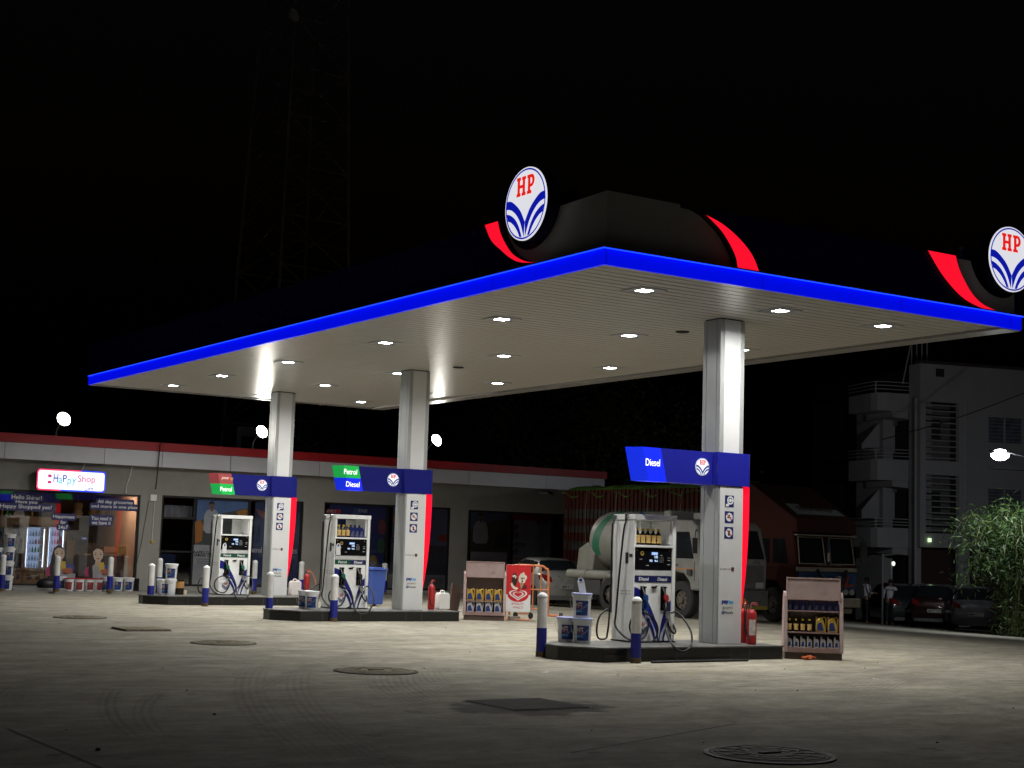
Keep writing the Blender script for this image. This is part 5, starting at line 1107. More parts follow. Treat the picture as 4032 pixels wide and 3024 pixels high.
# ---- fridges (two lit, one dark, one small at the left), in perspective inside the room
FW = mat('fridge_wood', (.30, .20, .11), .5, var=.12, sc=6); BOTT = mat('clear_bottle_blue', (.6, .7, .85), .3, var=.6, sc=30); GBOT = mat('green_bottle', (.06, .45, .12), .3, var=.3); RCAN = mat('red_can', (.6, .05, .05), .4, var=.3)
def fridge(px0, px1, label, lit, pyT=2066, pyB=2270):
    yF = BY+2.4; x0, x1 = B(px0, pyT, yF)[0], B(px1, pyT, yF)[0]; z1 = B(px0, pyT, yF)[1]; z0 = PVZ+.05; w = x1-x0; zb = B(px0, 2245, yF)[1]; D = .6
    t = thing('drinks_fridge', label, 'fridge', (x0, yF, z0), group='drinks fridges in the shop'); H = z1-z0; b0 = zb-z0
    m = MB(); m.box((0, D-.03, 0), (w, D, H)); m.box((0, .05, 0), (.04, D-.031, H)); m.box((w-.04, .05, 0), (w, D-.031, H)); m.box((.041, .05, H-.06), (w-.041, D-.031, H)); m.box((.041, .05, 0), (w-.041, D-.031, b0)); m.build('cabinet', FW, t)
    if lit:
        m = MB(); m.face([(.05, D-.035, b0+.02), (w-.05, D-.035, b0+.02), (w-.05, D-.035, H-.07), (.05, D-.035, H-.07)]); m.build('light_panel', lamp_mat('fridge_light', (.55, .68, .9), .75), t, fix=False)
    if lit:
        for xa in (.055, w-.075):
            m = MB(); m.box((xa, .052, b0+.1), (xa+.02, .07, H-.12)); m.build('bottle_fill_strip', lamp_mat('added_bottle_fill', (.75, .86, 1), 7), t)  # glowing strips added behind the door frame to brighten the bottles
    m = MB(); f = .05; m.box((.0, .0, b0+.01), (f, .045, H)); m.box((w-f, 0, b0+.01), (w, .045, H)); m.box((f+.001, 0, H-f), (w-f-.001, .045, H)); m.box((f+.001, 0, b0+.01), (w-f-.001, .045, b0+.01+f)); dr = m.build('door', FW, t)
    m = MB(); m.box((w-.13, -.03, b0+.45), (w-.10, -.001, b0+.95)); m.build('handle', BLACK, dr)
    m = MB(); m.box((f, .02, b0+f), (w-f, .024, H-f)); m.build('pane', glass('fridge_glass', (.9, .92, .95), .04), dr)
    n = 5
    for k in range(n):
        z = b0+.05+(H-.15-b0)*k/n; m = MB(); m.box((.045, .08, z), (w-.045, D-.04, z+.012)); m.build('shelf', WPL if lit else STEEL, t)
        m = MB(); cnt = int((w-.12)/.09)
        for i in range(cnt):
            mi = (1 if (k == 2 and i > cnt*.35) else 2 if (k == 3 and i > cnt*.5) else 0)
            m.lathe([(.001, 0), (.03, 0), (.03, .09), (.012, .14), (.012, .17), (.001, .17)], (.10+i*.09, .13, z+.013), n=8, mi=mi)
        b_ = m.build('bottle_row', [BOTT if lit else BTL, GBOT, RCAN], t, smooth=True); b_['kind'] = 'stuff'
    m = MB()
    for i in range(2): m.box((w*.2+i*w*.4, .045, b0*.35), (w*.2+i*w*.4+w*.22, .0499, b0*.7))
    m.build('grille', WOODD, t)
    return t
fridge(103, 187, 'lit drinks fridge in the shop, left of the two glowing ones', True)
fridge(190, 262, 'lit drinks fridge in the shop, half behind the printed woman', True)
fridge(45, 101, 'unlit wooden fridge in the shop, left of the glowing fridges', False)
fridge(-60, 43, 'unlit wooden fridge at the left edge of the photo', False)
m = MB(); a = B(-60, 2066, BY+2.4); b_ = B(240, 2066, BY+2.4); m.box((0, 0, 0), (b_[0]-a[0], .6, .30)); m.prism([(b_[0]-a[0]-.0, 0), (b_[0]-a[0]+.14, .0), (b_[0]-a[0]-.0, .3)], 'y', 0, .6)
o = m.build('pelmet', FW); o.location = (a[0], BY+2.4, a[1]+.002); tag(o, 'long wooden pelmet resting on top of the shop fridges', 'pelmet')
zs = a[1]+.304
for k, (px_, c_, h_) in enumerate(((6, GOLD, .26), (16, BTL, .24), (26, GBOT, .28), (37, GBOT, .30), (125, GOLD, .22))):
    m = MB(); m.lathe([(.001, 0), (.035, 0), (.035, h_*.6), (.012, h_*.8), (.012, h_), (.001, h_)], n=10); o = m.build('bottle', c_, smooth=True); o.location = (B(px_, 2040, BY+2.7)[0], BY+2.7, zs)
    tag(o, '%s bottle standing on the pelmet over the shop fridges, %s from the left' % (('gold', 'black', 'green', 'dark green', 'small gold')[k], ORD[k]), 'bottle', 'bottles above the shop fridges')
m = MB(); m.box((0, 0, 0), (.32, .3, .1)); m.box((.02, 0, .102), (.3, .3, .2)); o = m.build('cardboard_boxes', WPL); o.location = (B(54, 2040, BY+2.6)[0], BY+2.6, zs); tag(o, 'small stack of white packets on the pelmet over the fridges', 'box')
# counter, monitor, shelves and boxes on the right of the room
def rbox(name, label, cat, rect, y, d, m_, parts=None):
    a = B(rect[0], rect[3], y); b_ = B(rect[2], rect[1], y); t = thing(name, label, cat, (a[0], y, max(PVZ+.05, a[1]))); w, h = b_[0]-a[0], b_[1]-max(PVZ+.05, a[1])
    m = MB(); m.box((0, 0, 0), (w, d, h)); m.build('body', m_, t, bevel=.01)
    if parts: parts(t, w, h, d)
    return t
rbox('counter', 'dark cash counter inside the shop, behind the second printed woman', 'counter', (330, 2190, 490, 2285), BY+1.2, .6, WOODD, lambda t, w, h, d: MB().box((-.03, -.03, h+.002), (w+.03, d+.03, h+.04)).build('counter_top', FW, t))
rbox('carton', 'orange cardboard carton on the shop counter', 'box', (408, 2154, 460, 2176), BY+1.25, .3, mat('orange_card', (.32, .13, .05), .8, var=.15))
rbox('storage_crate', 'wire basket of snack packets at the right of the shop counter', 'basket', (462, 2150, 505, 2182), BY+1.3, .3, mat('snack_packets', (.30, .20, .08), .6, var=.9, sc=22))
rbox('red_carton', 'tall red box standing at the right end of the shop window', 'box', (508, 2130, 533, 2190), BY+1.0, .3, mat('red_card', (.32, .02, .02), .6))
rbox('white_cabinet', 'white cabinet under the red box inside the shop', 'cabinet', (495, 2192, 535, 2275), BY+1.0, .4, WPL)
def mon(t, w, h, d): m = MB(); put_text(m, '88:88', (w*.55, -.006, h*.72), X, Z, w=w*.2, h=.05); m.build('digits', lamp_mat('clock_digits', (.3, .5, 1), .8), t, fix=False)
rbox('monitor', 'black monitor with faint blue digits inside the shop', 'monitor', (285, 2110, 368, 2148), BY+2.6, .08, BLK, mon)
rbox('snack_carton', 'brown carton below the monitor inside the shop', 'box', (262, 2130, 295, 2200), BY+2.2, .3, mat('brown_card', (.12, .07, .03), .8, var=.2))
for k, px_ in enumerate((304, 366, 402)):
    y = BY+3.4; c = B(px_, 2032, y); m = MB(); m.lathe([(.001, 0), (.15, 0), (.17, .1), (.13, .22), (.16, .3), (.14, .42), (.001, .42)], n=14); o = m.build('hanging_lamp', mat('tan_shade', (.22, .16, .08), .7), smooth=True)
    m2 = MB(); m2.cyl((0, 0, .42), (0, 0, 3.195-c[1]), .01, n=6); m2.build('rod', STEEL, o); o.location = (c[0], y, c[1]); tag(o, 'tan pendant lampshade hanging in the shop, %s of three' % ('left', 'middle', 'right')[k], 'pendant lamp', 'pendant lampshades in the shop')
c = B(447, 1953, BY+.7); t3 = thing('ceiling_lamp', 'small lit lamp in the shop ceiling above the right sticker', 'lamp', (c[0], BY+.8, 3.198)); m = MB(); m.box((-.14, -.08, -.03), (.14, .08, -.002)); m.build('diffuser', lamp_mat('warm_tube', (1, .86, .6), 16), t3)
lamp('lamp', t3, (0, 0, -.035), .2, 45, (1, .82, .62), 170)
# ---- steel ramp/step at the shop door, buckets in front
q0 = ony(45, 2320, 44.3)
m = MB(); m.box((0, 0, 0), (1.55, .8, .06));
for k in range(14): m.box((0, .03+k*.055, .061), (1.55, .05+k*.055, .072))
o = m.build('door_grate', mat('steel_grate', (.35, .35, .35), .3, metal=.9, var=.1)); o.location = (q0.x, 44.15, PVZ+.001); tag(o, 'ribbed steel grate at the shop entrance, left of the red buckets', 'grate')
gR = 'buckets outside the shop window'
br = None
for k, px_ in enumerate((270, 311, 350, 383)):
    q = ony(px_, 2327, 44.25); lb = 'white bucket with red label and red lid, %s from the left outside the shop' % ORD[k]
    loc = (q.x, 44.25, PVZ); br = br or bucket(loc, lb, gR, REDL, LIDR, -.4, .92)
    if k: dup(br, lb, loc, rz=-.6+.3*k)
for px_, w_ in ((237, 'half hidden by a bollard, left of the red ones'), (415, 'just right of the red ones'), (462, 'right of the second bollard'), (505, 'farthest right')):
    q = ony(px_, 2325, 44.5); dup(bw, 'blue-labelled bucket outside the shop window, '+w_, (q.x, 44.5, PVZ), rz=-.3)['group'] = gR; 
for k in range(4):
    q = ony(26, 2325, 44.2); dup(bw, 'white bucket with blue label, %s from the bottom of the stack at the left edge' % ORD[k], (q.x, 44.2, PVZ+k*.40), rz=-.5+.2*k)['group'] = gR
for k in range(3):
    q = ony(-22, 2325, 44.3); dup(bw, 'white bucket, %s from the bottom of the half-cropped stack at the left edge' % ORD[k], (q.x, 44.3, PVZ+k*.40), rz=.4-.2*k)['group'] = gR
m = MB(); m.ell((0, 0, .18), (.32, .2, .18), 8); o = m.build('sack', BLACK, smooth=True); q = ony(185, 2318, 44.5); o.location = (q.x, 44.5, PVZ); tag(o, 'dark sack slumped beside the steel grate at the shop door', 'sack')
rbox_ = MB(); rbox_.box((0, 0, 0), (.16, .16, .38)); o = rbox_.build('dustbin', BLK, bevel=.02); q = ony(527, 2325, 44.6); o.location = (q.x, 44.6, PVZ); tag(o, 'small black box at the right end of the shop window', 'box')
# ---- electrical box, cables, camera on the wall
def wb(px_, py_): c = B(px_, py_, BY-.02); return (c[0], BY-.02, c[1])
c = wb(603, 1960); t4 = thing('junction_box', 'white electrical box on the wall between shop window and doorway', 'electrical box', c); m = MB(); m.box((-.1, -.06, -.1), (.1, .015, .1)); m.build('box', WPL, t4, bevel=.01)
c = wb(599, 2132); t4 = thing('wall_socket', 'round brass wall socket below the white electrical box', 'socket', c); m = MB(); m.cyl((0, .015, 0), (0, -.03, 0), .055, n=14); m.cyl((0, -.031, 0), (0, -.045, 0), .03, n=10); m.build('plate', GOLD, t4, smooth=True)
def cable(pts, r, mt, label, y=BY-.03):
    m = MB(); m.tube([(B(a, b_, y)[0], y, B(a, b_, y)[1]) for a, b_ in pts], r, 6); tag(m.build('cable', mt, smooth=True), label, 'cable', 'cables on the shop wall')
cable([(632, 1744), (629, 1765), (623, 1830), (616, 1900), (612, 1927)], .018, BLACK, 'thick black cable hanging down the fascia right of the shop sign', BY-.40)
cable([(610, 1975), (604, 2040), (599, 2125)], .010, WPL, 'pale wire running from the white electrical box down to the brass socket')
cable([(586, 1972), (570, 2060), (550, 2170), (520, 2280)], .008, BLACK, 'thin dark wire drooping from the electrical box past the window edge')
cable([(334, 1825), (327, 1842), (322, 1853)], .012, WPL, 'short pale wire above the shop sign', BY-.2)
cable([(521, 1836), (510, 1880), (498, 1912), (497, 1942)], .012, WPL, 'pale wire hanging down to the window right of the shop sign', BY-.1)
c = wb(2150, 1942); t4 = thing('security_camera', 'small dark security camera under the right end of the fascia', 'camera', c); m = MB(); m.box((-.30, -.16, -.02), (-.02, .01, .02)); m.build('bracket', WPL, t4); m = MB(); m.cyl((-.05, -.2, .03), (.12, -.26, -.01), .04, n=12); m.build('housing', BLACK, t4, smooth=True)
# ---- floodlights on short masts along the roof front
def flood(px_, py_, label):
    y = BY-.85; c = B(px_, py_, y); t = thing('floodlight', label, 'floodlight', (c[0], y, ztop-.3), group='floodlights along the shop roof'); h = c[1]-ztop+.3
    m = MB(); m.tube([(0, .66, .30), (0, .62, h-.3), (0, .12, h-.02)], .025, 8, k=3); m.build('mast', STEEL, t, smooth=True)
    m = MB(); m.cyl((0, 0, 0), (0, .12, 0), .22, .12, n=24); hd = m.build('head', BLACK, t, bevel=.02); hd.location = (0, 0, h); hd.rotation_euler = (radians(-20), 0, radians(12))
    m = MB(); m.cyl((0, -.001, 0), (0, -.03, 0), .205, .19, n=24); m.build('lens', lamp_mat('flood_lens', (1, .97, .86), 34), hd, smooth=True)
    lamp('lamp', hd, (0, -.04, 0), .26, FLOOD, (1, .96, .86), 170, (radians(-90), 0, 0)); hd.children
FLOOD = 85
flood(251, 1650, 'floodlight glaring above the shop sign, leftmost of the three on the roof')
flood(1031, 1700, 'floodlight glaring beside the far column, middle one of the three on the roof')
flood(1719, 1733, 'floodlight glaring beside the middle column, rightmost of the three on the roof')
# ================================================================== VEHICLES
TYRE = mat('tyre_rubber', (.02, .02, .02), .85, var=.2); HUB = mat('dusty_hub', (.10, .085, .07), .8, var=.3, sc=10)
VG = mat('vehicle_glass', (.012, .014, .016), .06, var=0, coat=.5)
def wheel(t, x, y, r, w, side, hub=HUB, lug=True):
    """axle along x; side = -1 outer face towards -x"""
    xo = x+side*w/2; m = MB(); prof = [(r*.55, -w/2), (r*.92, -w/2), (r, -w*.35), (r, w*.35), (r*.92, w/2), (r*.55, w/2)]
    n = 28; v = []; f = []
    for i, (rr, ww) in enumerate(prof): v += [(x+ww, y+rr*cos(2*pi*j/n), r+rr*sin(2*pi*j/n)) for j in range(n)]
    for i in range(len(prof)-1): f += [(i*n+j, i*n+(j+1) % n, (i+1)*n+(j+1) % n, (i+1)*n+j) for j in range(n)]
    m.add(v, f); wo = m.build('wheel', TYRE, t, smooth=True)
    m = MB(); c = lambda d: (xo-side*d, y, r)
    m.cyl(c(.10*w/.25), c(.06*w/.25), r*.55, r*.5, 24); m.cyl(c(.06), c(-.0), r*.2, r*.17, 16)
    if lug:
        for k in range(8): a = k*pi/4; m.cyl((xo-side*.06, y+r*.36*cos(a), r+r*.36*sin(a)), (xo-side*.03, y+r*.36*cos(a), r+r*.36*sin(a)), r*.05, n=8)
    m.build('rim', hub, wo, smooth=True); return wo
WPT = mat('dusty_white_truck_paint', (.19, .19, .178), .6, spec=.3, var=.25, sc=2.5); CHS = mat('truck_chassis', (.045, .045, .045), .8, var=.3)
TK = mat('tank_cream', (.20, .20, .17), .45, var=.2, sc=2); BUMP = mat('truck_bumper_grey', (.10, .10, .10), .6, var=.2)
# ---- white tanker truck; it faces -y, its right flank (x = 0) turned to the camera
t = thing('tanker_truck', 'white tanker truck with green striped tank parked behind the near dispenser', 'truck', (25.6, 30.4, 0))
ty = lambda y: y-30.4
m = MB(); m.box((.45, .9, .62), (.65, 6.2, .86)); m.box((1.75, .9, .62), (1.95, 6.2, .86))
for y in (1.2, 2.6, 4, 5.6): m.box((.651, y, .65), (1.749, y+.12, .8))
m.build('chassis', CHS, t)
# cab
m = MB(); side = [(0, .75), (-.02, 1.55), (.22, 2.42), (.45, 2.58), (1.75, 2.62), (1.95, 2.45), (1.95, .95), (1.55, .95), (1.42, 1.12), (1.1, 1.22), (.72, 1.18), (.5, .98), (.42, .75)]
m.prism(side, 'x', .06, 2.34); cabn = m.build('cab', WPT, t, bevel=.05, smooth=True, ang=50)
m = MB(); m.face([(.18, -.035, 1.62), (2.22, -.035, 1.62), (2.16, .19, 2.36), (.24, .19, 2.36)]); m.build('windscreen', VG, cabn, fix=False)
for (a, b_) in (((.38, 1.55), (1.02, 2.3)), ((1.22, 1.55), (1.62, 2.3))):
    m = MB(); x0 = .052; m.face([(x0, a[0] if a[0] > .5 else a[0]-.08, 1.58), (x0, b_[0], 1.58), (x0, b_[0], 2.28), (x0, a[0]+.12, 2.28)]); m.build('side_window', VG, cabn, fix=False)
m = MB(); m.box((.056, 1.10, .98), (.0595, 1.13, 2.4)); m.box((.056, .26, 1.0), (.0595, .28, 1.5)); m.build('door_seam', DARK, cabn)
m = MB(); m.box((.055, .3, 1.28), (.0598, 1.9, 1.32)); m.build('orange_stripe', mat('faded_orange', (.35, .16, .04), .6), cabn)
m = MB(); m.box((.045, .95, 1.38), (.054, 1.08, 1.42)); m.box((.0, .35, 1.15), (.05, .52, 1.3)); m.build('door_handle', CHS, cabn)
m = MB(); m.box((.2, -.03, 1.02), (2.2, .0, 1.45)); m.box((.3, -.04, .82), (2.1, -.001, 1.0)); gr = m.build('grille', BUMP, cabn)
m = MB(); m.box((.08, -.09, .38), (2.32, .05, .78)); m.box((.25, -.11, .5), (.8, -.091, .58)); m.build('bumper', BUMP, t, bevel=.02)
for x in (.35, 2.05): m = MB(); m.box((x-.14, -.055, .84), (x+.14, -.041, 1.0)); m.build('headlight', mat('dull_lens', (.35, .36, .36), .2), cabn, bevel=.01)
m = MB(); m.box((.95, -.12, .42), (1.5, -.112, .58)); pl = m.build('number_plate', mat('yellow_plate', (.45, .30, .03), .5), t); m = MB()
for k in range(6): m.box((.15+k*.36, -.098, .30), (.33+k*.36, -.091, .375))
m.box((.1, -.0905, .28), (2.3, .0, .379)); m.build('hazard_stripes', [mat('yellow_stripe', (.30, .24, .05), .6)], t)
text('lettering', '1715', CHS, cabn, (1.95, -.032, 1.52), X, Z, w=.24, h=.08)
m = MB(); m.tube([(.0, .1, 2.3), (-.16, -.02, 2.32), (-.18, -.02, 2.0)], .015, 6); m.box((-.26, -.03, 1.72), (-.10, .0, 2.12)); m.build('mirror', CHS, t, smooth=False)
m = MB(); m.box((.5, .5, 2.605), (1.9, .9, 2.8)); m.box((.3, 1.6, 2.5), (2.1, 1.9, 2.85)); m.build('roof_fairing', WPT, t, bevel=.05)
# tank: cylinder lying along y with a domed rear end
tc = (1.2, 0, 2.0); R_ = .86; m = MB(); prof = [(.02, 2.35), (R_*.6, 2.40), (R_*.92, 2.55), (R_, 2.8), (R_, 5.25), (R_*.95, 5.42), (R_*.75, 5.55), (R_*.35, 5.61), (.02, 5.62)]
n = 40; v = []; f = []
for rr, yy in prof: v += [(tc[0]+rr*cos(2*pi*j/n), yy, tc[2]+rr*sin(2*pi*j/n)) for j in range(n)]
for i in range(len(prof)-1): f += [(i*n+j, i*n+(j+1) % n, (i+1)*n+(j+1) % n, (i+1)*n+j) for j in range(n)]
m.add(v, f); tank = m.build('tank', TK, t, smooth=True, ang=60)
m = MB(); v = []; f = []; K = 14
for i in range(K+1):
    a = pi*.5+pi*.66*i/K; yy = 4.75+.5*sin(pi*i/K*.5); yy2 = yy-.34
    for y_ in (yy, yy2): v.append((tc[0]+(R_+.004)*cos(a), min(y_, 5.24), tc[2]+(R_+.004)*sin(a)))
f = [(2*i, 2*i+1, 2*i+3, 2*i+2) for i in range(K)]; m.add(v, f); m.build('green_stripe', mat('dusty_green', (.015, .13, .07), .5), tank, smooth=True, fix=False)
m = MB(); v = []
for i in range(K+1):
    a = pi*.52+pi*.5*i/K; yy = 4.15-1.5*sin(pi*i/K*.5)
    for y_ in (yy, yy-.16): v.append((tc[0]+(R_+.004)*cos(a), max(2.85, y_), tc[2]+(R_+.004)*sin(a)))
m.add(v, f); m.build('blue_stripe', mat('dusty_blue', (.02, .06, .16), .5), tank, smooth=True, fix=False)
m = MB(); m.prism([(5.2, 1.1), (6.0, 1.1), (5.9, 1.75), (5.45, 1.95), (5.1, 1.6)], 'x', .35, 2.05); m.build('valve_box', TK, t, bevel=.03)
m = MB(); m.cyl((.22, 2.4, 1.02), (.22, 6.15, 1.02), .13, n=16); m.cyl((.22, 3.0, 1.02), (.22, 3.06, 1.02), .145, n=16); m.cyl((.22, 5.2, 1.02), (.22, 5.26, 1.02), .145, n=16); m.build('side_pipe', TK, t, smooth=True)
for a_, b_ in (((.2, 4.6, .45), (.6, 5.9, .88)), ((.1, 2.1, .5), (.5, 2.9, .95))): m = MB(); m.box(a_, b_); m.build('tool_box', CHS, t, bevel=.02)
for y in (3.75,):
    m = MB(); P = [(y+.02+.68*cos(a*pi/12), .5+.68*sin(a*pi/12)) for a in range(0, 13)]; Q = [(y+.02+.62*cos(a*pi/12), .5+.62*sin(a*pi/12)) for a in range(12, -1, -1)]
    m.prism(P+Q, 'x', .1, .55); m.build('mudguard', BUMP, t)
wheel(t, .22, .85, .49, .28, -1); wheel(t, 2.18, .85, .49, .28, 1); wheel(t, .28, 4.0, .49, .42, -1); wheel(t, 2.12, 4.0, .49, .42, 1)
# ---- red truck: tall wind deflector over the cab, corrugated red and white body, green tarpaulin
TR = mat('faded_red_truck_paint', (.062, .017, .013), .8, spec=.15, var=.25, sc=2); TRW = mat('dirty_white_band', (.065, .06, .056), .9, spec=.1, var=.35, sc=3); TBL = mat('truck_blue_paint', (.02, .07, .17), .5, var=.3, sc=4); CRM = mat('cream_truck_trim', (.33, .29, .22), .6, var=.25)
TG = mat('green_tarpaulin', (.07, .16, .02), .75, var=.4, sc=6)
gz = zf(30.5)
t = thing('cargo_truck', 'big red and blue cargo truck with sloping red hood over its cab and green tarpaulin', 'truck', (30.5, 32.0, gz))
m = MB(); m.box((.5, .6, .65), (.7, 11.5, .95)); m.box((1.75, .6, .65), (1.95, 11.5, .95)); m.build('chassis', CHS, t)
m = MB(); m.prism([(0, 1.05), (-.02, 1.75), (.1, 2.55), (.18, 2.85), (1.9, 2.85), (1.9, .95), (1.5, .95), (1.3, 1.2), (.8, 1.2), (.6, .95), (.3, .95)], 'x', .02, 2.42); cabn = m.build('cab', TR, t, bevel=.05, smooth=True, ang=50)
m = MB(); m.box((.03, -.06, 1.5), (2.41, -.0, 1.62)); m.box((.03, -.05, 2.52), (2.41, .09, 2.56)); m.build('cream_trim', CRM, cabn, bevel=.01)
m = MB(); m.box((.08, -.065, .98), (2.36, -.021, 1.48))
for k in range(6): m.box((.3, -.085, 1.02+k*.075), (2.2, -.066, 1.06+k*.075))
m.build('grille', TBL, cabn)
m = MB(); flat(m, [(2.0, 1.38), (2.08, 1.38), (1.98, 1.13), (2.25, 1.16), (2.25, 1.10), (1.86, 1.05)], (0, -.09, 0), X, Z); m.build('painted_mark', mat('orange_red_mark', (.40, .05, .03), .5), cabn, fix=False)
m = MB(); m.tube([(.75, -.13, 1.55), (.95, -.14, 1.35), (1.3, -.15, 1.15), (1.75, -.14, 1.3), (1.92, -.13, 1.55)], .05, 6); m.ell((1.55, -.13, 1.2), (.3, .06, .2), 7); m.build('black_tassel', BLACK, cabn, smooth=True)
m = MB(); m.box((1.0, -.062, 2.62), (2.0, .09, 2.66)); m.build('sun_visor', TR, cabn)
for (x0, x1) in ((.12, 1.14), (1.36, 2.32)):
    m = MB(); m.face([(x0, -.045, 1.74), (x1, -.045, 1.74), (x1-.03, .065, 2.46), (x0+.03, .065, 2.46)]); w_ = m.build('windscreen', VG, cabn, fix=False)
    m = MB(); m.tube([(x0, -.05, 1.72), (x1, -.05, 1.72), (x1-.03, .06, 2.48), (x0+.03, .06, 2.48)], .022, 6, k=0, closed=True); m.build('window_frame', CRM, w_)
m = MB(); m.box((1.21, -.07, 1.75), (1.29, -.05, 2.4), 0); m.box((1.215, -.075, 1.8), (1.285, -.0701, 2.05), 1); m.build('centre_badge', [TBL, mat('reflective_strip', (.8, .75, .6), .2, var=0)], cabn)
m = MB(); m.face([(.012, .32, 1.72), (.012, .95, 1.72), (.012, .95, 2.42), (.012, .45, 2.42)]); m.face([(.012, 1.1, 1.72), (.012, 1.55, 1.72), (.012, 1.55, 2.42), (.012, 1.1, 2.42)]); m.build('side_window', VG, cabn, fix=False)
text('lettering', 'ASHOK LEYLAND', CRM, cabn, (1.3, -.062, 1.69), X, Z, w=1.0, h=.05)
for x in (.22, .46, 1.94, 2.2): m = MB(); m.cyl((x, -.10, .92), (x, -.03, .92), .085, .095, 16); m.build('headlight', mat('dull_lens', (.35, .36, .36), .2), cabn, smooth=True)
m = MB(); m.box((.0, -.18, .48), (2.44, .02, .74)); m.box((.3, -.1, .30), (2.2, .0, .45)); m.build('bumper', CRM, t, bevel=.02)
m = MB(); m.box((2.55, -.12, 1.75), (2.78, -.05, 2.4)); m.tube([(2.4, .0, 2.55), (2.62, -.09, 2.5), (2.66, -.09, 2.4)], .015, 6); m.tube([(2.4, .0, 1.7), (2.6, -.09, 1.65), (2.66, -.09, 1.76)], .015, 6); m.build('mirror', CHS, t)
# sloping hood from above the windscreen back to the body
zt_ = 4.05
m = MB(); A = [(.02, -.03, 2.86), (2.42, -.03, 2.86), (2.42, .02, 3.02), (.02, .02, 3.02)]
v = [(.02, -.05, 2.6), (2.42, -.05, 2.6), (2.42, -.02, 2.98), (.02, -.02, 2.98), (.10, 2.0, zt_), (2.34, 1.85, zt_), (.02, 2.6, 2.86), (2.42, 2.6, 2.86), (.10, 2.6, zt_), (2.34, 2.6, zt_)]
m.add(v, [(0, 1, 2, 3), (3, 2, 5, 4), (4, 5, 9, 8), (0, 3, 4, 8, 6), (1, 7, 9, 5, 2), (6, 8, 9, 7), (0, 6, 7, 1)]); hood = m.build('wind_deflector', TR, t, bevel=.04)
# white name board lying on the slope
A = Vector((.35, .33, 3.175)); dirx = X; sl = (Vector((0, 1.95, zt_))-Vector((0, -.02, 2.98))).normalized(); nn = X.cross(sl); o_ = Vector((1.28, .55, 0)); o_.z = 2.98+(.57)*(zt_-2.98)/1.95
m = MB(); o2 = o_+nn*.012; pts = [(-.98, -.34), (.95, -.34), (.90, .32), (-.93, .32)]; m.face([o2+X*a+sl*b_ for a, b_ in pts]); nb = m.build('name_board', mat('grey_white_board', (.34, .36, .35), .6, var=.1), hood, fix=False)
text('lettering', 'Shreeji', mat('faded_maroon', (.10, .04, .05), .6, var=0), nb, o2+nn*.004, X, sl, w=1.35, h=.36, bold=.02)
# cargo body with corrugated sides
y0, y1 = 2.62, 11.6
m = MB(); seg = int((y1-y0)/.11); zs_ = [(1.15, 1.5, 1), (1.5, 1.9, 0), (1.9, 2.2, 1), (2.2, 2.5, 0), (2.5, 2.75, 1), (2.75, 2.98, 0), (2.98, 3.3, 1), (3.3, 3.95, 0)]
for sx_ in (0, 1):
    for i in range(seg):
        a, b_ = y0+i*.11, y0+(i+1)*.11; off_ = .035 if i % 2 else 0
        for (za, zb, c_) in zs_:
            x_ = (-.03-off_) if sx_ == 0 else (2.47+off_); m.face([(x_, a, za), (x_, b_, za), (x_, b_, zb), (x_, a, zb)], c_)
            if i % 2: x2 = x_+(.035 if sx_ == 0 else -.035); m.face([(x_, a, za), (x2, a, za), (x2, a, zb), (x_, a, zb)], c_); m.face([(x_, b_, za), (x2, b_, za), (x2, b_, zb), (x_, b_, zb)], c_)
m.build('cargo_side', [TR, TRW], t, fix=False)
m = MB(); m.box((.0, y0, 1.05), (2.44, y0+.05, 3.95)); m.box((.0, y1-.05, 1.05), (2.44, y1, 3.95)); m.box((-.03, y0+.051, 1.05), (2.47, y1-.051, 1.14)); m.build('cargo_body', TR, t)
for yy in (3.6, 6.2, 8.8, 11.2):
    m = MB(); m.box((-.09, yy, 1.1), (-.066, yy+.09, 3.93)); m.build('side_stake', CRM if yy < 3.7 else TR, t)
m = MB(); v = []; f = []; NX, NY = 8, 44; rr = random.Random(9)
for j in range(NY+1):
    for i in range(NX+1):
        u = i/NX; y = y0-.05+(y1-y0+.1)*j/NY; x = -.10+2.64*u; z = 3.93+.22*sin(pi*u)+rr.uniform(-.03, .05)
        if i in (0, NX): z = 3.80+.10*sin(j*.9)+rr.uniform(-.05, .04)
        v.append((x, y, z))
for j in range(NY):
    for i in range(NX): k = j*(NX+1)+i; f.append((k, k+1, k+NX+2, k+NX+1))
m.add(v, f); m.build('tarpaulin', TG, t, smooth=True, ang=70)
for k in range(5):
    m = MB(); m.tube([(-.11, 3.3+k*1.7, 3.85), (-.13, 3.3+k*1.7+.04, 2.9), (-.10, 3.3+k*1.7-.05, 1.15)], .008, 5); m.build('tie_rope', CRM, t)
for y in (1.05,): wheel(t, .2, y, .5, .28, -1); wheel(t, 2.24, y, .5, .28, 1)
for y in (7.9, 9.2): wheel(t, .26, y, .5, .45, -1); wheel(t, 2.18, y, .5, .45, 1)

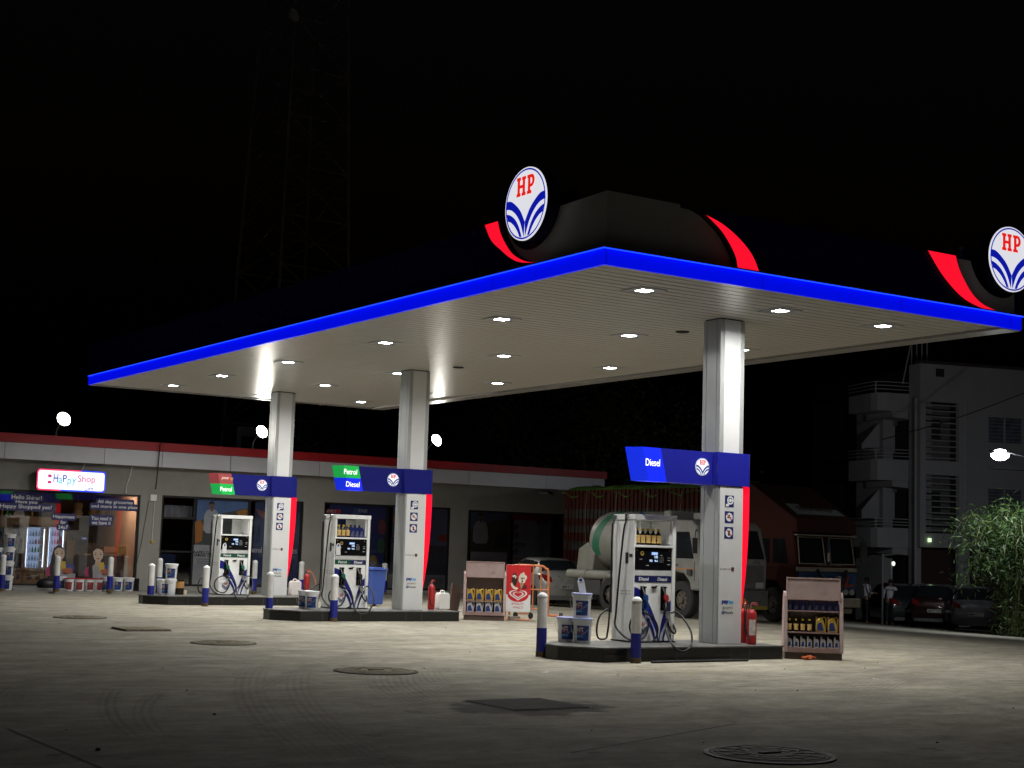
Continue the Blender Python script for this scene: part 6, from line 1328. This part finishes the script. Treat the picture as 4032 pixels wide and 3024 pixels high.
# ---- cars
def car(name, label, loc, rz, paint, L_=4.2, Wd=1.7, H=1.5, kind='hatch', grp=None, rear_plate=None, dusty=False):
    """nose towards +y in local space"""
    t = thing(name, label, 'car', loc, rz, grp)
    hw = Wd/2
    # stations: y, roof z, roof half width, belt z, half width, floor z
    if kind == 'hatch':
        stn = [(-L_/2, .78, .80, .66, .90, .34), (-L_/2+.06, .98, .82, .82, .96, .24), (-L_/2+.14, 1.06, .80, .94, .985, .20), (-L_/2+.42, 1.44, .66, .96, 1.0, .19), (-L_/2+.75, 1.50, .70, .95, 1.0, .19), (-.2, 1.52, .72, .92, 1.0, .19), (.45, 1.46, .70, .90, 1.0, .19), (1.0, 1.10, .72, .90, .99, .19), (1.15, 1.0, .78, .90, .985, .19), (L_/2-.35, .90, .76, .80, .96, .20), (L_/2-.08, .78, .72, .66, .90, .25), (L_/2, .62, .70, .54, .82, .32)]
    else:
        stn = [(-L_/2, .82, .72, .66, .88, .38), (-L_/2+.05, 1.0, .78, .84, .94, .28), (-L_/2+.16, 1.07, .78, .96, .97, .22), (-L_/2+.62, 1.10, .74, .98, 1.0, .20), (-L_/2+1.12, 1.40, .64, .96, 1.0, .19), (-L_/2+1.6, 1.46, .68, .95, 1.0, .19), (.1, 1.47, .70, .93, 1.0, .19), (.55, 1.40, .69, .91, 1.0, .19), (1.15, 1.05, .74, .90, .99, .19), (1.3, .98, .78, .88, .98, .19), (L_/2-.35, .88, .74, .78, .95, .20), (L_/2-.06, .74, .70, .62, .88, .26), (L_/2, .60, .66, .52, .80, .32)]
    sc_ = H/1.5; v = []; n = 0; rows_ = []
    for (y, zr, rw, zb, w, zf_) in stn:
        rw *= hw; w *= hw; zr *= sc_; zb *= sc_
        P = [(w*.86, zf_), (w*.97, zf_+.08), (w, (zf_+zb)/2+.05), (w*.975, zb-.03), (w*.95, zb), (rw*1.03, zr-.075*sc_ if zr-zb > .2 else (zb+zr)/2), (rw*.9, zr-.015), (rw*.45, zr)]
        P = P+[(-a, b_) for a, b_ in P[::-1]]; rows_.append(len(v)); v += [(a, y, b_) for a, b_ in P]; n = len(P)
    f = []; mi = []; gl = []
    for i in range(len(stn)-1):
        for j in range(n-1):
            q = (rows_[i]+j, rows_[i+1]+j, rows_[i+1]+j+1, rows_[i]+j+1)
            hi = stn[i][1]-stn[i][3] > .2 and stn[i+1][1]-stn[i+1][3] > .2
            sideg = j in (4, 10) and hi
            sc1 = stn[i][1]-stn[i][3]; sc2 = stn[i+1][1]-stn[i+1][3]
            endg = (5 <= j <= 9) and ((sc1 > .3) != (sc2 > .3))
            (gl if sideg or endg else f).append(q)
        f.append((rows_[i]+n-1, rows_[i+1]+n-1, rows_[i+1], rows_[i]))
    f.append(tuple(range(rows_[0], rows_[0]+n))); f.append(tuple(range(rows_[-1], rows_[-1]+n))[::-1])
    m = MB(); m.add(v, f); body = m.build('body', paint, t, smooth=True, ang=55)
    m = MB(); m.add([(x*1.002, y, z) for x, y, z in v], gl); m.build('glasshouse', VG, t, smooth=True, ang=40, fix=False)
    for x_ in (hw*.985, -hw*.985):
        m = MB(); s_ = 1 if x_ > 0 else -1
        for yy in (-.1, .85): m.box((min(x_*.94, x_*.97), yy, .95*sc_), (max(x_*.94, x_*.97), yy+.05, 1.36*sc_))
    rearw, frontw = -L_/2+.80, L_/2-.80
    for yy in (rearw, frontw):
        for s_ in (-1, 1):
            m = MB(); m.cyl((s_*(hw-.02), yy, .31), (s_*(hw+.004), yy, .31), .35, n=28); m.build('wheel_arch', DARK, body, smooth=True)
            wheel(t, s_*(hw-.09), yy, .30, .19, s_, mat('alloy_rim', (.25, .25, .25), .4, metal=.7), False)
    yb = -L_/2
    for s_ in (-1, 1):
        m = MB(); m.add([(s_*hw*.90, yb+.02, .80*sc_), (s_*hw*.62, yb-.012, .74*sc_), (s_*hw*.66, yb+.0, .90*sc_), (s_*hw*.965, yb+.13, 1.0*sc_), (s_*hw*1.0, yb+.38, .92*sc_), (s_*hw*.99, yb+.30, .80*sc_)], [(0, 1, 2, 3), (0, 3, 4, 5)]); m.build('tail_light', mat('tail_lens', (.16, .01, .012), .12, var=0), body, fix=False)
        m = MB(); yf = L_/2; m.add([(s_*hw*.55, yf-.045, .66*sc_), (s_*hw*.80, yf-.02, .66*sc_), (s_*hw*.93, yf-.22, .70*sc_), (s_*hw*.92, yf-.3, .80*sc_), (s_*hw*.6, yf-.08, .76*sc_)], [(0, 1, 2, 3, 4)]); m.build('headlight', mat('dull_lens', (.35, .36, .36), .2), body, fix=False)
    m = MB(); m.box((-.25, yb-.03, .56), (.25, yb-.012, .68)); pp = m.build('number_plate', WPL if rear_plate else mat('dirty_plate', (.35, .35, .33), .6), body)
    text('lettering', rear_plate or 'MH 12', INK, pp, (0, yb-.032, .62), X, Z, w=.42, h=.07)
    for a_, b_ in (((-hw*.85, yb-.01, .22), (hw*.85, yb+.1, .34)), ((-hw*.6, L_/2-.06, .4), (hw*.6, L_/2+.01, .54))): m = MB(); m.box(a_, b_); m.build('bumper_trim', BUMP, body)
    for s_ in (-1, 1): m = MB(); m.ell((s_*(hw+.1), .75, .98*sc_), (.1, .06, .07), 6); m.build('mirror', paint, body, smooth=True)
    return t
SILVER = mat('silver_car_paint', (.34, .345, .325), .3, metal=.5, var=.12, coat=.6)
DRK = mat('dark_grey_car_paint', (.030, .032, .036), .25, metal=.4, var=.1, coat=.8); DRED = mat('dark_red_car_paint', (.03, .008, .008), .25, metal=.3, var=.1, coat=.8); PWH = mat('dusty_white_car_paint', (.12, .12, .13), .35, var=.1, coat=.5)
car('parked_car', 'silver saloon car seen from behind, parked before the posters and partly behind the barricade', (27.0, 39.6, -.03), radians(-14), SILVER, 4.3, 1.7, 1.5, 'sedan', 'parked cars')
q = G(3600, 2468); car('parked_car', 'dark grey hatchback with a white number plate, parked behind the two men', (q.x+.9, q.y+1.8, q.z), radians(-28), DRK, 3.9, 1.7, 1.6, 'hatch', 'parked cars', 'MH 12 4523')
q = G(3705, 2478); car('parked_car', 'dark red hatchback between the dark grey car and the pale car', (q.x+2.2, q.y+2.2, q.z), radians(-50), DRED, 4.0, 1.7, 1.6, 'hatch', 'parked cars')
q = G(3850, 2490); car('parked_car', 'pale dusty hatchback parked beside the bamboo', (q.x+1.3, q.y+1.5, q.z), radians(-42), PWH, 3.7, 1.65, 1.6, 'hatch', 'parked cars')

# ================================================================== PEOPLE
SKIN = mat('brown_skin', (.16, .08, .05), .55, var=.08); SHIRT = mat('pale_shirt', (.42, .42, .44), .8, var=.12, sc=8, bump=.2, bs=12); TROU = mat('black_trousers', (.012, .012, .016), .8, var=.1); HAIR = mat('black_hair', (.008, .007, .006), .6, var=0)
def skinmesh(name, V, E, Rr, m_, parent, root=0, sub=2):
    me = bpy.data.meshes.new(name); me.from_pydata(V, E, []); me.materials.append(m_); o = bpy.data.objects.new(name, me); COL.objects.link(o)
    md = o.modifiers.new('skin', 'SKIN'); md.use_smooth_shade = True
    if not me.skin_vertices: 
        b = bmesh.new(); b.from_mesh(me); b.verts.layers.skin.verify(); b.to_mesh(me); b.free()
    for i, r in enumerate(Rr):
        sv = me.skin_vertices[0].data[i]; sv.radius = r if isinstance(r, tuple) else (r, r); sv.use_root = (i == root)
    o.modifiers.new('sub', 'SUBSURF').levels = sub; o.modifiers['sub'].render_levels = sub
    dg = bpy.context.evaluated_depsgraph_get(); me2 = bpy.data.meshes.new_from_object(o.evaluated_get(dg)); bpy.data.objects.remove(o)
    o = bpy.data.objects.new(name, me2); COL.objects.link(o); o.parent = parent; me2.polygons.foreach_set('use_smooth', [True]*len(me2.polygons)); return o
def person(label, loc, rz, lean, arms):
    """local: faces +x; z up; arms: two lists shoulder, elbow, wrist"""
    t = thing('person', label, 'person', loc, rz, 'men by the parked cars'); L_ = lean
    V = []; E = []; Rr = []
    def a(p, r, par=None): V.append(p); Rr.append(r); (E.append((par, len(V)-1)) if par is not None else None); return len(V)-1
    pel = a((0, 0, .95), .125); wst = a((.01+L_*.2, 0, 1.10), .12, pel); ch = a((L_*.55, 0, 1.32), .145, wst); nb_ = a((L_*.8, 0, 1.46), .085, ch); nk = a((L_, 0, 1.53), .05, nb_); hd = a((L_*1.15+.01, 0, 1.61), .078, nk); ht = a((L_*1.2, 0, 1.70), .075, hd)
    for s_ in (-1, 1):
        hp = a((0, s_*.09, .90), .105, pel); kn = a((.02, s_*.10, .50), .066, hp); an = a((-.01, s_*.11, .10), .045, kn); he = a((-.03, s_*.11, .045), .042, an); to = a((.15, s_*.13, .035), .034, he)
        sh_, el, wr = arms[0 if s_ < 0 else 1]
        s1 = a(sh_, .062, nb_); e1_ = a(el, .045, s1); w1_ = a(wr, .030, e1_)
        d = (Vector(wr)-Vector(el)).normalized(); pm = Vector(wr)+d*.05; p1_ = a(tuple(pm), .030, w1_); sd = d.cross(Z if abs(d.z) < .8 else X).normalized()
        for k in range(4):
            b_ = pm+d*.04+sd*(.024*(k-1.5)); f1 = a(tuple(b_), .011, p1_); f2 = a(tuple(b_+d*(.035+.004*(1.5-abs(k-1.5)))-Z*.006), .009, f1); a(tuple(b_+d*(.06+.008*(1.5-abs(k-1.5)))-Z*.02), .008, f2)
        th = a(tuple(pm+sd*.04-d*.01), .011, p1_); a(tuple(pm+sd*.055+d*.03), .009, th)
    b_ = skinmesh('body', V, E, Rr, SKIN, t)
    # shirt and trousers: the same limbs a little fuller
    V2 = []; E2 = []; R2 = []
    def c(p, r, par=None): V2.append(p); R2.append(r); (E2.append((par, len(V2)-1)) if par is not None else None); return len(V2)-1
    w0 = c((.0, 0, .90), .150); w1 = c((.01+L_*.2, 0, 1.10), .145, w0); c2_ = c((L_*.55, 0, 1.32), .165, w1); n2 = c((L_*.8, 0, 1.45), .10, c2_)
    for s_ in (-1, 1):
        sh_, el, wr = arms[0 if s_ < 0 else 1]; s1 = c(sh_, .078, n2); e1_ = c(el, .062, s1); c(tuple(Vector(el)*.35+Vector(wr)*.65), .048, e1_)
    skinmesh('shirt', V2, E2, R2, SHIRT, t)
    V2 = []; E2 = []; R2 = []; p0 = c((0, 0, .93), .142)
    for s_ in (-1, 1): h_ = c((0, s_*.09, .84), .115, p0); k_ = c((.02, s_*.10, .50), .082, h_); c((-.01, s_*.11, .09), .07, k_)
    skinmesh('trousers', V2, E2, R2, TROU, t)
    m = MB(); m.ell((L_*1.2-.02, 0, 1.67), (.098, .085, .085), 8); m.build('hair', HAIR, t, smooth=True)
    m = MB(); hx = L_*1.15+.01
    m.ell((hx+.075, .03, 1.635), (.012, .014, .008), 4); m.ell((hx+.075, -.03, 1.635), (.012, .014, .008), 4); m.ell((hx+.085, 0, 1.60), (.018, .012, .022), 4); m.ell((hx+.07, 0, 1.565), (.012, .022, .006), 4); m.ell((hx, .082, 1.61), (.016, .01, .026), 4); m.ell((hx, -.082, 1.61), (.016, .01, .026), 4); m.build('face', SKIN, t, smooth=True)
    return t
q = G(3412, 2456); person('man in a pale shirt and dark trousers standing side on with folded arms', q, radians(-35), .02, (((.0, -.19, 1.42), (.06, -.24, 1.14), (.26, -.04, 1.17)), ((.0, .19, 1.42), (.07, .23, 1.13), (.27, .03, 1.14))))
q = G(3503, 2461); person('man in a pale shirt seen from behind, bending towards the dark car', q, radians(35), .16, (((.13, -.20, 1.38), (.20, -.27, 1.10), (.38, -.22, .96)), ((.13, .20, 1.38), (.18, .28, 1.10), (.34, .24, .93))))
q = G(3474, 2462); m = MB(); m.cyl((0, 0, 0), (0, 0, 2.6), .035, n=8); m.tube([(0, 0, 2.55), (.9, .3, 2.6), (1.3, .4, 2.62)], .03, 6); o = m.build('metal_post', mat('grey_post', (.12, .12, .12), .6)); o.location = q; tag(o, 'thin grey metal post standing between the two men', 'post')

# ================================================================== APARTMENT BLOCK
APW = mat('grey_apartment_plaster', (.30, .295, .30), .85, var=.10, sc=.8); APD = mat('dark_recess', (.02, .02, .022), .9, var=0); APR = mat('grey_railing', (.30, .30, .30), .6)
ad = atan2(-.29, .956); aq = _f*0; ahead = YAW+math.atan((3634-2016)/FPX); ao = Vector((65*sin(ahead), 65*cos(ahead), 0)); agz = zf(ao.x)
dxa = Vector((cos(ad), sin(ad), 0)); dya = Vector((-sin(ad), cos(ad), 0))
t = thing('apartment_building', 'dark grey apartment block with curved balconies on its left corner', 'building', (ao.x, ao.y, agz), ad)
def A_(px_, py_, yo=0):
    d = ray(px_, py_); o = Vector((0, 0, CAMH)); k = ((ao+dya*yo-o).dot(dya))/d.dot(dya); p = o+d*k-ao; return (p.dot(dxa), p.z-agz)
cz_ = lambda px_, py_: (3250+px_*.7836, 1300+py_*.7836)
AW = 12; ztop_ = A_(*cz_(505, 168))[1]
recs = []   # holes in the facade: (x0, x1, z0, z1)
for (a, b_, c, d) in ((505, 357, 672, 662), (505, 725, 672, 1025)): p, q = A_(*cz_(a, b_)), A_(*cz_(c, d)); recs.append((p[0], q[0], q[1], p[1]))
p, q = A_(*cz_(491, 1090)), A_(*cz_(672, 1300)); gar = (0.05, q[0], 0.0, p[1])
wn = []
for (a, b_, c, d) in ((820, 437, 993, 572), (818, 797, 993, 930)): p, q = A_(*cz_(a, b_)), A_(*cz_(c, d)); wn.append((p[0], q[0], q[1], p[1]))
zc = sorted({0, ztop_, gar[3]}|{r[2] for r in recs+wn}|{r[3] for r in recs+wn}); xc = sorted({0, AW, gar[1], gar[1]+.5, gar[1]+3.5}|{r[0] for r in recs+wn}|{r[1] for r in recs+wn})
m = MB(); holes = recs+wn+[(0.05, gar[1], 0, gar[3]), (gar[1]+.5, gar[1]+3.5, 0, gar[3])]
for i in range(len(xc)-1):
    for j in range(len(zc)-1):
        cx_, cz2 = (xc[i]+xc[i+1])/2, (zc[j]+zc[j+1])/2
        if any(h[0] < cx_ < h[1] and h[2] < cz2 < h[3] for h in holes): continue
        m.box((xc[i], 0, zc[j]), (xc[i+1], .25, zc[j+1]))
m.box((0, .251, 0), (.2, .9, ztop_)); m.build('front_wall', APW, t)
m = MB(); m.box((.25, .9, 0), (AW, 10, ztop_-.1)); m.build('core', APD, t)
m = MB(); m.box((-.05, -.08, ztop_+.002), (AW, .4, ztop_+.12)); m.build('parapet_cap', mat('dark_coping', (.05, .03, .03), .8), t)
p, q = A_(*cz_(555, 192)), A_(*cz_(597, 236)); m = MB(); m.box((p[0], -.004, q[1]), (q[0], .02, p[1])); m.build('vent_opening', APD, t)
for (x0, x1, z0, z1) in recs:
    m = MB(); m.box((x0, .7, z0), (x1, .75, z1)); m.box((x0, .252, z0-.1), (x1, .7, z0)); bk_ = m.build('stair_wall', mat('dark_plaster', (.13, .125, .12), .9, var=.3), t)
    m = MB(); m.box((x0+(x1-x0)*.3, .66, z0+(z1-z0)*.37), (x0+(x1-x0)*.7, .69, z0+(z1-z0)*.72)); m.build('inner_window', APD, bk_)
    for k in range(10):
        z = z0+(z1-z0)*(k+.5)/10; m = MB(); m.cyl((x0, .1, z), (x1, .1, z), .028, n=6); m.build('grille_bar', APR, t)
    m = MB()
    for k in range(9): z = z0+(z1-z0)*(k+.2)/9; m.box((x0-.0+.02, .14, z), (x0+.35, .3, z+.2))
    m.build('jali_blocks', mat('pale_block', (.22, .22, .22), .9), t)
for (x0, x1, z0, z1) in wn:
    m = MB(); m.box((x0, .12, z0), (x1, .16, z1)); w_ = m.build('window', mat('curtained_glass', (.10, .11, .14), .3, var=.4, sc=2), t)
    m = MB(); m.box((x0-.04, -.03, z1), (x1+.04, .12, z1+.08)); m.box((x0-.04, -.03, z0-.05), (x1+.04, .12, z0)); m.box(((x0+x1)/2-.04, .08, z0), ((x0+x1)/2+.04, .119, z1)); m.build('window_frame', APR, w_)
    for k in range(7): z = z0+(z1-z0)*(k+.5)/7; m = MB(); m.cyl((x0, .05, z), (x1, .05, z), .012, n=5); m.build('grille_bar', APR, w_)
    if z0 > 5: m = MB(); m.box((x0-.05, -.5, z0-1.15), (x1+.2, -.001, z0-1.0)); m.build('sun_shade', APW, t)
for (px_, zz_) in ((gar[1]+.25, 0), (-.25, 0)):
    m = MB(); m.cyl((px_, -.06, 0), (px_, -.06, ztop_-1.5), .05, n=8); m.build('drain_pipe', APR, t, smooth=True)
m = MB(); m.box((.05, .6, 0), (gar[1], .65, gar[3])); m.box((gar[1]+.5, .6, 0), (gar[1]+3.5, .65, gar[3])); m.build('shutter', mat('rusty_shutter', (.045, .02, .015), .8, var=.3), t)
# stepped balconies on the left corner
BY0 = .95
def AB(px_, py_): return A_(*cz_(px_, py_), BY0)
for (r0, r1, p1_, s0) in ((255, 310, 400, None), (595, 645, 750, 465), (945, 990, 1090, 805)):
    xl, zp1 = AB(258, r1); xr = AB(448, r1)[0]; zp0 = AB(258, p1_)[1]; zr = AB(262, r0)[1]; xr = max(xr, -.01)
    cur = [(xl+.35, BY0+.0)]; PL = [(xr, BY0), (xl+.5, BY0), (xl+.12, BY0+.15), (xl, BY0+.5), (xl, BY0+2.4), (xr, BY0+2.4)]
    m = MB(); m.prism(PL, 'z', zp0, zp0+.15); PI_ = [(xr, BY0+.12), (xl+.55, BY0+.12), (xl+.2, BY0+.25), (xl+.12, BY0+.55), (xl+.12, BY0+2.4)]
    for i in range(4):
        a, b_, c, d = PL[i], PL[i+1], PI_[i+1], PI_[i]
        m.prism([a, b_, c, d], 'z', zp0+.151, zp1)
    bl = m.build('balcony', APW, t)
    for k in range(3):
        z = zp1+(zr-zp1)*(k+1)/3; m = MB(); m.tube([(a, b_+.05, z) for a, b_ in PL[:5]], .022, 6, k=2); m.build('rail', APR, bl)
    m = MB(); m.cyl((xl+.1, BY0+.25, zp1), (xl+.1, BY0+.25, zr), .03, n=6); m.build('rail_post', APR, bl)
    m = MB(); m.prism([(xr, zp0-.001), (xl+.8, zp0-.001), (xl+.8, zp0-.25), (xr, zp0-.32)], 'y', BY0+.1, BY0+2.3); m.build('balcony_beam', APW, t)
    if s0:
        za = AB(443, s0)[1]; zb = AB(270, s0+95)[1]; m = MB(); m.prism([(xr, zr+.01), (xl+.15, zr+.01), (xl+.15, zb), (xl+.9, za), (xr, za)], 'y', BY0+1.5, BY0+1.6); m.build('sloping_wall', APW, t)
        q = AB(420, s0-25); m = MB(); m.box((q[0]-.3, BY0+1.3, q[1]-.25), (q[0]+.25, BY0+1.49, q[1]+.25)); u_ = m.build('air_conditioner', mat('ac_grey', (.12, .12, .12), .7), t, bevel=.02)
m = MB(); m.box((-.5, BY0+1.2, 0), (-.02, BY0+3.5, ztop_-1.2)); m.build('side_wall', APW, t)
m = MB()
for k in range(4): x = .3+k*.25; m.cyl((x, 1.2, ztop_-.1), (x, 1.2, ztop_+1.4+.2*(k % 2)), .03, n=6)
m.cyl((-.25, 1.0, ztop_-.8), (.35, 1.1, ztop_+1.6), .03, n=6); m.build('rooftop_scaffold', APR, t)
q = A_(*cz_(519, 1055)); m = MB(); m.box((q[0]-.05, -.12, q[1]-.08), (q[0]+.06, -.01, q[1]+.08)); tl = m.build('wall_lamp', lamp_mat('faint_green_lamp', (.55, .85, .45), 1.6), t)
# small back wall and gate left of the block
q = G(3430, 2440); m = MB(); m.box((-4, 0, 0), (7.5, .2, 2.2)); o = m.build('boundary_wall', mat('dark_boundary', (.07, .07, .065), .9, var=.3)); o.location = (q.x+3, q.y+4, q.z-.1); o.rotation_euler = (0, 0, ad); tag(o, 'low dark boundary wall behind the two men', 'wall')
q = G(3517, 2440); c = ray(*cz_(342, 1173)); 
kk = (ao+dya*0-Vector((0, 0, CAMH))).dot(dya)/c.dot(dya)*.94; pp = Vector((0, 0, CAMH))+c*kk
t5 = thing('yard_lamp', 'small white lamp glowing above the man bending by the dark car', 'lamp', pp); m = MB(); m.ell((0, 0, 0), (.07, .07, .09), 6); m.build('bulb', lamp_mat('small_bulb', (1, 1, .95), 1.2), t5, smooth=True); m = MB(); m.cyl((0, .1, .1), (0, .1, -(pp.z-zf(pp.x))), .03, n=6); m.build('pole', APR, t5)
# ---- street lamp
d = ray(3938, 1783); k = 48.5/sqrt(d.x**2+d.y**2); lp = Vector((0, 0, CAMH))+d*k; d2 = ray(4032, 1826); lp2 = Vector((0, 0, CAMH))+d2*(56/sqrt(d2.x**2+d2.y**2))
perp = Vector((d.y, -d.x, 0)).normalized(); base = lp+perp*2.1; base.z = zf(base.x)
t = thing('street_lamp', 'bright street lamp on a curved arm in front of the apartment block', 'street lamp', base)
m = MB(); m.cyl((0, 0, 0), (0, 0, lp.z-base.z-1.1), .08, .055, 12); m.build('pole', STEEL, t, smooth=True)
rel = lp-base; m = MB(); m.tube([(0, 0, rel.z-1.1), tuple(Vector((rel.x*.2, rel.y*.2, rel.z-.55))), tuple(Vector((rel.x*.5, rel.y*.5, rel.z-.2))), tuple(Vector((rel.x*.95, rel.y*.95, rel.z+.05)))], .03, 8); m.build('arm', STEEL, t, smooth=True)
m = MB(); m.box((-.32, -.11, .0), (.32, .11, .07)); hd = m.build('head', STEEL, t, bevel=.03); hd.location = rel; hd.rotation_euler = (radians(22), 0, atan2(perp.y, perp.x))
m = MB(); m.ell((0, -.02, -.06), (.27, .18, .17), 10); m.build('lens', lamp_mat('street_lens', (.9, .95, 1), 60), hd, smooth=True)
lamp('lamp', hd, (0, -.03, -.25), .3, 240, (.88, .93, 1), 178, (radians(20), 0, 0))
# overhead wire
a = ray(4080, 1530); b_ = ray(3475, 1730); m = MB(); pa = Vector((0, 0, CAMH))+a*52; pb = Vector((0, 0, CAMH))+b_*60; m.tube([pa, (pa+pb)/2-Z*.12, pb], .018, 5); tag(m.build('overhead_wire', BLACK, smooth=True), 'black overhead wire crossing the apartment block', 'wire')
# ================================================================== BAMBOO
BLF = [mat('bamboo_leaf', (.032, .07, .012), .5, var=.35, sc=2), mat('bamboo_leaf_pale', (.055, .09, .02), .5, var=.3, sc=2), mat('bamboo_leaf_dark', (.014, .034, .007), .55, var=.3, sc=2)]
q = G(4010, 2508); dist = sqrt(q.x**2+q.y**2); t = thing('bamboo_clump', 'leafy green bamboo clump drooping at the right edge, lit from above', 'bamboo', (q.x, q.y, q.z))
rt = Vector((cos(YAW+.32), -sin(YAW+.32), 0)); bk = Vector((sin(YAW+.32), cos(YAW+.32), 0)); sc_ = dist/FPX
rr = random.Random(21); tips = []; m = MB()
outline = [(-270, 2130, 3755), (0, 0, 0)]
for k in range(62):
    # each culm rises and arches outwards
    ang = rr.uniform(0, 2*pi); out = rr.uniform(.5, 2.0); h = rr.uniform(2.6, 4.6)*(1-.10*out)
    dr = rt*cos(ang)*out+bk*sin(ang)*out*.8; b0_ = Vector((rr.uniform(-.4, .4), rr.uniform(-.4, .4), 0))
    P = [b0_, b0_+dr*.12+Z*h*.45, b0_+dr*.45+Z*h*.85, b0_+dr*.85+Z*h, b0_+dr*1.15+Z*(h-.35-.25*out)]
    m.tube(P, lambda s_: .022*(1-.8*s_)+.003, 5, k=4); tips.append(smooth_path(P, 10))
m.build('culms', mat('bamboo_stem', (.10, .11, .04), .6, var=.3), t, smooth=True)
m = MB()
for P in tips:
    n = len(P)
    for _ in range(230):
        s_ = rr.random()**.75; i = min(n-1, int(s_*n)); c = P[i]+Vector((rr.gauss(0, .26), rr.gauss(0, .26), rr.gauss(0, .20)))
        if s_ < .3 and rr.random() < .2: continue
        L_ = rr.uniform(.14, .27); d = Vector((rr.gauss(0, 1), rr.gauss(0, 1), rr.uniform(-1.3, .35))).normalized(); sd = d.cross(Vector((rr.gauss(0, 1), rr.gauss(0, 1), rr.gauss(0, 1)))).normalized()*L_*.085
        a, b_, e = c, c+d*L_*.45-Z*.01, c+d*L_-Z*L_*.18
        m.add([a, b_+sd, e, b_-sd], [(0, 1, 2, 3)], rr.choice((0, 0, 1, 2)))
lv = m.build('foliage', BLF, t, fix=False)
# ================================================================== LATTICE TOWER, ROOF CABIN, DARK TREES
hd_ = YAW+math.atan((1128-2016)/FPX); T0 = Vector((72*sin(hd_), 72*cos(hd_), 0))
t = thing('lattice_tower', 'tall dim steel lattice tower rising behind the canopy', 'tower', (T0.x, T0.y, 0), radians(8))
LAT = mat('tower_steel', (.24, .20, .18), .7, metal=.2, var=.2)
def tw(z): return 2.35-1.05*z/34
cr = [(-1, -1), (1, -1), (1, 1), (-1, 1)]
for (a, b_) in cr: m = MB(); m.cyl((a*tw(0), b_*tw(0), 0), (a*tw(34), b_*tw(34), 34), .085, .07, 6); m.build('leg', LAT, t)
m = MB(); zz = 0; stp = 2.4
while zz < 33:
    for i in range(4):
        a, b_ = cr[i], cr[(i+1) % 4]; w0, w1 = tw(zz), tw(zz+stp); p0 = Vector((a[0]*w0, a[1]*w0, zz)); p1 = Vector((b_[0]*w0, b_[1]*w0, zz)); p2 = Vector((b_[0]*w1, b_[1]*w1, zz+stp)); p3 = Vector((a[0]*w1, a[1]*w1, zz+stp))
        m.cyl(p0, p2, .03, n=4); m.cyl(p1, p3, .03, n=4); m.cyl(p3, p2, .035, n=4)
        mid = (p0+p2)/2; m.cyl((p0+p3)/2, mid, .02, n=4); m.cyl((p1+p2)/2, mid, .02, n=4)
    zz += stp
m.build('bracing', LAT, t)
m = MB(); m.lathe([(.02, 0), (.25, .05), (.35, .2), (.02, .12)], n=14); dsh = m.build('dish', WPL, t, smooth=True); dsh.location = (-tw(26)-.2, -tw(26), 26.3); dsh.rotation_euler = (radians(80), 0, radians(20))
y = BY+6; p = ony(936, 1682, y); q = ony(1075, 1772, y); t = thing('roof_cabin', 'small pale cabin on the shop roof behind the middle floodlight', 'cabin', (p.x, y, zpan+.36)); w, h = q.x-p.x, p.z-zpan-.36
m = MB(); m.box((0, 0, h-.30), (w, .12, h)); m.box((0, 0, 0), (.16, .12, h-.301)); m.box((.161, .02, 0), (w, .10, h-1.05)); m.build('wall', mat('cabin_wall', (.30, .30, .31), .8, var=.1), t)
m = MB(); m.box((.161, .3, h-1.05), (w, .35, h-.3)); m.box((.25, .0, 0), (.42, .019, h-1.2)); m.box((.62, .0, 0), (1.2, .019, h-1.15)); m.build('opening', APD, t)
m = MB(); m.box((-.05, -.1, h+.002), (w+.1, 2.2, h+.06)); m.build('roof', mat('cabin_roof', (.12, .12, .12), .8), t)
def tree(px_, d_, H, R_, label, seed):
    hh = YAW+math.atan((px_-2016)/FPX); q = Vector((d_*sin(hh), d_*cos(hh), 0)); q.z = zf(q.x); t = thing('dark_tree', label, 'tree', q, group='trees behind the shop'); rr = random.Random(seed)
    m = MB(); m.tube([(0, 0, 0), (.1, 0, H*.3), (-.1, .1, H*.55)], lambda s_: .22-.12*s_, 8)
    br_ = []
    for k in range(12):
        a = rr.uniform(0, 2*pi); e = Vector((cos(a)*R_*rr.uniform(.4, .9), sin(a)*R_*rr.uniform(.4, .9), H*rr.uniform(.5, .95))); m.tube([(0, 0, H*rr.uniform(.25, .5)), e*.5+Z*H*.22, e], lambda s_: .08-.06*s_, 5, k=3); br_.append(e)
    m.build('trunk', mat('bark', (.07, .05, .04), .9), t, smooth=True); m = MB()
    for e in br_:
        for _ in range(420):
            c = e+Vector((rr.gauss(0, R_*.22), rr.gauss(0, R_*.22), rr.gauss(0, H*.09))); d = Vector((rr.gauss(0, 1), rr.gauss(0, 1), rr.gauss(0, 1))).normalized(); s2 = d.orthogonal()*.07; d *= .11
            m.add([c-d, c+s2, c+d, c-s2], [(0, 1, 2, 3)])
    m.build('crown', mat('dark_leaf', (.045, .075, .02), .6, var=.3, sc=2), t, fix=False)
tree(2330, 62, 8.5, 3.2, 'dark tree behind the right end of the shop roof', 1)
tree(2560, 66, 8.0, 3.0, 'dark tree behind the green tarpaulin of the cargo truck', 2)
tree(1960, 64, 8.0, 2.6, 'dark tree behind the shop roof, right of the third floodlight', 3)
